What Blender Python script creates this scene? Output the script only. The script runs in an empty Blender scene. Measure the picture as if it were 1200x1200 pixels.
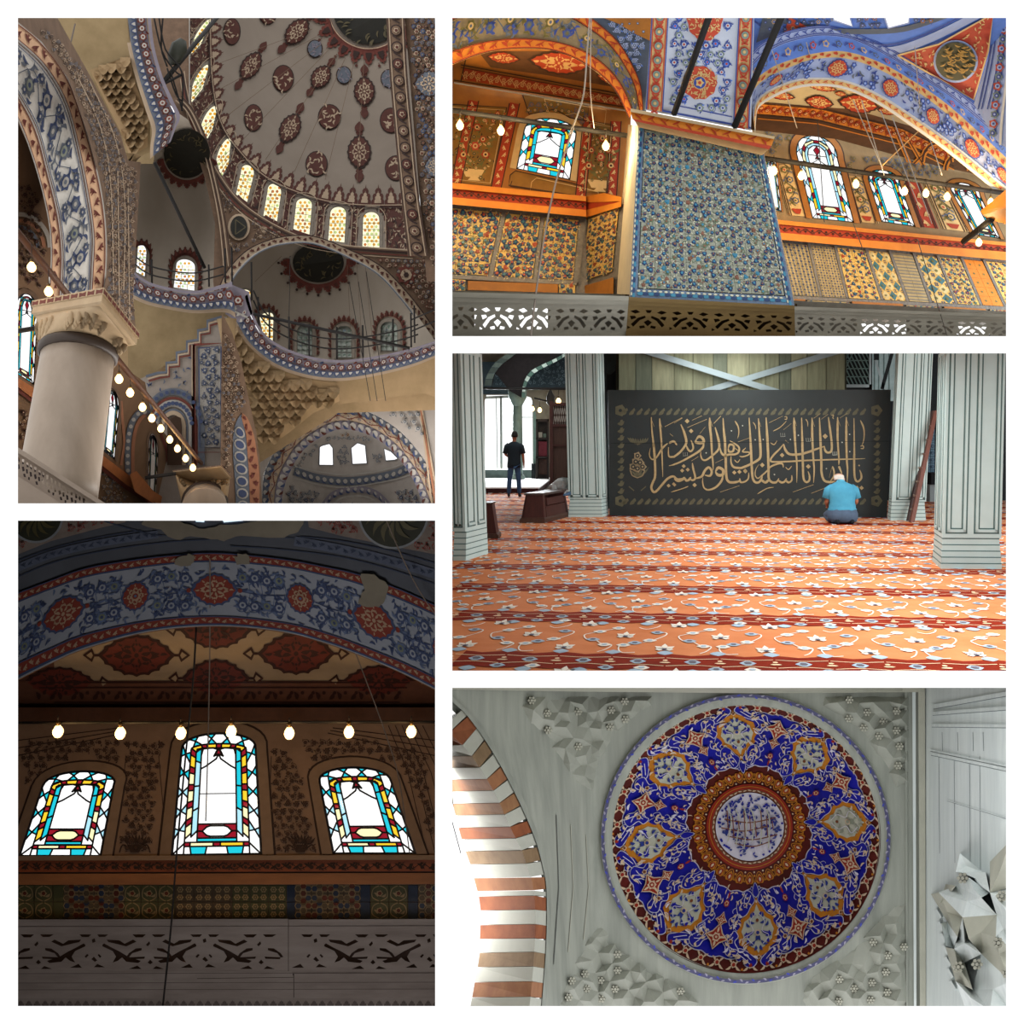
import bpy, math, random
from math import sin, cos, pi, tau
from mathutils import Vector
from mathutils.geometry import delaunay_2d_cdt
random.seed(7)
SC = bpy.context.scene
COL = SC.collection

# ------------------------------------------------------------------ camera, sky, exposure
EYE, FPX, CX, CY = 1.5, 1200.0, 700.0, 520.0
cam_d = bpy.data.cameras.new('camera'); cam = bpy.data.objects.new('camera', cam_d); COL.objects.link(cam)
cam.location = (0, 0, EYE); cam.rotation_euler = (pi/2, 0, 0)
cam_d.sensor_width = 36; cam_d.lens = 36*FPX/1200
cam_d.shift_x = (600-CX)/1200; cam_d.shift_y = (CY-600)/1200
cam_d.clip_start = .05; cam_d.clip_end = 500
SC.camera = cam
W = bpy.data.worlds.new('overcast_sky'); SC.world = W; W.use_nodes = True
W.node_tree.nodes['Background'].inputs[0].default_value = (1, 1, 1, 1)
W.node_tree.nodes['Background'].inputs[1].default_value = 1.3
vs = SC.view_settings; vs.view_transform = 'Standard'; vs.look = 'None'; vs.exposure = 0; vs.gamma = 1; vs.use_curve_mapping = False
cy = SC.cycles; cy.max_bounces = 7; cy.diffuse_bounces = 3; cy.glossy_bounces = 3; cy.transparent_max_bounces = 12
cy.sample_clamp_indirect = 4; cy.use_denoising = True; cy.caustics_reflective = False; cy.caustics_refractive = False

def PX(x, y, d):                       # the point at depth d that the photograph shows at pixel x, y
	return Vector(((x-CX)/FPX*d, d, EYE-(y-CY)/FPX*d))
def px_of(p): return (CX+FPX*p[0]/p[1], CY-FPX*(p[2]-EYE)/p[1])

def area(name, loc, target, sx, sy, power, col=(1, 1, 1)):
	l = bpy.data.lights.new(name, 'AREA'); l.shape = 'RECTANGLE'; l.size = sx; l.size_y = sy; l.energy = power; l.color = col
	o = bpy.data.objects.new(name, l); COL.objects.link(o); o.location = loc
	o.rotation_euler = (Vector(target)-Vector(loc)).to_track_quat('-Z', 'Y').to_euler()
	return o

def flush(name, py, px0, px1, d0, d1, up, power, col=(1, 1, 1)):     # an added, unseen fill panel lying on the wall between two rooms
	d = (d0+d1)/2; l = bpy.data.lights.new(name, 'AREA'); l.shape = 'RECTANGLE'; l.size = (px1-px0)/FPX*d0; l.energy = power; l.color = col
	a, b = PX((px0+px1)/2, py, d0), PX((px0+px1)/2, py, d1); l.size_y = (b-a).length
	o = bpy.data.objects.new(name, l); COL.objects.link(o); o.location = (a+b)/2
	y = Vector((0, b.y-a.y, b.z-a.z)).normalized(); x = Vector((1, 0, 0)); z = x.cross(y)      # light leaves along -z
	if (z.z > 0) == up: x, z = -x, -z
	from mathutils import Matrix
	o.rotation_euler = Matrix((x, y, z)).transposed().to_euler(); return o

# unseen fill panels, added to brighten the rooms, lie on the walls between them, hidden behind the white wall's bars; daylight enters at the open outer sides
flush('hall_ceiling_fill', 407.5, 760, 1100, 6, 22, False, 560, (.95, 1, 1))
area('hall_side_fill', PX(1430, 470, 14.5), PX(820, 560, 21), 4, 3, 330, (.95, 1, 1))  # unseen lamp added past the right edge to brighten the board
area('hall_window_daylight', PX(592, 480, 45), PX(600, 590, 30), 3.5, 3.5, 10000, (.9, .95, 1))
area('arch_fill_strip', PX(521, 1010, 8), PX(640, 1010, 8), 1.9, 3.0, 75, (1, 1, 1))  # hidden strip lamp added to brighten the arch soffit as daylight would
area('gallery_fill', PX(266, 1290, 5.5), PX(266, 1060, 13.6), 2.0, 1.2, 300, (1, .95, .92))  # unseen lamp added below the view to brighten arch and balustrade
flush('lamp_gallery_fill', 402, 620, 1150, 4, 9, True, 110, (.88, .94, 1))
flush('dome_hall_fill', 597, 330, 500, 8, 16, True, 250, (1, .96, .92))
flush('hall_back_fill', 407.5, 560, 690, 24, 37, False, 260, (.95, 1, 1))
flush('porch_fill', 800, 800, 1150, 4, 8, False, 60, (.97, 1, 1))


# ------------------------------------------------------------------ materials
MATS = {}
def lin(h):
	h = h.lstrip('#'); c = [int(h[i:i+2], 16)/255 for i in (0, 2, 4)]
	return tuple(x/12.92 if x <= .04045 else ((x+.055)/1.055)**2.4 for x in c)+(1,)
def mat(name, hexc, rough=.7, var=.18, scale=6, metal=0, kind='noise', bump=0, hex2=None, stretch=None, emit=0, spec=.3):
	if name in MATS: return MATS[name]
	m = bpy.data.materials.new(name); m.use_nodes = True; N = m.node_tree.nodes; L = m.node_tree.links
	b = N['Principled BSDF']; b.inputs['Roughness'].default_value = rough; b.inputs['Metallic'].default_value = metal
	b.inputs['Specular IOR Level'].default_value = spec
	c = lin(hexc)
	if emit:
		b.inputs['Base Color'].default_value = c; b.inputs['Emission Color'].default_value = c; b.inputs['Emission Strength'].default_value = emit
		MATS[name] = m; return m
	tc = N.new('ShaderNodeTexCoord'); mp = N.new('ShaderNodeMapping'); L.new(tc.outputs['Object'], mp.inputs[0])
	if stretch: mp.inputs['Scale'].default_value = stretch
	nz = N.new('ShaderNodeTexNoise'); nz.inputs['Scale'].default_value = scale; nz.inputs['Detail'].default_value = 5; nz.inputs['Roughness'].default_value = .62
	L.new(mp.outputs[0], nz.inputs['Vector'])
	src = nz.outputs['Fac']
	if kind == 'wave':
		w = N.new('ShaderNodeTexWave'); w.inputs['Scale'].default_value = scale; w.inputs['Distortion'].default_value = 5; w.inputs['Detail'].default_value = 3
		L.new(mp.outputs[0], w.inputs['Vector']); src = w.outputs['Fac']
	if kind == 'voronoi':
		w = N.new('ShaderNodeTexVoronoi'); w.inputs['Scale'].default_value = scale; L.new(mp.outputs[0], w.inputs['Vector']); src = w.outputs['Distance']
	r = N.new('ShaderNodeValToRGB'); L.new(src, r.inputs[0])
	c2 = lin(hex2) if hex2 else tuple(x*(1-var) for x in c[:3])+(1,)
	c1 = c if hex2 else tuple(min(1, x*(1+var)) for x in c[:3])+(1,)
	r.color_ramp.elements[0].position = .3; r.color_ramp.elements[1].position = .7
	r.color_ramp.elements[0].color = c2; r.color_ramp.elements[1].color = c1
	L.new(r.outputs[0], b.inputs['Base Color'])
	if bump:
		bp = N.new('ShaderNodeBump'); bp.inputs['Strength'].default_value = bump; bp.inputs['Distance'].default_value = .02
		L.new(src, bp.inputs['Height']); L.new(bp.outputs[0], b.inputs['Normal'])
	MATS[name] = m; return m
def glass(name, hexc, gloss=.05, diff=0):
	if name in MATS: return MATS[name]
	m = bpy.data.materials.new(name); m.use_nodes = True; N = m.node_tree.nodes; L = m.node_tree.links
	N.remove(N['Principled BSDF']); out = [n for n in N if n.type == 'OUTPUT_MATERIAL'][0]
	t = N.new('ShaderNodeBsdfTransparent'); t.inputs[0].default_value = lin(hexc)
	g = N.new('ShaderNodeBsdfGlossy'); g.inputs[1].default_value = .15
	mx = N.new('ShaderNodeMixShader'); mx.inputs[0].default_value = gloss
	L.new(t.outputs[0], mx.inputs[1]); L.new(g.outputs[0], mx.inputs[2])
	last = mx
	if diff:
		tr = N.new('ShaderNodeBsdfTranslucent'); tr.inputs[0].default_value = lin(hexc)
		m2 = N.new('ShaderNodeMixShader'); m2.inputs[0].default_value = diff
		L.new(mx.outputs[0], m2.inputs[1]); L.new(tr.outputs[0], m2.inputs[2]); last = m2
	L.new(last.outputs[0], out.inputs[0]); MATS[name] = m; return m

# ------------------------------------------------------------------ objects
ORG = {}
def tag(o, label=None, cat=None, group=None, kind=None):
	if label: o['label'] = label
	if cat: o['category'] = cat
	if group: o['group'] = group
	if kind: o['kind'] = kind
	return o
def thing(name, loc, label, cat, group=None):
	o = bpy.data.objects.new(name, None); COL.objects.link(o); o.location = loc; o.empty_display_size = .1
	ORG[o.name] = Vector(loc); return tag(o, label, cat, group)
class MB:
	def __init__(s): s.v = []; s.f = []; s.m = []; s.s = []
	def face(s, pts, mi=0, sm=0):
		b = len(s.v); s.v += [tuple(p) for p in pts]; s.f.append(tuple(range(b, b+len(pts)))); s.m.append(mi); s.s.append(sm)
	def mesh(s, vs_, fs, mi=0, sm=0):
		b = len(s.v); s.v += [tuple(p) for p in vs_]
		for f in fs: s.f.append(tuple(b+i for i in f)); s.m.append(mi); s.s.append(sm)
	def build(s, name, mats, parent=None, kind=None, label=None, cat=None, group=None, origin=None):
		if not isinstance(mats, (list, tuple)): mats = [mats]
		if parent is not None: o0 = ORG[parent.name]
		elif origin is not None: o0 = Vector(origin)
		else:
			n = max(1, len(s.v)); o0 = Vector((sum(p[0] for p in s.v)/n, sum(p[1] for p in s.v)/n, min((p[2] for p in s.v), default=0)))
		me = bpy.data.meshes.new(name)
		me.from_pydata([(p[0]-o0.x, p[1]-o0.y, p[2]-o0.z) for p in s.v], [], s.f)
		for m in mats: me.materials.append(m)
		me.polygons.foreach_set('material_index', s.m); me.polygons.foreach_set('use_smooth', [bool(x) for x in s.s]); me.update()
		o = bpy.data.objects.new(name, me); COL.objects.link(o); ORG[o.name] = o0
		if parent is not None: o.parent = parent
		else: o.location = o0
		return tag(o, label, cat, group, kind)
	# ---- solids given in space
	def quadbox(s, a, b, mi=0):        # a, b: two matching loops of points
		n = len(a); base = len(s.v); s.v += [tuple(p) for p in a]+[tuple(p) for p in b]
		fs = [tuple(range(base+n-1, base-1, -1)), tuple(range(base+n, base+2*n))]
		fs += [(base+i, base+(i+1) % n, base+n+(i+1) % n, base+n+i) for i in range(n)]
		s.f += fs; s.m += [mi]*len(fs); s.s += [0]*len(fs)
	def box(s, x0, x1, y0, y1, z0, z1, mi=0):
		s.quadbox([(x0, y0, z0), (x1, y0, z0), (x1, y1, z0), (x0, y1, z0)], [(x0, y0, z1), (x1, y0, z1), (x1, y1, z1), (x0, y1, z1)], mi)
	def loft(s, loops, mi=0, sm=0, cap=True, closed=True):
		n = len(loops[0]); base = len(s.v)
		for l in loops: s.v += [tuple(p) for p in l]
		for j in range(len(loops)-1):
			for i in range(n if closed else n-1):
				a = base+j*n+i; b = base+j*n+(i+1) % n
				s.f.append((a, b, b+n, a+n)); s.m.append(mi); s.s.append(sm)
		if cap and closed:
			s.f.append(tuple(range(base+n-1, base-1, -1))); s.f.append(tuple(base+(len(loops)-1)*n+i for i in range(n))); s.m += [mi]*2; s.s += [0]*2
	def tube(s, pts, r, mi=0, n=6, r1=None):
		pts = [Vector(p) for p in pts]; loops = []
		for i, p in enumerate(pts):
			d = (pts[min(i+1, len(pts)-1)]-pts[max(i-1, 0)]).normalized()
			u = d.cross(Vector((0, 0, 1)));  u = u if u.length > .05 else d.cross(Vector((0, 1, 0)))
			u.normalize(); w = d.cross(u)
			rr = r if r1 is None else r+(r1-r)*i/(len(pts)-1)
			rr = r[i] if isinstance(r, (list, tuple)) else rr
			loops.append([p+(u*cos(tau*k/n)+w*sin(tau*k/n))*rr for k in range(n)])
		s.loft(loops, mi, 1)
	def lathe(s, c, prof, n=16, mi=0, ax=None):   # prof: (radius, height)
		c = Vector(c); ax = Vector(ax or (0, 0, 1)).normalized()
		u = ax.cross(Vector((0, 1, 0))); u = u if u.length > .05 else ax.cross(Vector((1, 0, 0))); u.normalize(); w = ax.cross(u)
		s.loft([[c+ax*h+(u*cos(tau*k/n)+w*sin(tau*k/n))*r for k in range(n)] for r, h in prof], mi, 1)
	# ---- shapes drawn on a surface (S gives the depth at a pixel)
	def poly(s, pts, S, off=0, mi=0):
		s.face([PX(x, y, S(x, y)-off) for x, y in pts], mi)
	def prism(s, pts, S, t, off=0, mi=0, ch=.0, back=True):   # a piece that stands t proud of the surface, with a chamfer
		cx = sum(p[0] for p in pts)/len(pts); cy_ = sum(p[1] for p in pts)/len(pts)
		A = [PX(x, y, S(x, y)-off+.002) for x, y in pts]
		B = [PX(x, y, S(x, y)-off-t*(1-min(.6, ch*4))) for x, y in pts]
		loops = [A, B]
		if ch: loops.append([PX(x+(cx-x)*ch, y+(cy_-y)*ch, S(x, y)-off-t) for x, y in pts])
		s.loft(loops, mi)
	def fill(s, poly, S, step=12, off=0, mi=0, holes=(), sm=1):
		pts = dens(poly, step); n = len(pts); vs_ = list(pts); ed = [(i, (i+1) % n) for i in range(n)]
		for h in holes:
			h = dens(h, step); b = len(vs_); k = len(h); vs_ += h; ed += [(b+i, b+(i+1) % k) for i in range(k)]
		xs = [p[0] for p in poly]; ys = [p[1] for p in poly]
		y = min(ys)+step*.5; row = 0
		while y < max(ys):
			x = min(xs)+step*(.25+.5*(row % 2))
			while x < max(xs):
				if inside(x, y, poly) and not any(inside(x, y, h) for h in holes): vs_.append((x, y))
				x += step
			y += step; row += 1
		r = delaunay_2d_cdt([Vector(p) for p in vs_], ed, [], 0, 1e-4); fs = []
		for f in r[2]:
			x = sum(r[0][i][0] for i in f)/3; y = sum(r[0][i][1] for i in f)/3
			if inside(x, y, poly) and not any(inside(x, y, h) for h in holes): fs.append(tuple(reversed(f)))
		s.mesh([PX(p[0], p[1], S(p[0], p[1])-off) for p in r[0]], fs, mi, sm)
	def rim(s, poly, S, t, off=0, mi=0):     # the thickness of an edge
		n = len(poly); A = [PX(x, y, S(x, y)-off) for x, y in poly]; B = [PX(x, y, S(x, y)-off+t) for x, y in poly]
		for i in range(n): s.face([A[i], A[(i+1) % n], B[(i+1) % n], B[i]], mi)
	def stroke(s, pts, w, S, off=0, mi=0, t=0):
		n = len(pts); Lp = []; Rp = []
		for i in range(n):
			a = pts[max(0, i-1)]; b = pts[min(n-1, i+1)]; dx, dy = b[0]-a[0], b[1]-a[1]; l = math.hypot(dx, dy) or 1
			ww = (w[i] if isinstance(w, (list, tuple)) else w)/2
			Lp.append((pts[i][0]-dy/l*ww, pts[i][1]+dx/l*ww)); Rp.append((pts[i][0]+dy/l*ww, pts[i][1]-dx/l*ww))
		o = off+t
		q = [PX(x, y, S(x, y)-o) for x, y in Lp]+[PX(x, y, S(x, y)-o) for x, y in Rp]
		s.mesh(q, [(i, i+1, n+i+1, n+i) for i in range(n-1)], mi)
		if t:
			for P_ in (Lp, Rp):
				q = [PX(x, y, S(x, y)-o) for x, y in P_]+[PX(x, y, S(x, y)-off) for x, y in P_]
				s.mesh(q, [(i, i+1, n+i+1, n+i) for i in range(n-1)], mi)

def dens(poly, step):
	out = []; n = len(poly)
	for i in range(n):
		a = poly[i]; b = poly[(i+1) % n]; k = max(1, int(math.hypot(b[0]-a[0], b[1]-a[1])/step+.5))
		out += [(a[0]+(b[0]-a[0])*j/k, a[1]+(b[1]-a[1])*j/k) for j in range(k)]
	return out
def inside(x, y, P_):
	c = False; n = len(P_)
	for i in range(n):
		x0, y0 = P_[i]; x1, y1 = P_[i-1]
		if (y0 > y) != (y1 > y) and x < (x1-x0)*(y-y0)/(y1-y0)+x0: c = not c
	return c
def edge_dist(x, y, P_):
	d = 1e9
	for i in range(len(P_)):
		x0, y0 = P_[i-1]; x1, y1 = P_[i]; dx, dy = x1-x0, y1-y0; l = dx*dx+dy*dy or 1e-9
		t = max(0, min(1, ((x-x0)*dx+(y-y0)*dy)/l)); d = min(d, math.hypot(x-x0-t*dx, y-y0-t*dy))
	return d
def plane(*q):                          # depth of the plane through three (x, y, depth)
	(x0, y0, a), (x1, y1, b), (x2, y2, c) = q; a, b, c = 1/a, 1/b, 1/c
	D = (x1-x0)*(y2-y0)-(x2-x0)*(y1-y0)
	A = ((b-a)*(y2-y0)-(c-a)*(y1-y0))/D; B = ((x1-x0)*(c-a)-(x2-x0)*(b-a))/D
	return lambda x, y: 1/(a+A*(x-x0)+B*(y-y0))
def flat(d): return lambda x, y: d
def cr(pts, n=8, closed=False):         # a smooth curve through points
	out = []; m = len(pts); rng = m if closed else m-1
	for i in range(rng):
		if closed: p = [pts[(i+k-1) % m] for k in range(4)]
		else: p = [pts[max(0, min(m-1, i+k-1))] for k in range(4)]
		for j in range(n):
			t = j/n; o = []
			for c in range(len(pts[0])):
				a, b, cc, d = (q[c] for q in p)
				o.append(.5*(2*b+(cc-a)*t+(2*a-5*b+4*cc-d)*t*t+(3*b-a-3*cc+d)*t**3))
			out.append(tuple(o))
	if not closed: out.append(tuple(pts[-1]))
	return out
def resample(pts, n):
	d = [0]
	for a, b in zip(pts, pts[1:]): d.append(d[-1]+math.hypot(b[0]-a[0], b[1]-a[1]))
	out = []; j = 0
	for i in range(n):
		t = d[-1]*i/(n-1)
		while j < len(pts)-2 and d[j+1] < t: j += 1
		k = (t-d[j])/((d[j+1]-d[j]) or 1); k = max(0, min(1, k))
		out.append((pts[j][0]+(pts[j+1][0]-pts[j][0])*k, pts[j][1]+(pts[j+1][1]-pts[j][1])*k))
	return out
def length(p): return sum(math.hypot(b[0]-a[0], b[1]-a[1]) for a, b in zip(p, p[1:]))
def lerp(a, b, t): return (a[0]+(b[0]-a[0])*t, a[1]+(b[1]-a[1])*t)

def quad(tl, tr, br, bl): return lambda u, v: lerp(lerp(tl, tr, u), lerp(bl, br, u), v)
class Strip:                            # a band between two curves: local x along it, y across it
	def __init__(s, A, B, n=64):
		s.A = resample(A, n); s.B = resample(B, n); s.n = n
		s.L = (length(A)+length(B))/2; s.W = sum(math.hypot(a[0]-b[0], a[1]-b[1]) for a, b in zip(s.A, s.B))/n
	def at(s, u, v):
		f = max(-.02, min(1.02, u))*(s.n-1); i = max(0, min(s.n-2, int(f))); t = f-i
		return lerp(lerp(s.A[i], s.A[i+1], t), lerp(s.B[i], s.B[i+1], t), v)
	def __call__(s, x, y): return s.at(x/s.L, y/s.W)
	def sub(s, v0, v1): return Strip([s.at(i/63, v0) for i in range(64)], [s.at(i/63, v1) for i in range(64)])
	def outline(s, v0=0, v1=1): return [s.at(i/(s.n-1), v0) for i in range(s.n)]+[s.at(i/(s.n-1), v1) for i in range(s.n-1, -1, -1)]
	def quads(s, mb, S, off, mi, v0=0, v1=1, k=1):
		q = []
		for i in range(0, s.n, k): q += [s.at(i/(s.n-1), v0), s.at(i/(s.n-1), v1)]
		mb.mesh([PX(x, y, S(x, y)-off) for x, y in q], [(2*i, 2*i+1, 2*i+3, 2*i+2) for i in range(len(q)//2-1)], mi, 1)

class Orn:                              # painted or carved ornament, drawn in local units and laid on a surface
	def __init__(s, mb, S, T=None, off=.01, k=1.0): s.mb = mb; s.S = S; s.T = T or (lambda x, y: (x, y)); s.off = off; s.k = k; s.clip = None
	def poly(s, pts, mi, layer=0):
		q = [s.T(x, y) for x, y in pts]
		if s.clip and not all(inside(x, y, s.clip) for x, y in q): return
		S = s.S; o = s.off*(1+layer*.5); s.mb.face([PX(x, y, S(x, y)-o) for x, y in q], mi)
	def polyc(s, pts, mi, layer=0):          # a larger star-shaped patch that follows a curved surface
		cx_ = sum(p[0] for p in pts)/len(pts); cy_ = sum(p[1] for p in pts)/len(pts); o = s.off*(1+layer*.5); n = len(pts); v = []
		for f in (1, .66, .33): v += [s.T(cx_+(x-cx_)*f, cy_+(y-cy_)*f) for x, y in pts]
		v.append(s.T(cx_, cy_)); fs = [(j*n+i, j*n+(i+1) % n, (j+1)*n+(i+1) % n, (j+1)*n+i) for j in (0, 1) for i in range(n)]+[(2*n+i, 2*n+(i+1) % n, 3*n) for i in range(n)]
		s.mb.mesh([PX(x, y, s.S(x, y)-o) for x, y in v], fs, mi)
	def line(s, pts, w, mi, layer=0):
		q = [s.T(x, y) for x, y in pts]
		if s.clip:
			q2 = [p for p in q if inside(p[0], p[1], s.clip)]
			if len(q2) < 2: return
			if len(q2) < len(q): return
		s.mb.stroke(q, w, s.S, s.off*(1+layer*.5), mi)
	def disc(s, x, y, r, mi, n=9, sc=0, k=0, layer=0, ry=None, a0=0):
		ry = ry or r
		s.poly([(x+r*(1+sc*cos(k*tau*i/n))*cos(tau*i/n+a0), y+ry*(1+sc*cos(k*tau*i/n))*sin(tau*i/n+a0)) for i in range(n)], mi, layer)
	def leaf(s, x, y, l, w, a, mi, bend=0, n=5, layer=0):
		up = []; dn = []
		for i in range(n+1):
			t = i/n; h = w/2*sin(pi*t**.8); c = bend*l*sin(pi*t*.9)
			for lst, yy in ((up, c+h), (dn, c-h)): lst.append((x+t*l*cos(a)-yy*sin(a), y+t*l*sin(a)+yy*cos(a)))
		s.poly(up+dn[-2:0:-1], mi, layer)
	def flower(s, x, y, r, m1, m2, m3=None, k=6, layer=1):
		s.disc(x, y, r, m1, 2*k, .16, k, layer); s.disc(x, y, r*.62, m2, 8, 0, 0, layer+1)
		if m3 is not None: s.disc(x, y, r*.3, m3, 6, 0, 0, layer+2)
	def scroll(s, L, W_, per, vine, fl, lf, y0=0, r=.2, vw=1.0):   # a vine that winds along a band
		n = max(2, int(round(L/per*2))); h = L/n; A = W_*.27
		pts = [(x, y0+W_/2+A*sin(pi*x/h)) for x in [L*i/(n*6) for i in range(n*6+1)]]
		for i in range(0, len(pts)-1, 6): s.line(pts[i:i+7], vw, vine, 0)
		for i in range(n):
			x = (i+.5)*h; sg = 1 if i % 2 == 0 else -1
			f = fl[i % len(fl)]; s.flower(x, y0+W_/2-sg*A*.35, W_*r, *f)
			for dx, a, b in ((-.36, .9, .25), (.36, pi-.9, -.25), (-.2, 2.3, -.3), (.2, pi-2.3, .3)):
				s.leaf(x+dx*h, y0+W_/2+sg*A*.7, W_*.3, W_*.1, -sg*a if abs(dx) > .3 else sg*a*.6, lf[(i+(dx > 0)) % len(lf)], b*sg, layer=1)
			s.leaf(x-h*.1, y0+W_/2+sg*W_*.4, h*.3, W_*.08, 0, lf[i % len(lf)], .1, layer=1)
	def zig(s, L, W_, per, mi, y0=0, w=.28):      # a border of little leaves leaning both ways
		n = max(2, int(L/per))
		for i in range(n):
			x = (i+.5)*L/n; sg = 1 if i % 2 else -1
			s.leaf(x-per*.42, y0+W_/2+sg*W_*.3, per*.9, W_*w, -sg*.7, mi, .12*sg); s.disc(x, y0+W_/2+sg*W_*.32, W_*.1, mi, 5)
			s.leaf(x, y0+W_/2-sg*W_*.05, per*.5, W_*.16, sg*.8, mi, .1)
	def medal(s, x, y, rx, ry, bg, ln, ink, k=8, rot=0, tip=.22, inner=True, n=48):   # a lobed, pointed medallion
		def R(th):
			return 1+.055*cos(k*2*th)+tip*(abs(cos(th))**14)
		c, d = cos(rot), sin(rot)
		def pt(th, q):
			a, b = q*rx*R(th)*cos(th), q*ry*R(th)*sin(th); return (x+a*c-b*d, y+a*d+b*c)
		if ln is not None: s.poly([pt(tau*i/n, 1) for i in range(n)], ln, 1)
		s.poly([pt(tau*i/n, .87) for i in range(n)], bg, 2)
		if inner:
			for j in range(k):
				th = tau*j/k+pi/k
				for q0, q1, wd, tw, bd in ((.14, .46, .4, .0, .15), (.42, .66, .42, .5, .2), (.42, .66, .42, -.5, -.2), (.6, .8, .4, .0, -.15)):
					th2 = th if q0 != .6 else th+pi/k
					p = pt(th2, q0); e = pt(th2+tw*.5, q1); a = math.atan2(e[1]-p[1], e[0]-p[0]); l = math.hypot(e[0]-p[0], e[1]-p[1])
					s.leaf(p[0], p[1], l, l*wd, a, ink, bd, n=4, layer=3)
				q = pt(th+pi/k, .5); s.disc(q[0], q[1], min(rx, ry)*.07, ink, 5, layer=3)
			s.disc(x, y, min(rx, ry)*.12, ink, 7, layer=3)
	def crest(s, L, per, h, mi, ln=None, y0=0, up=-1):     # a row of trefoil crests
		n = max(2, int(round(L/per)))
		sh = [(-.5, 0), (-.5, .22), (-.4, .3), (-.44, .46), (-.34, .58), (-.22, .56), (-.26, .72), (-.14, .84), (-.05, .84), (0, 1.05), (.05, .84), (.14, .84), (.26, .72), (.22, .56), (.34, .58), (.44, .46), (.4, .3), (.5, .22), (.5, 0)]
		for i in range(n):
			x = (i+.5)*L/n; s.poly([(x+a*L/n*.96, y0+up*b*h) for a, b in sh], mi, 0)
			if ln is not None: s.poly([(x+a*L/n*.5, y0+up*(.1+b*.6)*h) for a, b in sh], ln, 1)
	def scatter(s, region, sp, fl, lf, vine=None, seed=1, r=.3, holes=()):   # flowers and leaves strewn over a region
		rnd = random.Random(seed); xs = [p[0] for p in region]; ys = [p[1] for p in region]
		y = min(ys)+sp*.5; row = 0
		while y < max(ys):
			x = min(xs)+sp*(.3+.5*(row % 2))
			while x < max(xs):
				jx, jy = x+rnd.uniform(-.12, .12)*sp, y+rnd.uniform(-.12, .12)*sp
				if inside(jx, jy, region) and edge_dist(jx, jy, region) > sp*.33 and not any(inside(jx, jy, h) or edge_dist(jx, jy, h) < sp*.3 for h in holes):
					f = fl[rnd.randrange(len(fl))]; s.flower(jx, jy, sp*r*rnd.uniform(.8, 1.1), *f)
					a0 = rnd.uniform(0, tau)
					for k in range(3):
						a = a0+k*tau/3; px_, py_ = jx+cos(a)*sp*.36, jy+sin(a)*sp*.36
						if edge_dist(px_, py_, region) > sp*.12: s.leaf(px_, py_, sp*.36, sp*.13, a+1.2, lf[rnd.randrange(len(lf))], .2)
					if vine is not None: s.line([(jx+cos(a0+t)*sp*(.34+.05*t), jy+sin(a0+t)*sp*(.34+.05*t)) for t in (0, .6, 1.2, 1.8, 2.4)], sp*.05, vine)
				x += sp
			y += sp*.86; row += 1

# ------------------------------------------------------------------ arched stained-glass windows
class Win:
	"""A window drawn in unit coordinates: s across, t upward (0 sill, 1 springing, above it the arch)."""
	def __init__(w, bl, br, sl, sr, apex, S):
		w.bl, w.br, w.sl, w.sr, w.S = bl, br, sl, sr, S
		w.wid = math.hypot(br[0]-bl[0], br[1]-bl[1]); w.hgt = math.hypot((sl[0]+sr[0]-bl[0]-br[0])/2, (sl[1]+sr[1]-bl[1]-br[1])/2)
		mx, my = (sl[0]+sr[0])/2, (sl[1]+sr[1])/2; w.up = (apex[0]-mx, apex[1]-my); w.rise = math.hypot(*w.up)
		w.asp = w.hgt/w.wid; w.ar = w.rise/w.wid
	def at(w, s, t):                    # s in 0..1, t in window widths
		q = t/w.asp
		if q <= 1: return lerp(lerp(w.bl, w.sl, q), lerp(w.br, w.sr, q), s)
		e = (t-w.asp)/w.ar; b = lerp(w.sl, w.sr, s); return (b[0]+w.up[0]*e, b[1]+w.up[1]*e)
	def outline(w, d=0, n=8, bot=None):
		b = d if bot is None else bot; h = w.ar-d*.9
		P_ = [(d, b), (d, w.asp)]
		for i in range(1, 2*n):
			th = pi-pi*i/(2*n); P_.append((.5+(.5-d)*cos(th), w.asp+max(.02, h)*sin(th)**.8))
		return P_+[(1-d, w.asp), (1-d, b)]
	def px(w, P_): return [w.at(*p) for p in P_]
	def hole(w, d=0): return w.px(w.outline(d, bot=0 if d <= 0 else None) if d >= 0 else w.outline(d, bot=d*.3))

def polyline_at(P_, n):
	return resample(P_, n)
def pane(mb_list, win, pts, g, parent, off=.0, th=.02):
	mb = MB(); S = win.S; q = win.px(pts)
	A = [PX(x, y, S(x, y)-off) for x, y in q]
	mb.face(A, 0)
	return mb.build('pane', g, parent)
def lead(mb, win, pts, w, closed=True, off=.015, t=.03, mi=0):
	q = win.px(pts)
	if closed: q = q+[q[0]]
	for a, b in zip(q, q[1:]):
		if math.hypot(b[0]-a[0], b[1]-a[1]) > .05:
			l = math.hypot(b[0]-a[0], b[1]-a[1]); e = w*.4/l
			mb.stroke([(a[0]-(b[0]-a[0])*e, a[1]-(b[1]-a[1])*e), (b[0]+(b[0]-a[0])*e, b[1]+(b[1]-a[1])*e)], w, win.S, off, mi, t)

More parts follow.
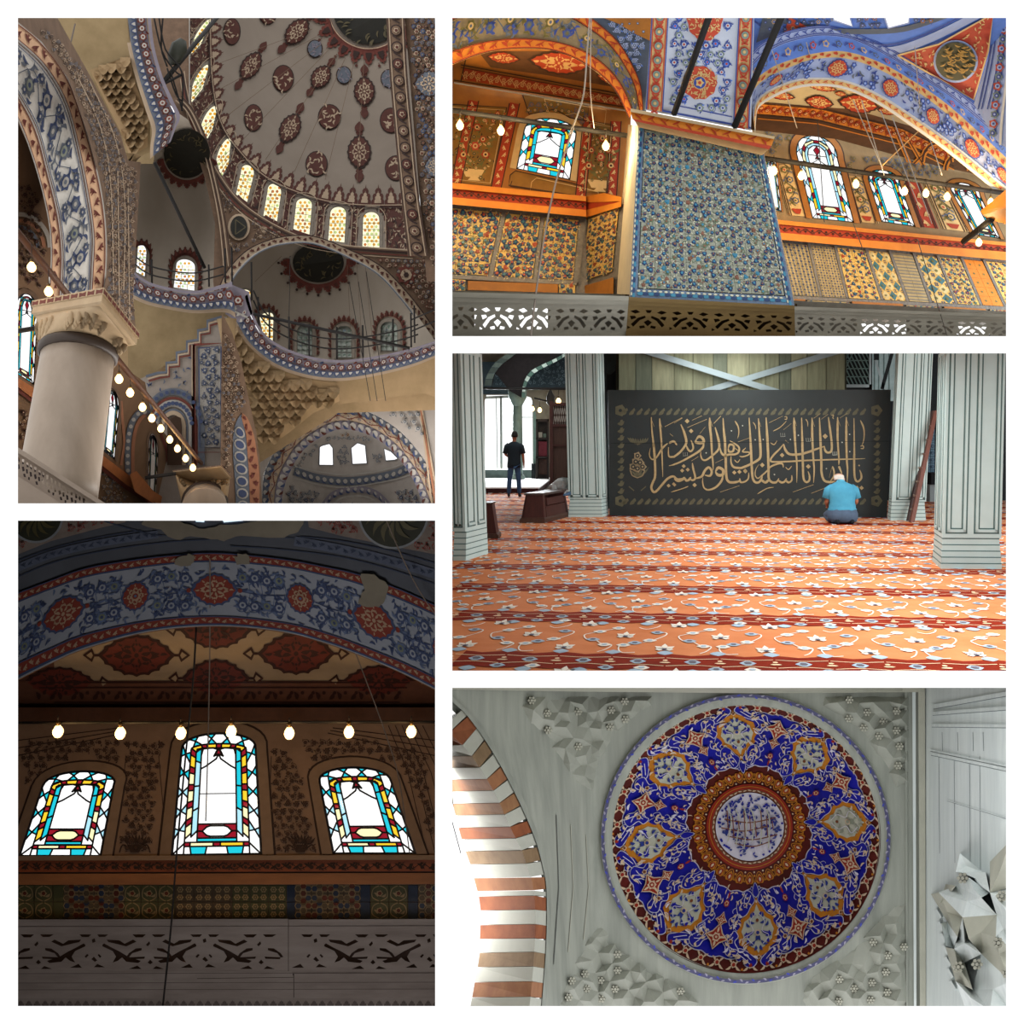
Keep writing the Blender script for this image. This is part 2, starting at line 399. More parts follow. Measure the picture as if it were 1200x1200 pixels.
# ------------------------------------------------------------------ hanging bulbs
def bulb(p, r, label, group, power, drop=.25, col=(1, .62, .25), glow=3, name='light_bulb', bar=None):
	p = Vector(p); t = thing(name, p, label, 'light bulb', group)
	key = 'bulb_mesh_%.3f' % r
	g = MB(); g.lathe(p, [(0.001, -1.25*r), (.45*r, -1.15*r), (.8*r, -.75*r), (r, -.15*r), (.92*r, .35*r), (.6*r, .85*r), (.38*r, 1.2*r)], 10)
	g.build('bulb_glass', mat('lamp_glow_%d' % glow, '#ffd592', emit=glow), t)
	g = MB(); g.lathe(p+Vector((0, 0, 1.15*r)), [(.4*r, 0), (.42*r, .6*r), (.2*r, .9*r)], 8); so = g.build('socket', mat('brass_dark', '#4a3a20', .4, metal=.6), t)
	g = MB(); g.tube([p+Vector((0, 0, 1.9*r)), p+Vector((0, 0, 1.9*r+drop))], r*.1, n=4); g.build('wire', mat('iron_black', '#1a1716', .6), so)
	if power:
		l = bpy.data.lights.new('lamp_light', 'POINT'); l.energy = power; l.color = col; l.shadow_soft_size = r*1.3
		o = bpy.data.objects.new('lamp_light', l); COL.objects.link(o); o.parent = t; o.location = (0, -r*1.6, -r*.4)
	return t

# ------------------------------------------------------------------ an added white wall with five openings, standing for white picture borders, and the walls between the rooms
OPEN = [(21, 21, 510, 590), (21, 610, 510, 1179), (530, 21, 1179, 394), (530, 414, 1179, 786), (530, 806, 1179, 1179)]
white = mat('white_paint', '#fbfbfb', .85, var=.01, spec=.1)
def border_wall():
	mb = MB(); Y0, Y1 = 3.0, 3.1
	xs = [-420, 21, 510, 530, 1179, 1620]; ys = [-420, 21, 394, 414, 590, 610, 786, 806, 1179, 1620]
	def solid(i, j):
		cx, cy_ = (xs[i]+xs[i+1])/2, (ys[j]+ys[j+1])/2
		return not any(a < cx < c and b < cy_ < d for a, b, c, d in OPEN)
	for i in range(len(xs)-1):
		for j in range(len(ys)-1):
			if solid(i, j): mb.face([PX(xs[i], ys[j], Y0), PX(xs[i], ys[j+1], Y0), PX(xs[i+1], ys[j+1], Y0), PX(xs[i+1], ys[j], Y0)])
	for a, b, c, d in OPEN:
		e = 2.5; A = [(a, b), (c, b), (c, d), (a, d)]; B = [(a-e, b-e), (c+e, b-e), (c+e, d+e), (a-e, d+e)]
		for k in range(4): mb.face([PX(*A[k], Y0), PX(*A[(k+1) % 4], Y0), PX(*B[(k+1) % 4], Y1), PX(*B[k], Y1)])
	mb.build('wall_border', white, kind='structure')
	grey = mat('partition_plaster', '#8d8983', .9, var=.06)
	def part_wall(name, a, b, y0, y1, t=1.5):
		mb = MB(); n = (0, t) if a[1] == b[1] else (t, 0)
		A = [(a[0]-n[0], a[1]-n[1]), (b[0]-n[0], b[1]-n[1]), (b[0]+n[0], b[1]+n[1]), (a[0]+n[0], a[1]+n[1])]
		mb.quadbox([PX(x, y, y0) for x, y in A], [PX(x, y, y1) for x, y in A]); return mb.build(name, grey, kind='structure')
	part_wall('wall_middle', (520, -60), (520, 1280), 3.1, 48)
	part_wall('wall_lower_left', (-90, 600), (518, 600), 3.1, 48)
	part_wall('wall_upper_right', (522, 404), (1320, 404), 3.1, 48)
	part_wall('wall_lower_right', (522, 796), (1320, 796), 3.1, 48)
border_wall()

# ================================================================== the dim gallery with three stained windows (left, bottom)
M_iron = mat('iron_black', '#1a1716')
GL = {'w': glass('glass_clear', '#ffffff'), 'c': glass('glass_turquoise', '#1fc0d2'), 'y': glass('glass_yellow', '#f6c52e'), 'r': glass('glass_red', '#8e1626'), 'b': glass('glass_blue', '#3b7fd0'), 'p': glass('glass_pale_blue', '#a9dcef'), 'l': glass('glass_pale_yellow', '#fdf0b8')}
def ring_path(w, d, n):          # the window outline inset by d, as evenly spaced points from the lower left over the arch to the lower right
	return resample(w.outline(d), n)
def stained_window(root, w, nside, leadw, fine=True, seed=0, fade=None, th=.02):
	"""outer ring of clear hexagons and turquoise bow-ties, yellow ring with red squares, turquoise ring, clear middle with a red finial and a cartouche"""
	rnd = random.Random(seed); ld = MB(); P = lambda c, pts: (pane(None, w, pts, GL[c], root, th=th), lead(ld, w, pts, leadw))
	N = 241; o = [ring_path(w, d, N) for d in (0.0, .135, .205, .275)]
	at = lambda k, u: o[k][max(0, min(N-1, int(round(u*(N-1)))))]
	def mid(a, b): return ((a[0]+b[0])/2, (a[1]+b[1])/2)
	m = nside*2+5            # hexagons over the whole outline
	for i in range(m):
		u0, u1 = i/m, (i+1)/m; du = .32/m
		A = [at(0, u0+du), mid(at(0, u0), at(1, u0)), at(1, u0+du)]; B = [at(1, u1-du), mid(at(0, u1), at(1, u1)), at(0, u1-du)]
		if i == 0: A = [at(0, 0), at(1, 0)]
		if i == m-1: B = [at(1, 1), at(0, 1)]
		inner = [at(1, u0+du+(u1-u0-2*du)*k/4) for k in range(1, 4)]; outer = [at(0, u1-du-(u1-u0-2*du)*k/4) for k in range(1, 4)]
		P('w', A+inner+B+outer)
		if i < m-1:
			c = 'c' if not (fade and fade(at(0, u1))) else 'p'; md = mid(at(0, u1), at(1, u1))
			P(c, [at(0, u1-du), md, at(0, u1+du)]); P(c, [at(1, u1-du), at(1, u1+du), md])
	# bottom row
	b0, b1 = .0, .1; xs = [.135, .2, .36, .66, .82, .865]; cs = ['w', 'c', 'w', 'c', 'w']
	xs = [.135, .22, .37, .63, .78, .865]
	for i in range(5): P(cs[i], [(xs[i], b0), (xs[i+1], b0), (xs[i+1]+(0 if i in (4,) else .02*(1 if i % 2 else -1)), (b0+.1)), (xs[i]+(0 if i == 0 else .02*(-1 if i % 2 else 1)), b0+.1)])
	# yellow ring with red squares
	m2 = nside*2+4; cut = .1
	def after(ring): return [p for p in ring]
	u_lo = next(i for i, p in enumerate(o[1]) if p[1] >= cut+.04)/(N-1); u_hi = 1-u_lo
	for i in range(m2):
		u0 = u_lo+(u_hi-u_lo)*i/m2; u1 = u_lo+(u_hi-u_lo)*(i+1)/m2; rq = (u_hi-u_lo)/m2*.16
		sg = lambda a, b: [at(1, a), at(1, (a*2+b)/3), at(1, (a+2*b)/3), at(1, b), at(2, b), at(2, (a+2*b)/3), at(2, (2*a+b)/3), at(2, a)]
		c = 'y' if not (fade and fade(at(1, u0))) else 'l'
		P(c, sg(u0+rq, u1-rq))
		if i < m2-1: P('r', sg(u1-rq, u1+rq))
	for i, (a, b, c) in enumerate(((.135, .2, 'r'), (.2, .46, 'l'), (.46, .54, 'r'), (.54, .8, 'y'), (.8, .865, 'r'))): P(c, [(a, .1), (b, .1), (b, .145), (a, .145)])
	# turquoise ring
	u_lo = next(i for i, p in enumerate(o[2]) if p[1] >= .15)/(N-1); m3 = nside+4
	for i in range(m3):
		u0 = u_lo+(1-2*u_lo)*i/m3; u1 = u_lo+(1-2*u_lo)*(i+1)/m3
		c = 'c' if not (fade and fade(at(2, u0))) else 'p'
		P(c, [at(2, u0), at(2, (2*u0+u1)/3), at(2, (u0+2*u1)/3), at(2, u1), at(3, u1), at(3, (u0+2*u1)/3), at(3, (2*u0+u1)/3), at(3, u0)])
	P('c', [(.275, .15), (.725, .15), (.725, .19), (.275, .19)])
	# cartouche
	y0, y1 = .19, .345; ym = (y0+y1)/2
	P('w' if nside > 3 else 'l', [(.33, ym), (.38, ym+.045), (.42, y1-.02), (.58, y1-.02), (.62, ym+.045), (.67, ym), (.62, ym-.045), (.58, y0+.02), (.42, y0+.02), (.38, ym-.045)])
	for sx in (0, 1):
		f = (lambda x: x) if sx == 0 else (lambda x: 1-x)
		P('r', [(f(.275), y0), (f(.42), y0), (f(.42), y0+.02), (f(.38), ym-.045), (f(.33), ym), (f(.275), ym)]); P('r', [(f(.275), ym), (f(.33), ym), (f(.38), ym+.045), (f(.42), y1-.02), (f(.42), y1), (f(.275), y1)])
	# clear middle and the head of the arch
	top = w.asp+.02; ins = [p for p in o[3] if p[1] > top-.001]
	y2 = top-.17
	P('w', [(.275, y1), (.725, y1), (.725, y2-.06), (.66, y2-.03), (.53, y2+.05), (.5, y2+.1), (.47, y2+.05), (.34, y2-.03), (.275, y2-.06)])
	P('w', [(.275, y2-.06), (.34, y2-.03), (.47, y2+.05), (.5, y2+.1), (.46, top-.08), (.5, top), (.275, top)]); P('w', [(.725, y2-.06), (.66, y2-.03), (.53, y2+.05), (.5, y2+.1), (.54, top-.08), (.5, top), (.725, top)])
	P('r', [(.5, y2+.1), (.56, top-.09), (.53, top-.04), (.5, top), (.47, top-.04), (.44, top-.09)])
	mt = max(p[1] for p in ins) if ins else top+.1
	P('r', [(.5, top), (.58, (top+mt)/2), (.5, mt-.02), (.42, (top+mt)/2)])
	L_ = [p for p in ins if p[0] < .5]; R_ = [p for p in ins if p[0] > .5]
	P('w', [(.275, top)]+L_+[(.5, mt-.02), (.42, (top+mt)/2), (.5, top)]); P('w', [(.5, top), (.58, (top+mt)/2), (.5, mt-.02)]+R_+[(.725, top)])
	if nside > 3:
		ym = y1+(y2-y1)*.5; lead(ld, w, [(.275, ym), (.725, ym)], leadw*.6, closed=False)
	ob = w.outline(0); lead(ld, w, ob, leadw*2.2)
	ld.build('leading', mat('lead_dark', '#2b2a30', .6), root)

def dark_gallery():
	S = plane((22, 1060, 15), (510, 1060, 15), (266, 850, 16.4))
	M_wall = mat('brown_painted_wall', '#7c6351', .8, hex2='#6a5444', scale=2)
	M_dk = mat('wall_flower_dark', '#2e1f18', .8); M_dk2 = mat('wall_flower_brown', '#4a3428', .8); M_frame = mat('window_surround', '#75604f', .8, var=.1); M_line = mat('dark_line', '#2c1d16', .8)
	W_ = [Win((21.5, 1004), (118.5, 1004), (49, 921), (134, 921), (99, 903), S), Win((200.5, 1003), (307, 1001.5), (212, 879), (300.5, 878), (257.5, 858.5), S), Win((390, 1001), (488, 1001), (374, 918), (459.5, 916), (412, 898.5), S)]
	holes = [w.hole(-.005) for w in W_]
	reg = [(8, 812), (522, 812), (522, 1082), (8, 1082)]
	holes[0] = [(max(9, x), y) for x, y in holes[0]]
	mb = MB(); mb.fill(reg, S, 16, holes=holes)
	for h in holes: mb.rim(h, S, .35)
	mb.build('wall_window_side', M_wall, kind='structure')
	for k, w in enumerate(W_):
		r = thing('window_%d' % (k+3), PX(*w.bl, S(*w.bl)), None, None); r['kind'] = 'structure'
		off = w.S; w.S = lambda x, y: S(x, y)+.12
		fade = [lambda p: p[0] > .5 and p[1] < .75, lambda p: p[1] < .85 and p[0] < .5 or p[1] < .6, lambda p: p[0] < .5 and p[1] < .6][k]
		stained_window(r, w, (3, 5, 3)[k], 2.1, fade=fade, seed=k); w.S = off
		mb = MB(); o1, o2, o3 = w.hole(-.005), w.px(w.outline(-.13, bot=-.0)), w.px(w.outline(-.155, bot=-.0))
		for a, b, mi, of in ((o1, o2, 0, .06), (o2, o3, 1, .02)):
			if len(a) != len(b): a = resample(a, len(b))
			q = [PX(x, y, S(x, y)-of) for x, y in a]+[PX(x, y, S(x, y)-of*.6) for x, y in b]; n = len(a)
			mb.mesh(q, [(i, i+1, n+i+1, n+i) for i in range(n-1)], mi)
		n = len(o1); mb.mesh([PX(x, y, S(x, y)-.06) for x, y in o1]+[PX(x, y, S(x, y)+.1) for x, y in o1], [(i, i+1, n+i+1, n+i) for i in range(n-1)], 0)
		mb.build('window_surround', [M_frame, M_line], r)
	# painted flowers and vases on the wall
	mb = MB(); o = Orn(mb, S, off=.02); fl = [(1, 0, 1), (0, 1, 0)]
	for reg_, hs, sd in (([(143, 868), (200, 868), (188, 900), (180, 1000), (136, 1000), (146, 930)], [], 1), ([(318, 868), (345, 880), (362, 930), (374, 1000), (322, 1000), (314, 930)], [], 2), ([(24, 866), (140, 866), (150, 900), (120, 892), (98, 886), (60, 900), (24, 930)], [], 3), ([(345, 866), (440, 866), (500, 880), (508, 960), (480, 930), (462, 896), (412, 886), (365, 900)], [], 4), ([(492, 950), (509, 950), (510, 1000), (506, 1000)], [], 5)):
		o.scatter(reg_, 10, fl, [0, 1], vine=0, seed=sd, r=.3)
	for cx_ in (158, 352):
		for i in range(9): o.leaf(cx_-8+i*2, 990, 13, 3.2, -2.3+i*.19, 0, .1)
		o.poly([(cx_-9, 990), (cx_+9, 990), (cx_+5, 999), (cx_-5, 999)], 0, 1)
		for s in (-1, 1): o.line(cr([(cx_+s*5, 996), (cx_+s*14, 990), (cx_+s*18, 999)], 4), 1.6, 0)
	for x0, x1, y0, y1 in ((132, 148, 1003, 886), (196, 186, 1003, 886), (313, 318, 1003, 886), (380, 362, 1003, 900)): o.line([(x0, y0), (x1, y1)], .8, 2)
	for i in range(3): o.line([(18, 868+i*9), (140+i*3, 853+i*3)], 1.1, 2); o.line([(512, 868+i*9), (390-i*3, 853+i*3)], 1.1, 2)
	for i in range(6): o.line([(455+i*8, 850), (478+i*9, 905), (500+i*10, 1000)], .9, 2)
	mb.build('painted_flowers', [M_dk, M_dk2, M_line], None, kind='stuff', label='dark painted flowers and vases between the three stained windows', cat='wall painting')
	# cornices under the windows
	def band(name, y0, y1, t, m, mi2=None):
		mb = MB(); mb.prism([(8, y0), (522, y0-1), (522, y1-1), (8, y1)], S, t, ch=.0); return mb
	M_c1 = mat('cornice_red_brown', '#7c3f24', .6, hex2='#6a3620', scale=4); M_c2 = mat('cornice_tan', '#8a5a38', .6, hex2='#704a30', scale=3, stretch=(.4, 2, 2)); M_st = mat('stone_grey_brown', '#948b86', .7, hex2='#7a706b', scale=1.2, stretch=(.7, 4, 4), bump=.2)
	for i, (y0, y1, t, m) in enumerate(((1003, 1008.5, .22, M_frame), (1008.5, 1022, .16, M_c1), (1022, 1024, .12, M_line), (1024, 1037, .2, M_c2))): band('', y0, y1, t, m).build('trim_%d' % (i+10), m, kind='structure')
	mb = MB(); o = Orn(mb, lambda x, y: S(x, y)-.16, lambda x, y: (10+x, 1009.5+y), .012); o.scroll(504, 11, 26, 0, [(0, 0, 0)], [0], r=.2, vw=1); o.zig(504, 11, 13, 0)
	mb.build('cornice_scroll', M_line, None, kind='stuff', label='dark leaf scroll painted on the red-brown cornice under the three windows', cat='wall painting')
	# tiles: panels of small square tiles with their own patterns
	root = thing('tilework', PX(266, 1078, S(266, 1078)), 'row of old patterned tiles above the carved dark balustrade', 'tilework')
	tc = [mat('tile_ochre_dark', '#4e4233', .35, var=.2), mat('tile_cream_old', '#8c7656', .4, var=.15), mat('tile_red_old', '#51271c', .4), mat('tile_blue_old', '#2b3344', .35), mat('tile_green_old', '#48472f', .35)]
	kinds = [(18, 62, 4, 'a'), (62, 75, 4, 'n'), (75, 145, 0, 'h'), (145, 205, 4, 'a'), (205, 272, 0, 's'), (272, 336, 4, 's'), (336, 346, 3, 'n'), (346, 422, 0, 'h'), (422, 434, 3, 'n'), (434, 478, 4, 'a'), (478, 490, 3, 'n'), (490, 514, 0, 'h')]
	for (x0, x1, bg, kd) in kinds:
		nx = max(1, round((x1-x0)/20))
		for i in range(nx):
			for j in range(2):
				a, b = x0+(x1-x0)*i/nx, x0+(x1-x0)*(i+1)/nx; y0, y1 = 1037+20*j, 1057+20*j
				mb = MB(); mb.prism([(a+.25, y0+.25), (b-.25, y0+.25), (b-.25, y1-.25), (a+.25, y1-.25)], S, .05, ch=.03); o = Orn(mb, S, off=.055); cx_, cy_ = (a+b)/2, (y0+y1)/2; w = (b-a)/2
				if kd == 'h':
					for q in ((0, 0), (-.62, -.55), (.62, -.55), (-.62, .55), (.62, .55), (0, -.85), (0, .85)):
						o.disc(cx_+q[0]*w, cy_+q[1]*10, 4.6, 1, 6, layer=0); o.disc(cx_+q[0]*w, cy_+q[1]*10, 3.5, (2, 0, 3)[(i+j+int(q[0]*9)) % 3], 6, layer=1)
				elif kd == 's':
					for q in ((-.45, -.45), (.45, -.45), (-.45, .45), (.45, .45)):
						o.flower(cx_+q[0]*w, cy_+q[1]*10, 3.6, 1, bg, 1, 6)
				elif kd == 'a':
					for s in (-1, 1):
						o.line(cr([(cx_+s*1, cy_+9), (cx_+s*w*.8, cy_+4), (cx_+s*w*.7, cy_-5), (cx_+s*1, cy_-9)], 4), 1, 1); o.leaf(cx_+s*2, cy_+4, 7, 3, -.7 if s > 0 else pi+.7, 1, .2)
					o.flower(cx_, cy_, 3.6, 1, 2, None, 5)
				else:
					for q in range(3): o.disc(cx_, cy_-7+q*7, 2.4, 0, 6)
				mb.build('tile', [tc[bg], tc[1], tc[2], tc[3], tc[4]] if kd != 'n' else [tc[4], tc[3]][::1 if bg == 4 else -1], root)
	# carved stone balustrade, pierced right through
	SB = plane((22, 1130, 13.6), (510, 1130, 13.6), (266, 1070, 13.75))
	root = thing('balustrade', PX(266, 1184, 13.5), 'dark grey stone balustrade with pierced scroll carving below the three windows', 'balustrade')
	ax = [44, 110, 175, 240, 305, 370, 436, 503]
	def motif(c, kind):
		H = []
		if kind == 0:      # axis with the long S strokes meeting
			H = [[(-17, 1095), (-3, 1095), (-6, 1098), (-14, 1098)], [(4, 1095), (17, 1095), (13, 1098), (6, 1098)], [(-2.5, 1101), (1, 1099.5), (2, 1103.5), (-1.5, 1105)], [(-8, 1118), (-6, 1119), (-9, 1122.5), (-11, 1121)], [(6, 1118), (9, 1121), (7, 1122.5), (4.5, 1119)],
				 [(-3, 1124), (0, 1121), (4, 1125.5), (1, 1127)], [(-28, 1134), (-18, 1129.5), (-14, 1134)], [(0, 1133.5), (4, 1129.5), (13, 1133.5)]]
			for s in (-1, 1): H.append([(s*x, y) for x, y in ((-10, 1107), (-12, 1105.5), (-20, 1110), (-30, 1115), (-40, 1121), (-55, 1126), (-52, 1128.5), (-38, 1127), (-33, 1122), (-28, 1126), (-22, 1128), (-26, 1121), (-22, 1114.5), (-10, 1109))]); H.append([(s*x, y) for x, y in ((-15, 1101), (-30, 1102), (-36, 1106), (-46, 1101), (-50, 1103.5), (-38, 1109), (-26, 1106), (-17, 1104))])
		else:
			H = [[(-20, 1095), (-4, 1095), (-8, 1098.5), (-16, 1098.5)], [(3, 1095), (19, 1095), (14, 1098), (6, 1098)], [(-4, 1107), (0, 1103), (1, 1106), (-2, 1109)], [(-2, 1128), (1, 1124.5), (4, 1128), (1, 1130)], [(-24, 1135.5), (-14, 1131.5), (-9, 1135.5)], [(4, 1135.5), (8, 1132), (17, 1135.5)]]
			for s in (-1, 1): H.append([(s*x, y) for x, y in ((-9, 1111), (-16, 1111.5), (-24, 1117), (-27, 1121.5), (-24, 1122), (-20, 1117), (-12, 1114.5), (-9, 1113.5))]); H.append([(s*x, y) for x, y in ((-5, 1121), (-24, 1121.8), (-23, 1124), (-6, 1123.5))])
		return [[(c+x, y) for x, y in h] for h in H]
	for k, (a, b) in enumerate(((8, 338), (338, 523))):
		hs = []
		for i, c in enumerate(ax):
			for h in motif(c, 1-i % 2):
				if all(a+1 < x < b-1 for x, y in h): hs.append(h)
		mb = MB(); mb.fill([(a+.3, 1078), (b-.3, 1077), (b-.3, 1138+k*3), (a+.3, 1138+k*3)], SB, 40, holes=hs, sm=0)
		for h in hs: mb.rim(h, SB, .16)
		mb.fill([(a+.3, 1077.6), (b-.3, 1076.8), (b-.3, 1080), (a+.3, 1081)], SB, 60, off=.05)
		mb.build('pierced_panel', M_st, root)
	lo = [[(8, 1138), (231, 1138), (231, 1147), (233, 1170), (8, 1170)], [(231, 1147), (344, 1145.5), (344, 1170), (232, 1170)], [(231, 1138), (342, 1138), (344, 1145), (231, 1146.5)], [(344.6, 1141), (522, 1141), (522, 1170), (344.6, 1170)]]
	for q in lo: mb = MB(); mb.prism([(x*1.0, y) for x, y in q], SB, .04, ch=.004); mb.build('stone_block', M_st, root)
	mb = MB();
	for y in (1086, 1141, 1152, 1160): mb.stroke([(8, y), (522, y-1)], .7, SB, .045, 0, .004)
	mb.build('carved_line', mat('stone_shadow', '#5e5552', .8), root)
	mb = MB(); mb.fill([(8, 1169), (522, 1169), (522, 1190), (8, 1190)], SB, 60, sm=0); o = Orn(mb, SB, lambda x, y: (10+x, 1181+y), .03); o.crest(506, 9.6, 9, 1, None)
	mb.build('scalloped_base', [M_st, mat('stone_shadow', '#5e5552')], root)
	# dark passage behind the balustrade
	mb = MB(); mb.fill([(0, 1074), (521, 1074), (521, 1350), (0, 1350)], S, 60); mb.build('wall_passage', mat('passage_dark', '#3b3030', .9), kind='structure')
	# ---- ceiling between the wall and the arch
	SC_ = lambda x, y: 14.0+(S(266, 830)+.0-14.0)*max(0, min(1.15, (y-722)/108.0))-.0
	Ai = cr([(6, 806), (20, 797), (60, 777), (100, 760), (175, 740), (255, 733.5), (330, 740), (380, 753), (420, 767), (470, 788), (510, 808), (526, 817)], 5)
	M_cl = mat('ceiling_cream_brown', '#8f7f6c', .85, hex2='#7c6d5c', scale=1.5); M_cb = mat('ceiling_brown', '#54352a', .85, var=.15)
	mb = MB(); mb.fill([(6, 726), (526, 726), (526, 834), (6, 834)], SC_, 18, mi=0); mb.build('ceiling_gallery', [M_cb], kind='structure')
	mb = MB(); o = Orn(mb, SC_, off=.03)
	mb.fill([(62, 728), (450, 728), (446, 800), (64, 800)], SC_, 18, off=.015, mi=0)
	for (x, y, rx, ry) in ((160, 768, 36, 24), (347, 766, 36, 24), (253, 738, 34, 22), (253, 795, 32, 22), (70, 800, 34, 18), (444, 798, 34, 18)):
		o.medal(x, y, rx, ry, 2, 1, 3, 8);
		for s in (-1, 1): o.line([(x+s*rx*1.15, y), (x+s*rx*1.4, y)], 3, 1); o.poly([(x+s*rx*1.35, y), (x+s*rx*1.45, y-8), (x+s*rx*1.75, y), (x+s*rx*1.45, y+8)], 1, 1); o.poly([(x+s*rx*1.42, y), (x+s*rx*1.48, y-4), (x+s*rx*1.64, y), (x+s*rx*1.48, y+4)], 0, 2)
	mb.fill([(20, 798), (512, 798), (512, 830), (20, 830)], SC_, 20, off=.05, mi=4)
	o.off = .09
	for y, w in ((800, 1.4), (806, 1.4), (823, 1.2), (827, 1.2)): o.line([(40+(y-800), y), (480-(y-800)*.5, y)], w, 1)
	for i in range(34): o.leaf(46+i*12.6, 820, 10, 5, -1.1 if i % 2 else -2.0, 1, .15); o.disc(52+i*12.6, 812, 2.2, 3, 6)
	mb.build('ceiling_medallions', [M_cl, mat('ceiling_ink', '#2a0f0c', .8), mat('ceiling_red', '#542019', .8), mat('ceiling_ink', '#2a0f0c'), M_cb], None, kind='stuff', label='pointed dark red medallions painted on the gallery ceiling behind the wide arch', cat='wall painting')
	# end walls of the bay
	for name, q in (('wall_bay_left', [(8, 770), (40, 800), (52, 835), (30, 1000), (8, 1010)]), ('wall_bay_right', [(524, 780), (478, 800), (470, 836), (516, 1000), (524, 1010)])):
		pass
	# cornice where the lamps hang
	mb = MB(); mb.prism([(6, 829), (526, 829), (526, 848), (6, 848)], lambda x, y: S(x, 848)-.0, .35, ch=.0); mb.build('trim_20', mat('cornice_dark', '#3d2418', .8, var=.2), kind='structure')
	# ---- the broad painted arch
	SA = plane((22, 700, 12.2), (510, 700, 12.2), (266, 620, 12.0))
	c1 = cr([(4, 702), (20, 695), (60, 680), (100, 666), (150, 657), (200, 651), (255, 648), (330, 655), (380, 664), (420, 673), (470, 691), (510, 709), (528, 717)], 5)
	c2 = cr([(4, 716), (20, 708), (60, 692), (100, 678), (150, 669), (200, 662.5), (255, 660), (330, 666), (380, 676), (420, 686), (470, 705), (510, 723), (528, 732)], 5)
	c3 = cr([(4, 786), (20, 777), (60, 759), (100, 743), (175, 727), (255, 722), (330, 729), (380, 741), (420, 755), (470, 775), (510, 794), (528, 803)], 5)
	arch = thing('painted_arch', PX(266, 735, 12.2), 'wide arch painted with blue flowers and red medallions above the three dark-wall windows', 'arch')
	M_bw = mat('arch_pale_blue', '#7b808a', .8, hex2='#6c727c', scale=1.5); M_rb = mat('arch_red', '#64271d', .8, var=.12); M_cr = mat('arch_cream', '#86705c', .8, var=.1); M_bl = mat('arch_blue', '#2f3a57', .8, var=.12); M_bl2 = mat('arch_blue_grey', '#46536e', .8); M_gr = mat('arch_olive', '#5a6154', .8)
	st = Strip(c2, c3, 80); mb = MB(); st.quads(mb, SA, 0, 0); mb.build('flower_band', M_bw, arch)
	mb = MB(); o = Orn(mb, SA, st, .02); Lq, Wq = st.L, st.W
	xs = [(.14, 1), (.3, 0), (.47, 1), (.655, 0), (.82, 1), (.985, 0)]
	for i, (u, big) in enumerate(xs):
		x = u*Lq
		if big: o.medal(x, Wq*.5, 24, 20, 1, 3, 2, 8, tip=.14)
		else: o.medal(x, Wq*.5, 16, 18, 1, 3, 2, 8, tip=.05); o.flower(x, Wq*.5, 6, 2, 1, 4, 6, 4)
		if big:
			for s in (-1, 1): o.disc(x+s*30, Wq*.5, 3, 1, 6, layer=1); o.leaf(x+s*34, Wq*.5, 14, 4, 0 if s > 0 else pi, 4, 0)
	stops = [-.02*Lq]+[u*Lq for u, b in xs]+[1.02*Lq]; rads = [0]+[26 if b else 18 for u, b in xs]+[0]
	rnd = random.Random(3)
	for i in range(len(stops)-1):
		a, b = stops[i]+rads[i], stops[i+1]-rads[i+1]; n = max(2, int((b-a)/13.5))
		for r_ in (0, 1):
			yy = Wq*(.24 if r_ == 0 else .76)
			for j in range(n):
				x = a+(b-a)*(j+.5)/n; f = (3, 0, 3) if (i+j+r_) % 3 else (4, 5, 3); o.flower(x, yy+rnd.uniform(-2, 2), 6.6, *f, 6)
				for k in range(4): an = rnd.uniform(0, tau); o.leaf(x+6*cos(an), yy+6*sin(an), 8, 3, an+1.1, 3 if k % 2 else 4, .2)
				o.line(cr([(x-7, yy+6), (x-2, yy+9*(1 if r_ else -1)), (x+6, yy+4), (x+9, Wq*.5)], 4), .9, 4)
		o.line(cr([(a, Wq*.5), ((a+b)/2, Wq*.5+3), (b, Wq*.5)], 6), 1.2, 3)
		for j in range(4): o.leaf(a+(b-a)*(j+.3)/4, Wq*.5, 10, 4, .5 if j % 2 else -.5, 3, .2)
	for k in range(700):
		x, y = rnd.uniform(-.01, 1.01)*Lq, rnd.uniform(.06, .94)*Wq
		if any(((x-u*Lq)/(29 if b else 20))**2+((y/Wq-.5)*Wq/(24 if b else 22))**2 < 1 for u, b in xs): continue
		o.leaf(x, y, 8.5, 2.8, rnd.uniform(0, tau), rnd.choice((3, 4, 3)), .25, layer=.5)
	mb.build('flower_painting', [M_bw, M_rb, M_cr, M_bl, M_bl2, M_gr], arch, kind='stuff')
	for nm, A, B in (('outer', c1, c2), ('inner', c3, Ai)):
		s2 = Strip(A, B, 80); mb = MB(); s2.quads(mb, SA, .03, 0, .0, .86); s2.quads(mb, SA, .04, 2, 0, .1); s2.quads(mb, SA, .04, 2, .74, .9); s2.quads(mb, SA, .05, 3, .9, 1.0)
		o = Orn(mb, SA, s2, .05); o.zig(s2.L, s2.W*.62, 8, 1, s2.W*.12, w=.3)
		mb.build('border_band', [M_rb, M_cr, M_bl, mat('arch_edge', '#767c86', .8)], arch)
	mb = MB(); q = resample(Ai, 80)
	mb.mesh([PX(x, y, SA(x, y)-.04) for x, y in q]+[PX(x, y+1, SA(x, y)+1.9) for x, y in q], [(i, i+1, 80+i+1, 80+i) for i in range(79)], 0, 1); mb.build('soffit', M_cb, arch)
	# ---- above the arch: bands, red corner fields with dark roundels, peeled plaster
	SU = plane((22, 660, 12.13), (510, 660, 12.13), (266, 600, 12.0))
	mb = MB(); mb.fill([(6, 596), (526, 596), (526, 730), (420, 684), (330, 664), (255, 657), (150, 667), (60, 690), (6, 712)], SU, 24); M_up = mat('plaster_blue_grey', '#464a52', .9, hex2='#3a3d44', scale=1.2); mb.build('wall_above_arch', M_up, kind='structure')
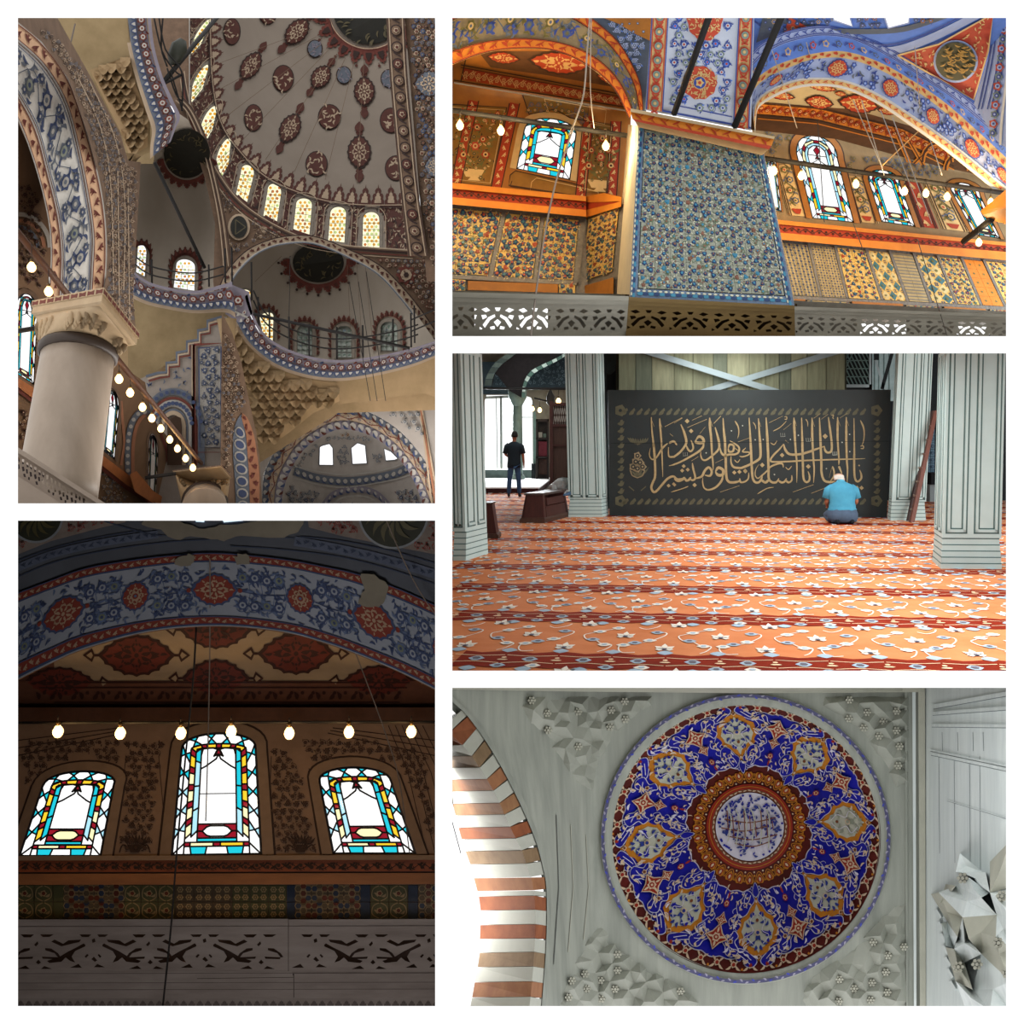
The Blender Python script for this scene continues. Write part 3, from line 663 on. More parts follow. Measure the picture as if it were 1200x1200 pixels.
	M_redf = mat('field_red', '#6d2f2a', .85, var=.15); M_pale = mat('field_pale', '#665d57', .85); M_ro = mat('roundel_dark', '#1f2117', .7, var=.2)
	for side, pts, c, r, lab in ((0, [(8, 604), (150, 604), (147, 612), (120, 618), (60, 634), (8, 655)], (42, 604), 30, 'dark roundel in a red field at the upper left of the dim arch'), (1, [(360, 606), (522, 606), (522, 652), (460, 640), (400, 628), (362, 618)], (461, 602), 39, 'dark roundel in a red field at the upper right of the dim arch')):
		root = thing('roundel', PX(*c, SU(*c)), lab, 'roundel'); mb = MB(); mb.fill(pts, SU, 14, off=.02, mi=0); o = Orn(mb, SU, off=.04); ring = [(c[0]+(r+3)*cos(tau*i/24), c[1]+(r+3)*sin(tau*i/24)) for i in range(24)]
		o.scatter(pts, 11, [(1, 0, 1)], [1], vine=1, seed=side, holes=[ring], r=.24); mb.build('red_field', [M_pale, M_redf], root)
		mb = MB(); o = Orn(mb, SU, off=.05); o.T = lambda x, y: (x, max(y, 600.5)); o.disc(c[0], c[1], r+2.5, 1, 48); o.disc(c[0], c[1], r, 0, 48, layer=1)
		for i in range(14): a = tau*i/14; o.leaf(c[0]+r*.15*cos(a), c[1]+r*.15*sin(a), r*.75, r*.16, a, 2, .25, layer=2)
		mb.build('disc', [M_ro, mat('roundel_rim', '#6a6f74', .7), mat('roundel_gold', '#3e3a22', .6)], root)
	M_b1 = mat('band_navy', '#2e3648', .85, var=.15)
	for pts, w, m in (([(6, 672), (60, 650), (120, 636), (185, 626)], 9, 0), ([(6, 663), (60, 643), (120, 629), (165, 622)], 1.3, 1), ([(6, 683), (60, 660), (120, 646), (190, 636), (250, 632)], 1.3, 1), ([(526, 678), (460, 658), (400, 644), (345, 634)], 11, 0), ([(526, 665), (460, 646), (400, 634), (352, 629)], 1.3, 1), ([(526, 690), (460, 668), (400, 653), (330, 644), (270, 640)], 1.3, 1), ([(120, 610), (160, 622), (190, 628)], 1.6, 1), ([(190, 628), (260, 624), (345, 631)], 1, 1)):
		q = cr(pts, 6); mb = MB(); mb.stroke(q, w, SU, .03, 0);
		if w > 8:
			st2 = Strip([(x, y-w/2+1) for x, y in q], [(x, y+w/2-1) for x, y in q], 40); o = Orn(mb, SU, st2, .045); o.zig(st2.L, st2.W, 9, 1)
		mb.build('painted_band', [(mat('band_slate', '#454c5c', .85), M_b1)[m], M_b1], None, kind='stuff', label='dark painted line or leaf band running along above the wide arch', cat='wall painting', group='bands above the wide arch')
	M_pe = mat('peeled_plaster', '#6f6a5e', .9, hex2='#605b51', scale=2)
	for i, pts in enumerate(([(165, 612), (200, 608), (232, 618), (258, 616), (300, 610), (352, 606), (350, 622), (325, 630), (282, 628), (262, 634), (230, 628), (205, 632), (188, 622)], [(206, 655), (222, 650), (228, 657), (220, 664), (206, 662)], [(277, 651), (290, 650), (291, 661), (278, 661)], [(424, 672), (452, 682), (450, 704), (440, 712), (420, 706), (426, 692)])):
		mb = MB(); rnd = random.Random(i); q = [(x+rnd.uniform(-1.5, 1.5), y+rnd.uniform(-1.5, 1.5)) for x, y in cr(pts, 4, True)]; mb.poly(q, SU if i == 0 else SA, .055 if i == 0 else .085); mb.build('peeled_patch', M_pe, None, label=('large peeled plaster patch at the very top above the wide arch', 'small peeled patch left of the arch crown', 'small peeled patch right of the arch crown', 'peeled patch over the arch border at the right')[i], cat='plaster patch')
	for i, (q) in enumerate(([(227, 600), (240, 600), (240, 612.5), (229, 612)], [(256, 600), (290, 600), (285, 611), (262, 613)])):
		r = thing('window_%d' % (i+6), PX(*q[0], 11.4), None, None); r['kind'] = 'structure'
		mb = MB(); mb.fill(q, lambda x, y: SU(x, y)-.06, 20); mb.build('pane', mat('glowing_pane', '#dff6ff', emit=1.0), r); mb = MB(); mb.stroke(q+[q[0]], 1.6, lambda x, y: SU(x, y)-.07, 0, 0, .02); mb.build('window_frame', M_bl2, r)  # panes glow by emission for the bright sky; the wall behind is solid
	# ---- ropes and lamps
	def rope(lab, pts, d, r=.008):
		mb = MB(); mb.tube([PX(x, y, dd) for (x, y), dd in zip(cr(pts, 4), [d[0]+(d[1]-d[0])*i/(4*(len(pts)-1)) for i in range(4*(len(pts)-1)+1)])], r, n=5); mb.build('rope', M_iron if 'black' in lab else mat('rope_pale', '#6b6058', .9), label=lab, cat='rope', group='hanging wires of the dim gallery')
	rope('thin black wire hanging past the middle window\'s left side to the bottom', [(230, 735), (226, 800), (218, 880), (207, 1000), (200, 1090), (190, 1186)], (13.2, 12.6), .012)
	rope('pale cord hanging straight before the middle window', [(246, 655), (246, 740), (244, 860), (241, 962)], (11.8, 13.6))
	rope('pale cord hanging aslant above the right-hand stained window', [(417, 766), (430, 800), (452, 860), (468, 915), (480, 1000)], (12.6, 14.2))
	rope('thin pale cord across the upper right of the wide arch', [(452, 608), (470, 650), (490, 690), (511, 722)], (11.5, 12))
	mb = MB(); mb.tube([PX(8, 847, 14.6), PX(523, 846, 14.6)], .02); mb.build('lamp_rail', M_iron, label='thin dark rail carrying seven bulbs above the three stained windows', cat='rail')
	for i, (x, y) in enumerate(((68, 857), (141, 859), (212, 859), (271, 857), (339, 859), (409, 857.5), (482, 857))):
		bulb(PX(x, y, 14.55), .074, '%s glowing bulb from the left on the rail above the three stained windows' % ('first', 'second', 'third', 'fourth', 'fifth', 'sixth', 'seventh')[i], 'bulbs of the dim gallery', 11, drop=.08, glow=3)
	# unseen wall and floor added to close the outer sides, so the bay stays dim
	M_side = mat('blocker_dark', '#4a3c33', .9)
	mb = MB(); mb.face([PX(2, 602, 3.12), PX(2, 1345, 3.12), PX(2, 1345, 17.5), PX(2, 602, 17.5)]); mb.build('wall_blocker_left', M_side, kind='structure')
	mb = MB(); mb.face([PX(2, 1345, 3.12), PX(519, 1345, 3.12), PX(519, 1345, 15), PX(2, 1345, 15)]); mb.build('floor_blocker', M_side, kind='structure')
dark_gallery()

# ================================================================== looking up into the great dome (left, top)
def great_dome():
	M_cr = mat('dome_plaster', '#8f8377', .85, hex2='#84786c', scale=.7); M_cr2 = mat('halfdome_plaster', '#a2978a', .85, hex2='#968b7d', scale=.8); M_ink = mat('ornament_red_brown', '#4f2a22', .8, var=.15); M_ink2 = mat('ornament_dark', '#31201b', .8, var=.15); M_red = mat('ornament_red', '#65332a', .8, var=.15); M_lt = mat('ornament_cream', '#a8937c', .8, var=.1)
	M_bl = mat('ornament_blue', '#3b4562', .8, var=.15); M_bg = mat('ornament_blue_grey', '#5b606a', .8, var=.15); M_pw = mat('ornament_pale', '#a09b94', .8, var=.06); M_br = mat('ornament_brown', '#6b5544', .85, var=.2); M_tan = mat('bare_tan_stone', '#a58a68', .85, hex2='#86704f', scale=1.6, bump=.4); M_tan2 = mat('bare_tan_wall', '#94805f', .9, hex2='#7a6749', scale=2, bump=.3); M_blk = mat('medallion_black', '#1d1b14', .7, var=.2); M_gold = mat('medallion_gold', '#4a4128', .6); M_or = mat('ornament_orange', '#94644a', .75, var=.12); M_lilac = mat('ornament_lilac', '#77707a', .8, var=.12)
	PAL = [M_cr, M_ink, M_ink2, M_red, M_lt, M_bl, M_bg, M_pw, M_br, M_or, M_lilac, M_blk, M_gold]
	def S(x, y): return 26-5.5*(((x-425)/215)**2+(max(-20, y)/285)**2)
	D1 = cr([(247, 10), (247, 60), (251, 110), (262, 150), (287, 184), (313, 208), (349, 225), (386, 236), (427, 240), (482, 240)], 6)
	D2 = cr([(212, 10), (213, 70), (219, 115), (232, 160), (250, 198), (270, 228), (290, 247), (320, 266), (357, 282), (405, 291), (487, 297)], 6)
	WD = [((223, 66), (236, 52), (227, 45), (244, 33), (243, 23)), ((223, 123), (238, 104), (225, 101), (242.5, 87), (239.5, 77)), ((239, 171), (249.5, 152), (235, 148), (253, 136), (248.5, 125)), ((259, 210), (268.5, 192), (253, 187), (270, 174), (265, 163)),
		  ((276, 228), (290, 237), (282, 201), (298, 204), (290.5, 193)), ((308, 253), (325, 260), (313, 224), (330, 226), (321.5, 215)), ((343, 270), (363, 275), (346.5, 240), (366, 241), (356.5, 232)), ((384, 282), (404, 284.5), (386.5, 251), (406, 251), (396.5, 242)), ((424, 289), (445, 290.5), (425, 258), (445, 258), (435, 248))]
	wins = [Win(*w, S) for w in WD]; holes = [w.hole(0) for w in wins]
	dome_poly = [(205, 5), (490, 5), (492, 300)]+D2[::-1]
	mb = MB(); mb.fill(dome_poly, S, 13, holes=holes)
	for h in holes: mb.rim(h, S, .4)
	mb.build('ceiling_great_dome', M_cr, kind='structure')
	def lattice_window(n, w, pale=False, hexr=2.6, S_=None, seed=0):
		S_ = S_ or w.S; r = thing('window_%d' % n, PX(*w.bl, S_(*w.bl)), None, None); r['kind'] = 'structure'; rnd = random.Random(seed)
		Sb = lambda x, y: S_(x, y)+.1; h = w.hole(.06); mb = MB(); mb.fill(w.hole(0), Sb, 30, mi=0 if pale or n > 35 else 2)
		xs = [p[0] for p in h]; ys = [p[1] for p in h]; y = min(ys); row = 0
		while y < max(ys):
			x = min(xs)+(hexr if row % 2 else 0)
			while x < max(xs):
				if inside(x, y, h): mb.face([PX(x+hexr*.72*cos(a), y+hexr*.72*sin(a), Sb(x, y)-.02) for a in [tau*k/6 for k in range(6)]], rnd.choice((1, 1, 2, 3, 1, 4)))
				x += hexr*2
			y += hexr*1.6; row += 1
		m = [GL['w'] if not pale else mat('dim_glass', '#a9b3ac', .3), glass('glass_amber', '#d9a440'), glass('glass_honey', '#fbf2cc'), glass('glass_sage', '#b8cf9c'), glass('glass_rust', '#b9744a')] if not pale else [mat('dim_glass', '#a5aba2', .3), mat('dim_green', '#6f8275', .4), mat('dim_blue', '#7b8a92', .4), mat('dim_grey', '#8f968e', .4), mat('dim_green', '#6f8275')]
		mb.build('pane', m, r); mb = MB(); ob = w.hole(0); mb.stroke(ob+[ob[0]], 1.2, Sb, .03, 0, .03);
		for x0, x1 in ((.33, .33), (.66, .66)): p, q = w.at(x0, 0), w.at(x1, w.asp+.1); mb.stroke([p, q], .5, Sb, .03, 0, .02)
		for k in range(1, 5): mb.stroke([w.at(.02, w.asp*k/4.5), w.at(.98, w.asp*k/4.5)], .5, Sb, .03, 0, .02)
		mb.build('leading', mat('lead_grey', '#5c5a50', .6), r)
		mb = MB(); o1, o2 = w.hole(0), w.px(w.outline(-.16, bot=-.06)); q = [PX(x, y, S_(x, y)-.04) for x, y in o1]+[PX(x, y, S_(x, y)-.02) for x, y in o2]; nn = len(o1); mb.mesh(q, [(i, i+1, nn+i+1, nn+i) for i in range(nn-1)]); mb.build('window_surround', mat('surround_grey', '#83796d', .8), r)
	for k, w in enumerate(wins): lattice_window(20+k, w, seed=k)
	# painted drum band, crests, medallions and roundels
	mb = MB(); o = Orn(mb, S, off=.05)
	st = Strip(D1, D2, 90);
	big = [w.px(w.outline(-.3, bot=-.1)) for w in wins]
	nseg = 160
	for i in range(nseg):
		for j in range(6):
			q = [st.at(i/nseg, j/6), st.at((i+1)/nseg, j/6), st.at((i+1)/nseg, (j+1)/6), st.at(i/nseg, (j+1)/6)]; c = ((q[0][0]+q[2][0])/2, (q[0][1]+q[2][1])/2)
			if any(inside(c[0], c[1], b) for b in big): continue
			mb.face([PX(x, y, S(x, y)-.03) for x, y in q], 1)
	rnd = random.Random(1); o2 = Orn(mb, S, st, .06)
	for k in range(1500):
		x, y = rnd.uniform(0, st.L), rnd.uniform(.04, .92)*st.W; p = st(x, y)
		if any(inside(p[0], p[1], b) for b in big): continue
		o2.leaf(x, y, 4.6, 1.4, rnd.uniform(0, tau), rnd.choice((4, 2, 8)), .25)
	for w in wins: ob = w.px(w.outline(-.34, bot=-.1)); o.line(ob, .9, 4, 2)
	for v, mi in ((.0, 4), (.05, 2), (.93, 4), (.97, 2), (1.0, 4)): o2.line([(st.L*i/90, v*st.W) for i in range(91)], 1, mi, 2)
	o3 = Orn(mb, S, st, .05); o3.crest(st.L, 17, 19, 1, 4, y0=0, up=-1)
	rib = lambda x: x > 458
	def ogee(x, y, rx, ry, rot, mi=1):
		o.medal(x, y, ry, rx, mi, 2, 4, 8, rot=rot, tip=.12)
		for s in (-1, 1):
			a = rot if s > 0 else rot+pi; cx2, cy2 = x+cos(a)*ry*1.25, y+sin(a)*ry*1.25; o.leaf(cx2, cy2, ry*.75, rx*.8, a, mi, 0, layer=1); o.disc(cx2, cy2, rx*.3, mi, 6)
	for x, y, rx, ry, rot in ((294, 77, 11, 17, -1.0), (348, 37, 12, 17, -.85), (376, 90, 11, 14, -.95), (340, 150, 12, 17, -1.1), (427, 107, 12.5, 16, -1.57), (421, 178, 14, 18, -1.57)): ogee(x, y, rx, ry, rot, 1)
	for x, y, rx, ry, c in ((272, 37, 9, 15, 1), (332, 92, 11.5, 15, 1), (297, 138, 10, 15, 1), (386, 137, 12.5, 14, 1), (371, 192, 12, 14, 1), (314, 17, 9, 11, 1), (369, 57, 8, 9.5, 6), (403, 88, 8, 9.5, 6), (458, 141, 12, 14, 1), (464, 197, 12, 14, 1), (456, 92, 9, 10, 6)):
		o.disc(x, y, rx+1.2, 2, 20, ry=ry+1.2); o.disc(x, y, rx, c, 20, layer=1, ry=ry)
		for k in range(16): a, q = rnd.uniform(0, tau), math.sqrt(rnd.uniform(.05, .75)); o.leaf(x+rx*q*cos(a), y+ry*q*sin(a), rx*.5, rx*.17, rnd.uniform(0, tau), 4 if c != 6 else 10, .3, layer=2)
	for k in range(13): a = k*.16+.05; o.line([(430+cos(pi*.5+a)*70, 10+sin(pi*.5+a)*62), (430+cos(pi*.5+a)*235, 10+sin(pi*.5+a)*205)], .5, 8) if k < 8 else None
	o.disc(432, 10, 42, 11, 40, ry=42, layer=2);
	for k in range(60): a, q = rnd.uniform(0, tau), 38*math.sqrt(rnd.random()); o.leaf(432+q*cos(a), 10+q*sin(a), 9, 2.2, a+.4, 12, .2, layer=6)
	arc = [(432+45*cos(pi*(1.15-1.3*k/40)), 10+45*sin(pi*(1.15-1.3*k/40))) for k in range(41)]; arc2 = [(432+46*cos(pi*(1.15-1.3*k/40)), 10+46*sin(pi*(1.15-1.3*k/40))) for k in range(41)]
	s2 = Strip([(x, y) for x, y in arc2], [(432+(x-432)*1.45, 10+(y-10)*1.45) for x, y in arc2], 41); s2.quads(mb, S, .04, 3, 0, .4); o4 = Orn(mb, S, s2, .06); o4.crest(s2.L, 15, s2.W*.85, 3, 2, y0=s2.W*.2, up=1); o4.line([(s2.L*i/40, 1) for i in range(41)], 1.2, 4, 2)
	for k in range(10): u = .06+.097*k; p = s2.at(u, 1.08); o.disc(p[0], p[1], 1.8, 1, 6); q = s2.at(u, .9); o.line([q, p], .8, 1)
	mb.build('dome_painting', PAL, kind='stuff', label='dark red medallions, roundels and crests painted inside the great dome', cat='wall painting')
	# ---- the great rib at the right and the painted panel beyond
	SRb = plane((455, 20, 18), (500, 300, 17), (505, 20, 17.4))
	mb = MB(); mb.fill([(473, 4), (524, 4), (524, 330), (500, 330)], SRb, 18, off=-.15); mb.build('wall_rib', M_br, kind='structure')
	R1 = [(452, 6), (456, 80), (463, 160), (470, 230), (478, 300)]; R2 = [(474, 6), (477, 80), (484, 160), (491, 230), (502, 300)]
	st = Strip(cr(R1, 5), cr(R2, 5), 40); mb = MB(); st.quads(mb, SRb, 0, 8); o = Orn(mb, SRb, st, .04)
	for v in (.04, .14, .86, .96): o.line([(st.L*k/40, v*st.W) for k in range(41)], 1, 2 if v < .1 or v > .9 else 4)
	n = 15
	for k in range(n): x = (k+.5)*st.L/n; o.disc(x, st.W*.5, 7, 2, 14); o.disc(x, st.W*.5, 5.4, 8 if k % 3 else 1, 12, layer=1); o.flower(x, st.W*.5, 3, 4, 1, None, 5, 2); o.line(cr([(x+6, st.W*.3), (x+9, st.W*.5), (x+11, st.W*.7)], 3), 1.8, 2)
	mb.build('rib_band', PAL, kind='stuff', label='chain of dark rings painted down the great rib at the right', cat='wall painting')
	mb = MB(); o = Orn(mb, lambda x, y: SRb(x, y)+.15, off=.03); reg = [(478, 8), (516, 8), (516, 320), (505, 320), (494, 230), (482, 90)]
	o.scatter(reg, 7.5, [(6, 8, 5), (4, 3, 8), (5, 6, 8), (2, 8, 3)], [2, 4, 3, 6], vine=2, seed=3, r=.36); o.medal(503, 98, 15, 16, 6, 2, 4, 8); o.medal(508, 195, 9, 13, 6, 2, 4, 8); mb.build('panel_painting', PAL, kind='stuff', label='flowers and grey-blue medallions painted right of the ring chain', cat='wall painting')
	# ---- dark pendentive between drum and lower arch
	SPd = plane((215, 100, 19.5), (480, 300, 19.3), (265, 330, 17.6))
	A2o = cr([(252, 352), (262, 324), (280, 301), (300, 287), (332, 277), (369, 277), (411, 293), (447, 312), (476, 341), (498, 369), (520, 402)], 6)
	A2i = cr([(262, 360), (272, 330), (290, 307), (310, 293), (335, 286), (368, 286), (408, 302), (443, 322), (470, 351), (491, 379), (512, 410)], 6)
	mb = MB(); mb.fill([(166, 5), (222, 5), (222, 110), (236, 160), (254, 196), (274, 226), (294, 245), (324, 264), (360, 280), (410, 289), (524, 296), (524, 408)]+A2o[::-1]+[(250, 330), (252, 262), (240, 209), (226, 165), (205, 128), (186, 112), (174, 70)], SPd, 14); mb.build('wall_pendentive', M_br, kind='structure')
	mb = MB(); o = Orn(mb, SPd, off=.04); hole = [[(280+16*cos(a), 266+19*sin(a)) for a in [tau*k/16 for k in range(16)]]]
	o.scatter([(256, 212), (275, 235), (300, 254), (340, 276), (300, 283), (275, 300), (262, 320), (258, 260)], 6, [(4, 8, 4), (6, 8, 1), (2, 8, 2)], [4, 6, 2], vine=4, seed=6, holes=hole); o.scatter([(420, 296), (500, 302), (516, 330), (516, 385), (490, 352), (455, 316)], 7, [(4, 3, 8), (6, 4, 1), (3, 4, 3)], [4, 3, 2], vine=3, seed=7)
	for d, w, mi in ((0, 2.2, 2), (-3, .9, 4), (3, 1.4, 3), (6, .9, 4)): o.line([(x-d*.5, y+d) for x, y in D2[8:]], w, mi, 1)
	o.flower(476, 322, 11, 3, 4, 2, 8); o.line([(222, 8), (222, 128)], 1, 7, 2)
	mb.build('pendentive_painting', PAL, kind='stuff', label='leaf painting on the dark pendentive under the dome windows', cat='wall painting')
	mb = MB(); o = Orn(mb, SPd, off=.07); o.disc(280, 266, 13, 0, 20, ry=15.5); o.disc(280, 266, 10, 1, 20, ry=13, layer=1)
	for k in range(3): a = k*2.1; o.line([(280+8*cos(a), 266+10*sin(a)), (280+8*cos(a+2.1), 266+10*sin(a+2.1))], 1, 2, 3)
	mb.build('roundel', [M_lt, M_blk, M_gold], label='small black roundel on the pendentive below the dome windows', cat='roundel')
	arch = thing('halfdome_arch', PX(380, 283, 17.5), 'painted arch framing the pale half dome with the railing', 'arch'); SAr = lambda x, y: SPd(x, y)-.25
	st = Strip(A2o, A2i, 70); mb = MB(); st.quads(mb, SAr, 0, 4); o = Orn(mb, SAr, st, .03); o.zig(st.L, st.W*.7, 7, 1, st.W*.1, w=.35)
	for v, mi in ((.03, 2), (.85, 7), (.97, 6)): o.line([(st.L*k/70, v*st.W) for k in range(71)], 1.3, mi, 1)
	mb.build('arch_band', PAL, arch)
	# ---- half dome with gallery ledge (centre right)
	def SH(x, y): return 17.4+2.6*max(0, 1-((x-385)/125)**2)*max(.1, 1-((y-345)/130)**2)
	L_t = cr([(290, 345), (296, 366), (309, 390), (333, 407), (365, 418), (396, 422), (430, 419), (467, 412), (490, 406), (520, 396)], 6); L_b = cr([(266, 364), (277, 384), (292, 406), (321, 429), (357, 442), (394, 446.5), (430, 442.5), (479, 431), (508, 420), (524, 414)], 6)
	hw = [Win((308, 394), (320, 401), (304, 374), (321, 371), (312, 366), SH), Win((281, 349), (293, 352), (283, 343), (294, 345), (289, 339), SH)]
	mb = MB(); mb.fill([(x+(385-x)*-.03, y-2) for x, y in A2i]+[(520, 412)]+[(x, y+6) for x, y in L_t[::-1]]+[(280, 380)], SH, 13, holes=[w.hole(0) for w in hw]); mb.build('ceiling_half_dome', M_cr2, kind='structure')
	for k, w in enumerate(hw): lattice_window(30+k, w, seed=30+k, hexr=2.2)
	for k, (cx_, y0, y1, w_) in enumerate(((357, 416, 381, 9), (403, 419, 382, 9.5), (456, 411, 377, 10))):
		w = Win((cx_-w_, y0), (cx_+w_, y0), (cx_-w_, y1+8), (cx_+w_, y1+8), (cx_, y1), lambda x, y: SH(x, y)-.12); lattice_window(33+k, w, pale=True, hexr=3, seed=40+k)
	mb = MB(); o = Orn(mb, SH, off=.05)
	o.disc(373, 308, 30, 11, 32, ry=23, layer=2); o.disc(374, 302, 7, 3, 12, ry=4, layer=4)
	for k in range(40): a, q = rnd.uniform(0, tau), math.sqrt(rnd.random())*.9; o.leaf(373+28*q*cos(a), 308+21*q*sin(a), 7, 1.6, rnd.uniform(0, tau), 12, .3, layer=6)
	arc = [(373+33*cos(a), 305+28*sin(a)) for a in [pi*1.02-pi*1.04*k/40 for k in range(41)]]; s2 = Strip(arc, [(373+(x-373)*1.38, 305+(y-305)*1.42) for x, y in arc], 41); s2.quads(mb, SH, .04, 3, 0, .35); o4 = Orn(mb, SH, s2, .06); o4.crest(s2.L, 11, s2.W*.75, 3, 1, y0=s2.W*.25, up=1)
	for k in range(11): p = s2.at(.04+.092*k, 1.1); o.disc(p[0], p[1], 1.7, 2, 6)
	for cx_, y0, y1, r_ in ((312, 398, 362, 15), (357, 416, 378, 16), (403, 419, 379, 17), (456, 411, 374, 18)):
		pts = [(cx_-r_*.85, y0)]+[(cx_+r_*.85*cos(a), y1+14+r_*.95*sin(a)) for a in [pi+pi*k/10 for k in range(11)]]+[(cx_+r_*.85, y0)]
		s3 = Strip(pts, [(cx_+(x-cx_)*1.32, (y0+(y-y0)*1.2)) for x, y in pts], 40); s3.quads(mb, SH, .05, 4, -.0, .5); o5 = Orn(mb, SH, s3, .07); o5.crest(s3.L, 6, s3.W*.95, 3, 1, y0=s3.W*.1, up=1)
	for x0, y0, x1, y1 in ((340, 300, 338, 405), (407, 310, 412, 415), (418, 305, 425, 415), (428, 310, 438, 415), (299, 330, 330, 300)): o.line([(x0, y0), (x1, y1)], .4, 8)
	mb.build('half_dome_painting', PAL, kind='stuff', label='black half roundel and red crests painted in the railed half dome', cat='wall painting')
	# ---- half dome at the left
	def SH1(x, y): return 17.6+2.0*max(0, 1-((x-215)/70)**2)*max(.1, 1-((y-250)/110)**2)
	hw1 = [Win((159, 319), (170, 324), (161, 293), (172, 296), (166, 286), SH1), Win((203, 337), (228, 341), (206, 312), (229, 314), (217.5, 303.5), SH1)]
	mb = MB(); mb.fill([(155, 180), (190, 160), (205, 130), (220, 140), (236, 170), (248, 212), (258, 262), (263, 310), (268, 350), (227, 350), (190, 345), (150, 330)], SH1, 12, holes=[w.hole(0) for w in hw1]); mb.build('ceiling_half_dome_left', M_cr2, kind='structure')
	for k, w in enumerate(hw1): lattice_window(36+k, w, seed=60+k, hexr=2.4)
	mb = MB(); o = Orn(mb, SH1, off=.05); o.disc(219, 180, 27, 11, 30, ry=29, layer=2); o.disc(224, 176, 6, 3, 10, layer=4)
	for k in range(40): a, q = rnd.uniform(0, tau), math.sqrt(rnd.random())*.9; o.leaf(219+24*q*cos(a), 180+26*q*sin(a), 7, 1.5, rnd.uniform(0, tau), 12, .3, layer=6)
	arc = [(219+28*cos(a), 181+30*sin(a)) for a in [pi*.95-pi*.9*k/40 for k in range(41)]]; s2 = Strip(arc, [(219+(x-219)*1.36, 181+(y-181)*1.36) for x, y in arc], 41); s2.quads(mb, SH1, .04, 3, 0, .4); o4 = Orn(mb, SH1, s2, .06); o4.crest(s2.L, 9, s2.W*.7, 3, 1, y0=s2.W*.3, up=1)
	for cx_, y0, y1, r_ in ((166, 322, 284, 11), (217, 340, 301, 17)):
		pts = [(cx_-r_*.85, y0)]+[(cx_+r_*.85*cos(a), y1+14+r_*.95*sin(a)) for a in [pi+pi*k/10 for k in range(11)]]+[(cx_+r_*.85, y0)]
		s3 = Strip(pts, [(cx_+(x-cx_)*1.4, (y0+(y-y0)*1.25)) for x, y in pts], 40); s3.quads(mb, SH1, .05, 1, -.0, .6); o5 = Orn(mb, SH1, s3, .07); o5.crest(s3.L, 6, s3.W*.9, 1, 3, y0=s3.W*.2, up=1)
	mb.build('half_dome_painting', PAL, kind='stuff', label='black roundel and dark crests painted in the left half dome', cat='wall painting')
	a1 = Strip(cr([(205, 118), (219, 132), (234, 166), (246, 208), (256, 260), (261, 312)], 6), cr([(213, 112), (228, 130), (243, 164), (254, 206), (265, 258), (272, 312)], 6), 40); mb = MB(); a1.quads(mb, lambda x, y: SPd(x, y)-.2, 0, 8); o = Orn(mb, lambda x, y: SPd(x, y)-.2, a1, .03)
	for v, mi in ((.1, 4), (.35, 2), (.6, 4), (.9, 2)): o.line([(a1.L*k/40, v*a1.W) for k in range(41)], 1, mi)
	mb.build('arch_band', PAL, label='narrow ribbed arch edge between the left half dome and the pendentive', cat='arch')
	# ---- ledges (cornices) with blue and red ornament, and iron railings
	def ledge(label, A, B, d, parent_rail):
		root = thing('gallery_ledge', PX(*A[len(A)//2], d), label, 'ledge'); Sx = flat(d) if not callable(d) else d
		st = Strip(A, B, 60)
		for nm, v0, v1, t, mi in (('top_edge', 0, .13, .2, 10), ('upper_band', .16, .58, .1, 10), ('lower_band', .58, .86, .14, 6), ('bottom_edge', .86, 1, .03, 4)):
			s3 = st.sub(v0, v1); mb = MB(); s3.quads(mb, Sx, t, mi); o = Orn(mb, Sx, s3, t+.02)
			if nm == 'upper_band':
				n = int(s3.L/10)
				for k in range(n): x = (k+.5)*s3.L/n; (o.flower(x, s3.W*.5, s3.W*.36, 3 if k % 2 else 1, 7, 3, 6), o.leaf(x+3, s3.W*.2, 7, 2.6, .9 if k % 2 else -.9, 3 if k % 3 else 5, .2))
			elif nm == 'lower_band': o.crest(s3.L, 8, s3.W*.9, 5, 7, y0=0, up=1)
			mb.build(nm, PAL, root)
		return st
	st1 = ledge('painted cornice ledge running round under the railed half dome', L_t, L_b, 15.6, None)
	st2 = ledge('painted cornice ledge under the left half dome', cr([(152, 314), (170, 328), (190, 335), (227, 341), (262, 333), (272, 330)], 6), cr([(152, 348), (170, 356), (190, 361), (227, 367), (263, 366), (276, 372)], 6), 15.4, None)
	mb = MB(); mb.prism([(268, 332), (292, 342), (296, 368), (280, 378), (264, 368)], flat(15.5), .1); o = Orn(mb, flat(15.5), off=.12); o.flower(279, 352, 6, 1, 2, 1, 6); o.line([(268, 362), (290, 372)], 2.5, 2); mb.build('ledge_corner', [M_lilac, M_red, M_pw], label='painted corner block where the two cornice ledges meet', cat='ledge')
	def railing(label, pts, tall, d, posts):
		root = thing('railing', PX(*pts[0], d), label, 'railing'); q = cr(pts, 6)
		for f in (.42, .9): mb = MB(); mb.tube([PX(x, y-tall*f, d) for x, y in q], .012, n=5); mb.build('rail', M_iron, root)
		for (x, y, h) in posts: mb = MB(); mb.tube([PX(x, y, d), PX(x-.5, y-h, d), ], .014, n=5); mb.build('post', M_iron, root)
	railing('black iron railing along the ledge of the railed half dome', [(297, 362), (310, 387), (334, 404), (365, 415), (396, 419), (430, 416), (467, 409), (490, 402)], 24, 15.5, [(339, 411, 40), (362.5, 418, 38), (395, 421, 38), (425.5, 419, 38), (461, 412, 38), (482, 407, 40), (316, 396, 36), (303, 384, 36), (295, 352, 45)])
	railing('black iron railing on the ledge under the left half dome', [(158, 318), (172, 328), (192, 334), (227, 338), (262, 330)], 20, 15.3, [(178, 332, 28), (245, 336, 26), (264, 331, 40), (272, 334, 44)])
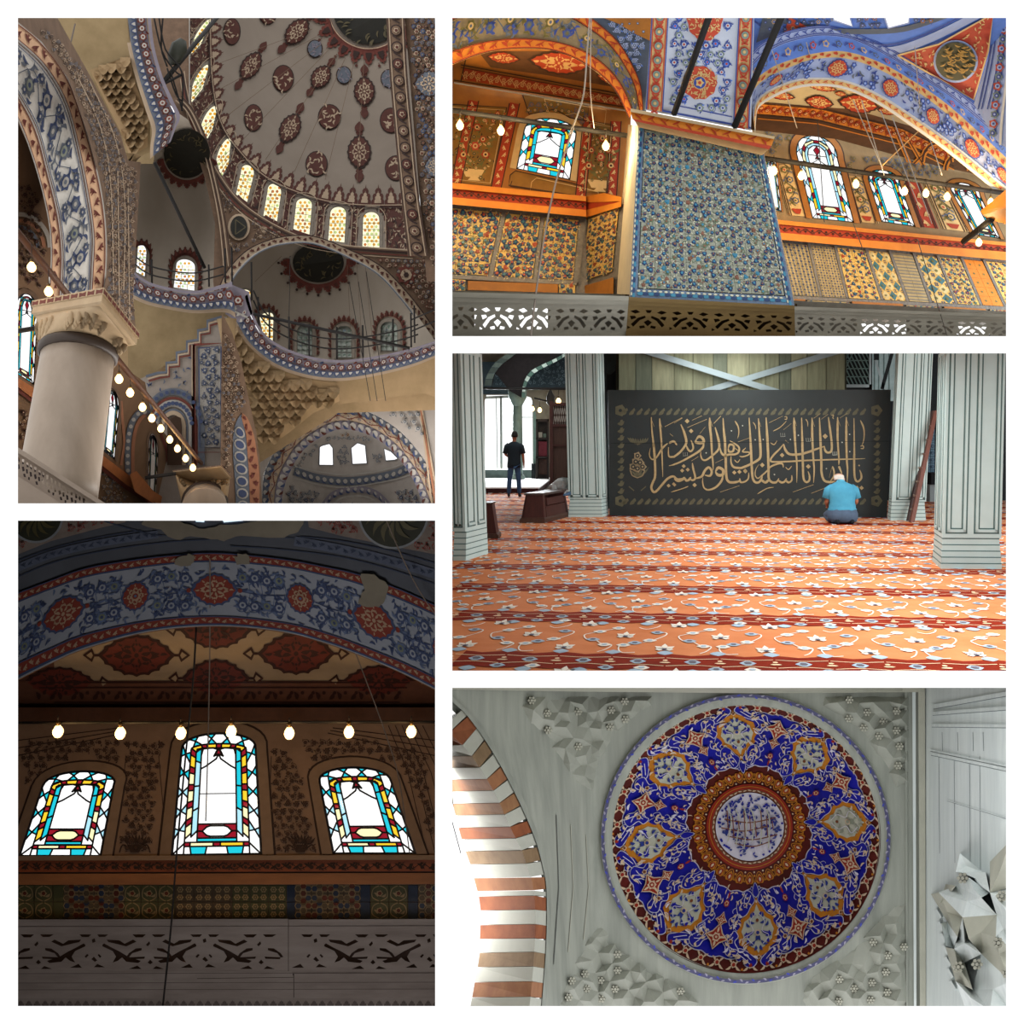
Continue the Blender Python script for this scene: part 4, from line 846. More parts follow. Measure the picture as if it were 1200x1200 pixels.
	railing('black iron railing at the right end of the half-dome ledge', [(482, 400), (510, 388)], 28, 15.4, [(486, 402, 44)])
	def rod(lab, a, b, d0, d1, r=.035): mb = MB(); mb.tube([PX(*a, d0), PX(*b, d1)], r, n=6); mb.build('tie_rod', M_iron, label=lab, cat='rod', group='black tie rods under the great dome')
	rod('black tie rod across the left half dome', (181, 190), (240, 314), 14.6, 15.6, .026); rod('black tie rod across the railed half dome', (297, 368), (480, 408), 15.2, 15.2, .026); rod('black tie rod at the top beside the first dome window', (190, 98), (256, 18), 15, 17, .034); rod('short bent black rod above the pendentive edge', (189, 100), (212, 88), 15, 15.2, .02)
	mb = MB();
	for p in ([(180, 18), (190, 60), (206, 84), (214, 88)], [(186, 18), (194, 58), (213, 84), (213, 130)], [(191, 18), (189, 55), (196, 78)], [(196, 80), (206, 110), (213, 118)], [(200, 84), (214, 130)]): mb.tube([PX(x, y, 15.2) for x, y in cr(p, 4)], .013, n=5)
	mb.build('scaffold_rail', M_iron, label='tangle of thin black scaffold rails at the upper left of the dome', cat='railing')
	mb = MB(); mb.lathe(PX(207, 62, 15.4), [(.02, -.2), (.1, -.1), (.12, .1), (.05, .22)], 10, ax=(.5, 0, 1)); mb.build('floodlight', mat('lamp_housing', '#33352d', .5), label='small dark lamp housing among the scaffold rails', cat='lamp')

	# ---- muqarnas: scale-like rows of small tan cells, and bare tan walls
	def scales(label, region, Sx, sp, t, m, seed, lean=0):
		rnd = random.Random(seed); root = thing('muqarnas', PX(region[0][0], region[0][1], Sx(*region[0])), label, 'muqarnas', 'tan muqarnas under the great dome')
		mb = MB(); mb.fill(region, Sx, 14, off=-.02); mb.build('ground', m, root)
		xs = [p[0] for p in region]; ys = [p[1] for p in region]; y = min(ys)+sp*.5; row = 0
		while y < max(ys):
			x = min(xs)+sp*.5*(row % 2)
			while x < max(xs):
				jx, jy = x+rnd.uniform(-.1, .1)*sp, y+rnd.uniform(-.1, .1)*sp
				if inside(jx, jy, region) and edge_dist(jx, jy, region) > sp*.3:
					r = sp*.56; P_ = [(jx-r, jy-r*.8), (jx+r, jy-r*.8), (jx+r, jy+r*.2), (jx+r*.5, jy+r*.95), (jx, jy+r*1.25), (jx-r*.5, jy+r*.95), (jx-r, jy+r*.2)]
					A = [PX(a, b, Sx(a, b)-(.02 if b < jy else t*rnd.uniform(.8, 1.2))) for a, b in P_]; B = [PX(a, b, Sx(a, b)+.03) for a, b in P_]; c = PX(jx, jy, Sx(jx, jy)-t*.35); mb = MB(); n = len(P_)
					for k in range(n): mb.face([c, A[k], A[(k+1) % n]]); mb.face([A[k], B[k], B[(k+1) % n], A[(k+1) % n]])
					mb.build('cell', m, root)
				x += sp
			y += sp*.82; row += 1
	SM = lambda x, y: 15.6+.4*max(0, (y-440)/90)
	scales('tan stone muqarnas descending under the painted cornice ledge', [(265, 372), (277, 386), (292, 408), (321, 431), (357, 444), (396, 449), (398, 470), (367, 484), (340, 506), (316, 523), (304, 534), (297, 500), (288, 462), (272, 425)], SM, 12.5, .22, M_tan, 5)
	mb = MB(); mb.fill([(390, 444), (430, 441), (479, 430), (522, 416), (522, 470), (494, 460), (396, 474)], lambda x, y: 15.85, 16); mb.build('wall_bare_right', M_tan, kind='structure')
	SLv = lambda x, y: 13.4+.004*(y-20)
	mb = MB(); mb.fill([(50, 10), (148, 10), (153, 60), (163, 100), (176, 136), (176, 178), (150, 190), (140, 158), (104, 88), (75, 54)], SLv, 14, off=-.05); mb.build('wall_bare_upper_left', M_tan2, kind='structure')
	scales('tan stone muqarnas between the left arch and the curved cornice', [(105, 82), (150, 66), (160, 102), (174, 138), (173, 172), (152, 184), (143, 158), (122, 116)], SLv, 10.5, .18, M_tan, 6)
	mb = MB(); mb.fill([(150, 346), (190, 360), (227, 366), (266, 364), (272, 400), (262, 380), (250, 376), (240, 395), (228, 400), (215, 415), (196, 425), (172, 446), (150, 440)], lambda x, y: 15.7, 14); mb.build('wall_bare_left', M_tan2, kind='structure')
	mb = MB(); mb.tube([PX(150, 183, 13.2), PX(151, 200, 13.2), PX(148, 212, 13.2)], [.16, .1, .02], n=7); mb.build('stalactite_tip', M_tan, label='pointed tan stalactite tip hanging below the left muqarnas', cat='stalactite')
	mb = MB(); mb.tube([PX(266, 374, 15), PX(268, 415, 15), PX(268, 442, 15)], [.14, .07, .02], n=7); mb.build('stalactite_tip', M_tan, label='pointed tan stalactite tip below the corner of the cornice ledges', cat='stalactite')
	mb = MB(); mb.fill([(40, 4), (178, 4), (178, 110), (182, 160), (180, 192), (136, 192), (100, 100)], lambda x, y: 14.6, 24); mb.build('wall_behind_cornice', M_tan2, kind='structure')
	mb = MB(); mb.fill([(110, 325), (156, 330), (190, 347), (227, 353), (262, 350), (285, 380), (300, 402), (325, 422), (357, 435), (394, 440), (430, 436), (480, 424), (526, 408), (526, 480), (396, 484), (300, 545), (255, 480), (110, 455)], lambda x, y: 16.25, 24); mb.build('wall_under_ledge', M_tan, kind='structure')
	# curved cornice at the upper left
	st3 = ledge('painted curved cornice at the upper left above the tan muqarnas', cr([(176, 8), (180, 50), (190, 88), (203, 118), (211, 136), (206, 150), (200, 166)], 6), cr([(144, 8), (149, 50), (159, 92), (171, 130), (178, 152), (176, 172), (176, 186)], 6), 13.6, None)

	# ---- pier with blue panel, stepped border and small arch (centre)
	SPr = lambda x, y: 15.5
	step = [(171, 441), (185, 437), (195, 436), (195, 425), (207, 424), (207, 413), (219, 411), (219, 400), (232, 398), (232, 387), (243, 385), (243, 376), (260, 371)]
	pier = thing('painted_pier', PX(240, 545, 15.4), 'stepped pier painted with blue flowers rising over the small column', 'pier')
	mb = MB(); mb.fill([(150, 600), (150, 450)]+step+[(266, 371), (266, 600)], SPr, 14); mb.build('pier_wall', mat('pier_ground', '#8b8178', .85, var=.1), pier)
	mb = MB(); o = Orn(mb, SPr, off=.04)
	for g, w, mi in ((0, 3, 6), (3, 2, 4), (5.5, 2.2, 3)): o.line([(x+g*.6, y+g) for x, y in step], w, mi)
	q = [(233, 408), (259, 406), (259, 524), (234, 524)]; mb.fill(q, SPr, 20, off=.03, mi=7)
	o.scatter(q, 9, [(5, 6, 7), (6, 5, 7)], [5, 6], vine=5, seed=9, r=.33); o.line(q+[q[0]], 1.4, 5, 2); q2 = [(227, 404), (262, 402), (262, 530), (228, 530)]; o.line(q2+[q2[0]], 3, 3, 2); o.line([(227, 404), (227, 545)], 5, 4, 1); o.line([(227, 404), (227, 545)], 2, 3, 2)
	for r_, w, mi in ((33, 8, 6), (27, 3, 3), (22, 8, 7), (16, 2.5, 6), (13, 5, 4)):
		pts = [(203+(r_+6)*.0+(r_)*cos(a), 500+r_*1.25*sin(a)) for a in [pi*1.05+pi*.95*k/20 for k in range(21)]]; o.line(pts+[(203+r_, 545)], w, mi, 1)
	for k in range(14): a = pi*1.1+pi*.85*k/13; o.disc(203+22*cos(a), 500+27.5*sin(a), 2.6, 5, 8, layer=3); o.disc(203+33*cos(a), 500+41*sin(a), 2.4, 5, 7, layer=3)
	for k in range(60): x, y = rnd.uniform(172, 228), rnd.uniform(418, 470); (o.leaf(x, y, 6, 2, rnd.uniform(0, tau), 5 if k % 2 else 6, .25) if inside(x, y, [(175, 460)]+step+[(232, 470)]) and edge_dist(x, y, step) > 7 and math.hypot((x-203)/38, (y-500)/47) > 1 else None)
	mb.build('pier_painting', PAL, pier, kind='stuff')
	mb = MB(); mb.loft([[PX(x, y, 15.35) for x, y in ((196, 545), (196, 498), (200, 489), (206, 487), (212, 490), (213, 498), (213, 545))], [PX(x, y, 15.34) for x, y in ((197, 545), (197, 499), (201, 490), (206, 488), (211, 491), (212, 499), (212, 545))]]); mb.build('niche_shade', mat('niche_shade_dark', '#3b2a1e', .9), pier)  # flat dark plate: the shade of the opening put into its colour
	# ---- broad brown pier with the slender blue arch band
	SBp = plane((262, 370, 14.8), (306, 370, 15.6), (270, 590, 14.2))
	mb = MB(); mb.fill([(260, 366), (272, 390), (283, 425), (292, 470), (300, 505), (304, 535), (308, 600), (258, 600)], SBp, 13); mb.build('wall_pier_brown', M_br, kind='structure')
	mb = MB(); o = Orn(mb, SBp, off=.03); o.scatter([(260, 375), (272, 396), (291, 470), (276, 488), (270, 560), (260, 560)], 6, [(4, 8, 1), (6, 8, 6), (2, 8, 4)], [4, 2, 1], vine=4, seed=12)
	b1 = cr([(277, 600), (275, 560), (273, 530), (274, 505), (279, 490), (284, 485)], 5); b2 = cr([(293, 600), (292, 560), (290, 530), (288, 508), (285, 497), (283, 489)], 5); b3 = cr([(304, 600), (304, 560), (301, 530), (297, 508), (290, 490), (284, 484)], 5)
	s4 = Strip(b1, b2, 30); s4.quads(mb, SBp, .02, 6); o5 = Orn(mb, SBp, s4, .04); [ (o5.disc((k+.5)*s4.L/8, s4.W*.5, s4.W*.42, 7, 12), o5.disc((k+.5)*s4.L/8, s4.W*.5, s4.W*.3, 5, 10, layer=1)) for k in range(7)]
	s4 = Strip(b2, b3, 30); s4.quads(mb, SBp, .03, 9); o5 = Orn(mb, SBp, s4, .045); o5.zig(s4.L, s4.W, 9, 3, w=.35); mb.build('pier_painting', PAL, kind='stuff', label='slender blue ring band and orange band painted on the brown pier', cat='wall painting')
	# ---- big arch wall at the lower right with three bright openings
	SW = lambda x, y: 16.6
	ao = cr([(307, 600), (308, 570), (312, 548), (333, 514), (365, 488), (396, 477), (430, 482), (467, 504), (493, 533), (510, 563), (524, 600)], 6); ai = cr([(330, 600), (331, 580), (338, 557), (355, 528), (380, 510), (400, 503), (428, 508), (455, 524), (477, 550), (490, 575), (498, 600)], 6)
	M_gw = mat('grey_painted_wall', '#a8a098', .85, hex2='#958d86', scale=2)
	mb = MB(); mb.fill([(300, 600), (300, 520), (340, 500), (396, 468), (496, 456), (526, 470), (526, 600)]+ao[::-1], SW, 16); mb.build('wall_arch_right', M_gw, kind='structure')
	mb = MB(); o = Orn(mb, SW, off=.04);
	o.scatter([(432, 474), (490, 466), (502, 530), (470, 498)], 9, [(7, 6, 7)], [7, 6], vine=7, seed=14, r=.36); o.scatter([(400, 471), (440, 470), (436, 480)], 7, [(7, 6, 7)], [7], seed=15)
	for d in (0, 4, 9): o.line([(396+d, 472+d*.3), (492-d*.5, 462+d), (498-d*.3, 500), (516-d, 600)], 2 if d != 4 else 3, (4, 9, 4)[d//4 if d < 9 else 2], 1)
	Strip(ao, ai, 60).quads(mb, SW, -.14, 0)
	for A, B, mi, z in ((ao, Strip(ao, ai, 60).sub(0, .28).B, 6, 1), (Strip(ao, ai, 60).sub(.3, .6).A, Strip(ao, ai, 60).sub(.3, .6).B, 4, 0), (Strip(ao, ai, 60).sub(.62, 1).A, ai, 10, 1)):
		s5 = Strip(A, B, 60); s5.quads(mb, SW, -.1, mi); o5 = Orn(mb, lambda x, y: SW(x, y)+.1, s5, .04)
		if z: n = int(s5.L/9); [(o5.disc((k+.5)*s5.L/n, s5.W*.5, s5.W*.4, 7, 9), o5.leaf((k+.2)*s5.L/n, s5.W*.5, 8, 3, .5, 5 if k % 2 else 1, .2, layer=1)) for k in range(n)]
		else: o5.scroll(s5.L, s5.W, 26, 3, [(7, 3, 4), (6, 4, 3)], [6, 3], r=.24)
	mb.build('arch_painting', PAL, kind='stuff', label='grey, lilac and cream painted bands of the great arch at the lower right', cat='wall painting')
	def SI(x, y): return 17.2+1.6*max(0, 1-((x-415)/95)**2)
	w3 = [[(374, 545), (374.5, 524), (378, 522), (386, 520), (390, 525), (390.5, 545)], [(413, 544), (411.5, 525), (419, 519), (428, 522), (430, 543)], [(452, 540), (450, 526), (458, 529), (466, 537), (463, 539)]]
	mb = MB(); mb.fill([(x+(x-415)*.07, y-6) for x, y in ai]+[(504, 606), (324, 606)], SI, 13, holes=w3)
	mb.build('ceiling_arch_bay', M_gw, kind='structure')
	for k, q in enumerate(w3): r = thing('window_%d' % (40+k), PX(*q[0], 18.6), None, None); r['kind'] = 'structure'; mb = MB(); mb.fill(q, lambda x, y: SI(x, y)+.05, 30); mb.build('pane', GL['w'], r); mb = MB(); mb.stroke(q+[q[0]], 1, SI, 0, 0, .03); mb.build('window_frame', M_bg, r)
	mb = MB(); o = Orn(mb, SI, off=.04)
	o.scatter([(350, 535), (380, 512), (405, 506), (435, 513), (458, 530), (436, 520), (400, 516), (372, 522)], 7, [(7, 6, 7), (4, 3, 4)], [7, 6, 4], seed=16); o.scatter([(394, 522), (409, 520), (410, 545), (394, 546)], 7, [(6, 7, 5)], [6, 5], seed=17); o.scatter([(433, 525), (447, 527), (449, 542), (433, 544)], 7, [(6, 7, 5)], [6, 5], seed=18)
	for pts, w, mi in (([(345, 552), (370, 560), (400, 564), (430, 562), (460, 556), (480, 548)], 10, 6), ([(340, 545), (370, 552), (400, 556), (430, 554), (460, 548), (478, 540)], 1.5, 7), ([(344, 560), (370, 567), (400, 571), (430, 568), (462, 562), (486, 555)], 1.5, 7), ([(375, 600), (390, 580), (415, 573), (440, 578), (460, 598)], 7, 10), ([(382, 604), (396, 586), (415, 581), (436, 585), (450, 602)], 1.5, 7)):
		q = cr(pts, 6); o.line(q, w, mi)
		if w > 5: s5 = Strip([(x, y-w*.4) for x, y in q], [(x, y+w*.4) for x, y in q], 30); o5 = Orn(mb, SI, s5, .06); n = int(s5.L/8); [(o5.disc((k+.5)*s5.L/n, s5.W*.5, s5.W*.34, 7, 8), o5.leaf((k+.1)*s5.L/n, s5.W*.5, 7, 2.4, .6, 5, .2)) for k in range(n)]
	o.scatter([(338, 552), (350, 536), (376, 514), (404, 506), (432, 512), (460, 532), (478, 556), (470, 546), (455, 526), (428, 517), (380, 519), (362, 540), (350, 556)], 5.5, [(7, 6, 7), (6, 7, 6)], [7, 6, 1], seed=46)
	o.scatter([(336, 568), (375, 574), (368, 600), (332, 600)], 8, [(5, 6, 7), (6, 7, 5)], [5, 6, 3], vine=6, seed=19); o.scatter([(460, 572), (488, 566), (496, 600), (468, 600)], 8, [(5, 6, 7), (6, 7, 5)], [5, 6, 3], vine=6, seed=20); o.scatter([(392, 588), (440, 588), (446, 606), (386, 606)], 8, [(7, 6, 5), (4, 3, 4)], [6, 7], seed=21)
	mb.build('bay_painting', PAL, kind='stuff', label='pale blue-grey flowers painted inside the great arch around three bright openings', cat='wall painting')

	# ---- near arch at the left, its pier, the marble column
	SA = plane((20, 60, 9.2), (124, 310, 9.8), (110, 60, 10.4))
	k1 = cr([(8, 16), (20, 25), (49, 49), (80, 92), (102, 155), (117, 213), (124, 262), (125, 310), (121, 350)], 6); k2 = cr([(6, 34), (20, 47), (51, 76), (76, 117), (90, 165), (102, 225), (109, 274), (108, 310), (106, 348)], 6); k3 = cr([(4, 88), (20, 109), (42, 150), (56, 201), (68, 250), (73, 290), (73, 320), (71, 352)], 6); k4 = cr([(4, 116), (20, 138), (34, 172), (49, 221), (58, 265), (60, 300), (58, 330), (54, 356)], 6)
	arch = thing('painted_arch', PX(90, 350, 9.8), 'near arch with blue flower band between red-on-cream borders, standing on the big column', 'arch')
	M_wh = mat('arch_white', '#d3cec6', .8, var=.05); M_cm = mat('arch_peach', '#d6ad8b', .8, var=.06); PL = [M_wh, M_cm, M_red, M_bl, M_bg, M_pw, M_ink, mat('arch_sage', '#83877a', .8)]
	for nm, A, B, mi in (('border', k1, k2, 1), ('flower_band', k2, k3, 0), ('border', k3, k4, 1)):
		st = Strip(A, B, 70); mb = MB(); st.quads(mb, SA, 0, mi); o = Orn(mb, SA, st, .02)
		if nm == 'border':
			for v, c in ((.04, 5), (.14, 2), (.9, 2), (.97, 5)): o.line([(st.L*k/70, v*st.W) for k in range(71)], 1 if c == 2 else 1.6, c)
			o.zig(st.L, st.W*.72, 13, 2, st.W*.15, w=.3)
		else:
			for v, c in ((.03, 6), (.09, 3), (.93, 3), (.98, 6)): o.line([(st.L*k/70, v*st.W) for k in range(71)], .9, c)
			o.scroll(st.L, st.W*.84, 60, 4, [(3, 4, 5), (4, 7, 3), (3, 5, 4)], [3, 4, 3], y0=st.W*.08, r=.22, vw=1.2)
			r2 = random.Random(5)
			for k in range(16): x = (k+.1)*st.L/16; o.flower(x, st.W*(.24 if k % 2 else .76), st.W*.11, 4, 3, 5, 7); o.leaf(x+6, st.W*(.16 if k % 2 else .84), 12, 4, .3 if k % 2 else -.3, 3, .25); o.leaf(x+5, st.W*(.36 if k % 2 else .64), 11, 3.6, -.6 if k % 2 else .6, 4, .2)
		mb.build(nm, PL, arch)
	mb = MB(); q = resample(k4, 50); mb.mesh([PX(x, y, SA(x, y)-.01) for x, y in q]+[PX(x-.5, y, SA(x, y)+1.6) for x, y in q], [(i, i+1, 51+i, 50+i) for i in range(49)], 0, 1); mb.build('soffit', M_br, arch)
	SPs = plane((124, 310, 9.8), (160, 310, 11.8), (110, 100, 10.4))
	mb = MB(); mb.fill([(8, 8), (60, 8), (104, 86), (141, 156), (150, 188), (165, 190), (163, 230), (158, 310), (156, 350), (160, 396), (121, 346), (126, 310), (124, 262), (117, 213), (102, 155), (80, 92), (49, 49), (20, 25)], SPs, 13, off=-.02); mb.build('wall_pier_side', M_br, kind='structure')
	mb = MB(); o = Orn(mb, SPs, off=.02); o.scatter([(40, 30), (66, 40), (106, 92), (141, 158), (149, 192), (162, 196), (158, 388), (124, 348), (127, 300), (120, 210), (104, 150), (82, 88)], 6, [(4, 8, 1), (6, 8, 6), (2, 8, 2)], [4, 2, 6], vine=4, seed=23)
	for pts in ([(92, 92), (118, 150), (130, 220), (133, 340)], [(105, 95), (134, 160), (146, 230), (145, 340)], [(150, 215), (152, 380)], [(138, 200), (140, 365)]): o.line(cr(pts, 5), 1.2, 4, 1);
	mb.build('pier_side_painting', PAL, kind='stuff', label='faded leaf painting on the brown pier side right of the near arch', cat='wall painting')
	mb = MB(); mb.tube([PX(88, 28, 10), PX(76, 80, 9.8)], .008, n=4); mb.build('rope', mat('rope_pale', '#6b6058'), label='thin pale cord at the top left beside the near arch', cat='rope')
	# arcade wall behind the column with its stained windows
	SL = plane((20, 440, 11.0), (210, 590, 16.4), (130, 456, 13.2))
	wl = [Win((16, 436), (40, 451), (19, 362), (44, 368), (32, 344), SL), Win((119, 527), (134.5, 539), (124, 470), (140, 478), (131.5, 455), SL), Win((173, 574), (183, 583), (174, 528), (185.5, 534), (179.5, 508), SL), Win((196, 590), (208, 598), (199, 550), (210, 554), (204, 536), SL)]
	wallp = [(6, 130), (20, 140), (34, 172), (49, 221), (58, 265), (60, 300), (54, 356), (118, 412), (150, 434), (170, 448), (176, 478), (185, 500), (205, 520), (226, 548), (226, 606), (6, 606)]
	mb = MB(); mb.fill(wallp, SL, 14, holes=[w.hole(0) for w in wl]);
	for w in wl: mb.rim(w.hole(0), SL, .3)
	M_aw = mat('arcade_wall', '#7c6048', .8, hex2='#684f3a', scale=1.6); mb.build('wall_arcade', M_aw, kind='structure')
	for k, w in enumerate(wl):
		r = thing('window_%d' % (45+k), PX(*w.bl, SL(*w.bl)), None, None); r['kind'] = 'structure'; sv = w.S; w.S = lambda x, y: SL(x, y)+.1; stained_window(r, w, 3 if k < 2 else 2, 1.0 if k < 2 else .6, seed=k); w.S = sv
		mb = MB(); o1, o2 = w.hole(0), w.px(w.outline(-.22, bot=-.0)); q = [PX(x, y, SL(x, y)-.05) for x, y in o1]+[PX(x, y, SL(x, y)-.02) for x, y in o2]; n = len(o1); mb.mesh(q, [(i, i+1, n+i+1, n+i) for i in range(n-1)]); mb.build('window_surround', M_br, r)
	mb = MB(); o = Orn(mb, SL, off=.03); o.scatter([(22, 200), (46, 230), (55, 300), (50, 340), (22, 330)], 9, [(2, 1, 2), (8, 2, 1)], [2, 1], vine=2, seed=25); o.scatter([(20, 470), (60, 500), (60, 545), (22, 520)], 9, [(1, 4, 1), (2, 1, 4)], [1, 4], vine=1, seed=26); o.scatter([(118, 545), (150, 560), (150, 600), (116, 596)], 8, [(6, 4, 1), (1, 4, 6)], [4, 6], seed=27)
	for r_, w, mi in ((26, 5, 7), (21, 4, 9), (16, 4, 6)): o.line([(22+r_*1.4*cos(a), 290+r_*1.5*sin(a)) for a in [-pi*.5+pi*.5*k/10 for k in range(11)]], w, mi)
	a6 = cr([(150, 560), (150, 520), (155, 495), (165, 483), (178, 486)], 5); o.line(a6, 7, 6); o.line([(x+6, y+3) for x, y in a6], 4, 9);
	for k in range(12): p = resample(a6, 12)[k]; o.disc(p[0], p[1], 2.4, 7, 8, layer=2)
	o.line([(186, 500), (196, 530), (198, 570)], 3, 3); o.line([(142, 470), (146, 520), (142, 545)], 3, 9)
	mb.build('arcade_painting', PAL, kind='stuff', label='flowers and ring bands painted on the lamp-lit arcade wall', cat='wall painting')
	for pts, nm in (([(14, 438), (42, 456), (96, 512), (96, 520), (40, 468), (14, 448)], 'trim_40'), ([(108, 524), (150, 556), (190, 582), (190, 594), (148, 568), (108, 536)], 'trim_41')):
		for t, m, dy in ((.16, mat('cornice_orange', '#a5653a', .65, var=.15), 0), (.1, M_red, 6)): mb = MB(); mb.prism([(x, y+dy) for x, y in pts], SL, t); mb.build(nm, m, kind='structure')
	mb = MB(); mb.prism([(152, 556), (160, 552), (182, 578), (180, 590), (158, 576)], lambda x, y: SL(x, y)-.3, .3); mb.build('bracket', mat('cornice_orange', '#a5653a'), label='orange cornice corner jutting out under the arcade windows', cat='bracket')
	# columns
	M_col = mat('column_marble', '#a39383', .45, hex2='#8a7b6c', scale=1.2, stretch=(3, 3, .5)); M_capt = mat('capital_cream', '#b29a7a', .6, hex2='#9a8264', scale=4)
	def column(label, top, bot, rpx, corners, d, ring_c, capb, sc=1.0):
		root = thing('column', PX(*bot, d), label, 'column'); r = rpx/FPX*d; t, b = PX(*top, d), PX(*bot, d-.5); ax = (t-b).normalized()
		u = ax.cross(Vector((0, 1, 0))).normalized(); w = ax.cross(u); L = (t-b).length; n = 28
		def ring(h, rr, cen=None): c = b+ax*h; return [c+(u*cos(tau*k/n)+w*sin(tau*k/n))*rr for k in range(n)]
		mb = MB(); mb.loft([ring((L+.03*sc)*k/8, r*(1-.05*k/8)) for k in range(9)], 0, 1); mb.build('shaft', M_col, root)
		mb = MB(); mb.loft([ring(L-.0*sc, r*.97), ring(L+.015*sc, r*1.04), ring(L+.065*sc, r*1.05), ring(L+.09*sc, r*.99)], 0, 1); mb.build('necking_ring', mat('ring_dark', '#3d322b', .5), root)
		C = [PX(*p) for p in corners]; cen = sum(C, Vector())/4
		# capital: from the round neck to the square slab
		base = ring(L+.09*sc, r*1.0); loops = []
		ang = [math.atan2((p-t).dot(w), (p-t).dot(u)) for p in C]
		sq = []
		for p in base:
			a = math.atan2((p-(b+ax*(L+.09*sc))).dot(w), (p-(b+ax*(L+.09*sc))).dot(u)); best = None
			for i in range(4):
				a0, a1 = ang[i], ang[(i+1) % 4]; da = (a1-a0+pi) % tau-pi; e = ((a-a0+pi) % tau-pi)/da if abs(da) > 1e-6 else -1
				if 0 <= e <= 1: best = C[i]+(C[(i+1) % 4]-C[i])*e
			sq.append(best if best is not None else min(C, key=lambda c: (c-p).length))
		for f, g in ((0, 0), (.3, .15), (.6, .45), (.85, .8), (1, .93)):
			loops.append([p+(q-p)*g*.94+ax*(0) if False else p+(cen+(q-cen)*.95-p)*f*1.0*(.55+.45*g) for p, q in zip(base, sq)])
		mb = MB(); mb.loft(loops, 0, 1); cap = mb.build('capital', M_capt, root)
		for i in range(4):      # carved corner stalactites and edge leaves
			for f, s_ in ((.3, .9), (.45, 1.0), (.62, 1.2)):
				for e in (-.3, -.22, -.14, -.07, 0, .07, .14, .22, .3):
					q = C[i]+(C[(i+1) % 4]-C[i])*e if e > 0 else C[i]+(C[i-1]-C[i])*(-e)
					k = min(range(n), key=lambda j: (sq[j]-q).length); p = loops[0][k]+(loops[-1][k]-loops[0][k])*f
					if p.y > cen.y+.25*r: continue
					mb = MB(); mb.lathe(p, [(.004, -.06*s_*sc), (.018*s_*sc, -.035*sc), (.022*s_*sc, .015*sc), (.01*sc, .045*sc)], 6, ax=ax); mb.build('carved_leaf', M_capt, cap)
		up = ax*.06*sc; mb = MB(); mb.loft([[cen+(p-cen)*.93-up*.2 for p in C], [p for p in C], [p+up for p in C], [cen+(p-cen)*1.03+up for p in C], [cen+(p-cen)*1.03+up*1.9 for p in C]]); aba = mb.build('abacus', M_capt, root)
		mb = MB()
		for i in range(4):
			a, c_ = cen+(C[i]-cen)*1.035+up*1.05, cen+(C[(i+1) % 4]-cen)*1.035+up*1.05; nn = 9
			for k in range(nn):
				p, q = a+(c_-a)*(k+.1)/nn, a+(c_-a)*(k+.9)/nn; mb.face([p, p+(q-p)*.5+up*.1, q, q+up*.7, p+(q-p)*.5+up*.55, p+up*.7])
		mb.build('abacus_ornament', M_red, aba); return root
	column('big leaning marble column with a cream capital carrying the near arch', (91, 420), (65.5, 590), 41, [(37, 367, 8.3), (119, 353, 7.7), (160, 404, 8.2), (78, 416, 8.9)], 8.2, None, None)
	column('small marble column with a cream capital at the bottom centre', (240, 590), (239.5, 598), 25, [(203, 553, 13.5), (259, 547, 13.0), (271, 561, 13.4), (214, 567, 13.9)], 13.4, None, None, sc=1.2)
	# balustrade at the lower left corner
	SBl = plane((20, 530, 6.9), (118, 592, 7.2), (20, 600, 6.85))
	root = thing('balustrade', PX(60, 590, 7), 'pale pierced balustrade crossing the lower left corner before the big column', 'balustrade')
	Q0 = quad((10, 519), (124, 592), (124, 628), (10, 556)); Q = lambda u, v: (lambda p: (p[0], min(598.5, p[1])))(Q0(u, v)); hs = []; n = 8
	for k in range(n):
		for h in (((.1, .1), (.3, .05), (.25, .3), (.12, .35)), ((.45, .12), (.62, .1), (.66, .3), (.5, .36)), ((.8, .08), (.94, .14), (.9, .36), (.76, .28)), ((.08, .5), (.26, .42), (.34, .6), (.16, .72)), ((.42, .48), (.58, .44), (.6, .64), (.46, .7)), ((.72, .5), (.9, .46), (.94, .66), (.78, .74)), ((.2, .82), (.36, .74), (.44, .9), (.26, .95)), ((.62, .8), (.76, .78), (.74, .94), (.6, .95))):
			hh = [Q0((k+a)/n, .18+b*.62) for a, b in h]; (hs.append(hh) if max(y for x, y in hh) < 592 else None)
	mb = MB(); mb.fill([Q0(0, .1), Q0(1, .1), (132, 598.5), (60, 598.5), Q0(0, 1)], SBl, 40, holes=hs, sm=0)
	for h in hs: mb.rim(h, SBl, .06)
	M_bal = mat('balustrade_cream', '#a8988a', .6, var=.08); mb.build('pierced_panel', M_bal, root)
	mb = MB(); mb.prism([Q0(0, -.05), Q0(1, -.05), Q0(1, .12), Q0(0, .12)], SBl, .07, ch=.005); mb.build('top_rail', M_bal, root)
	mb = MB(); mb.prism([Q0(0, .86), Q0(.58, .86), (64, 598.5), (10, 598.5)], SBl, .05, ch=.003); mb.build('lower_slab', M_bal, root)
	mb = MB(); mb.fill([(6, 528), (116, 598.5), (6, 598.5)], lambda x, y: SBl(x, y)+.5, 60); mb.build('wall_passage_left', mat('passage_dark', '#3b3030'), kind='structure')
	# lamps
	def rail(lab, a, b, d0, d1): mb = MB(); mb.tube([PX(*a, d0), PX(*b, d1)], .028, n=6); mb.build('lamp_rail', mat('rail_brown', '#4a2c1a', .6), label=lab, cat='rail')
	rail('brown lamp rail ending at the near arch above the big capital', (14, 264), (80, 346), 8.2, 8.9); rail('brown lamp rail running from the big column to the small column', (137, 420), (236, 543), 9.2, 13.2)
	rod('black tie rod across the near stained window at the left edge', (14, 389), (46, 384), 8.4, 8.8, .022); rod('black tie rod between the arcade windows and the small capital', (170, 560), (206, 555), 13, 13.2, .025)
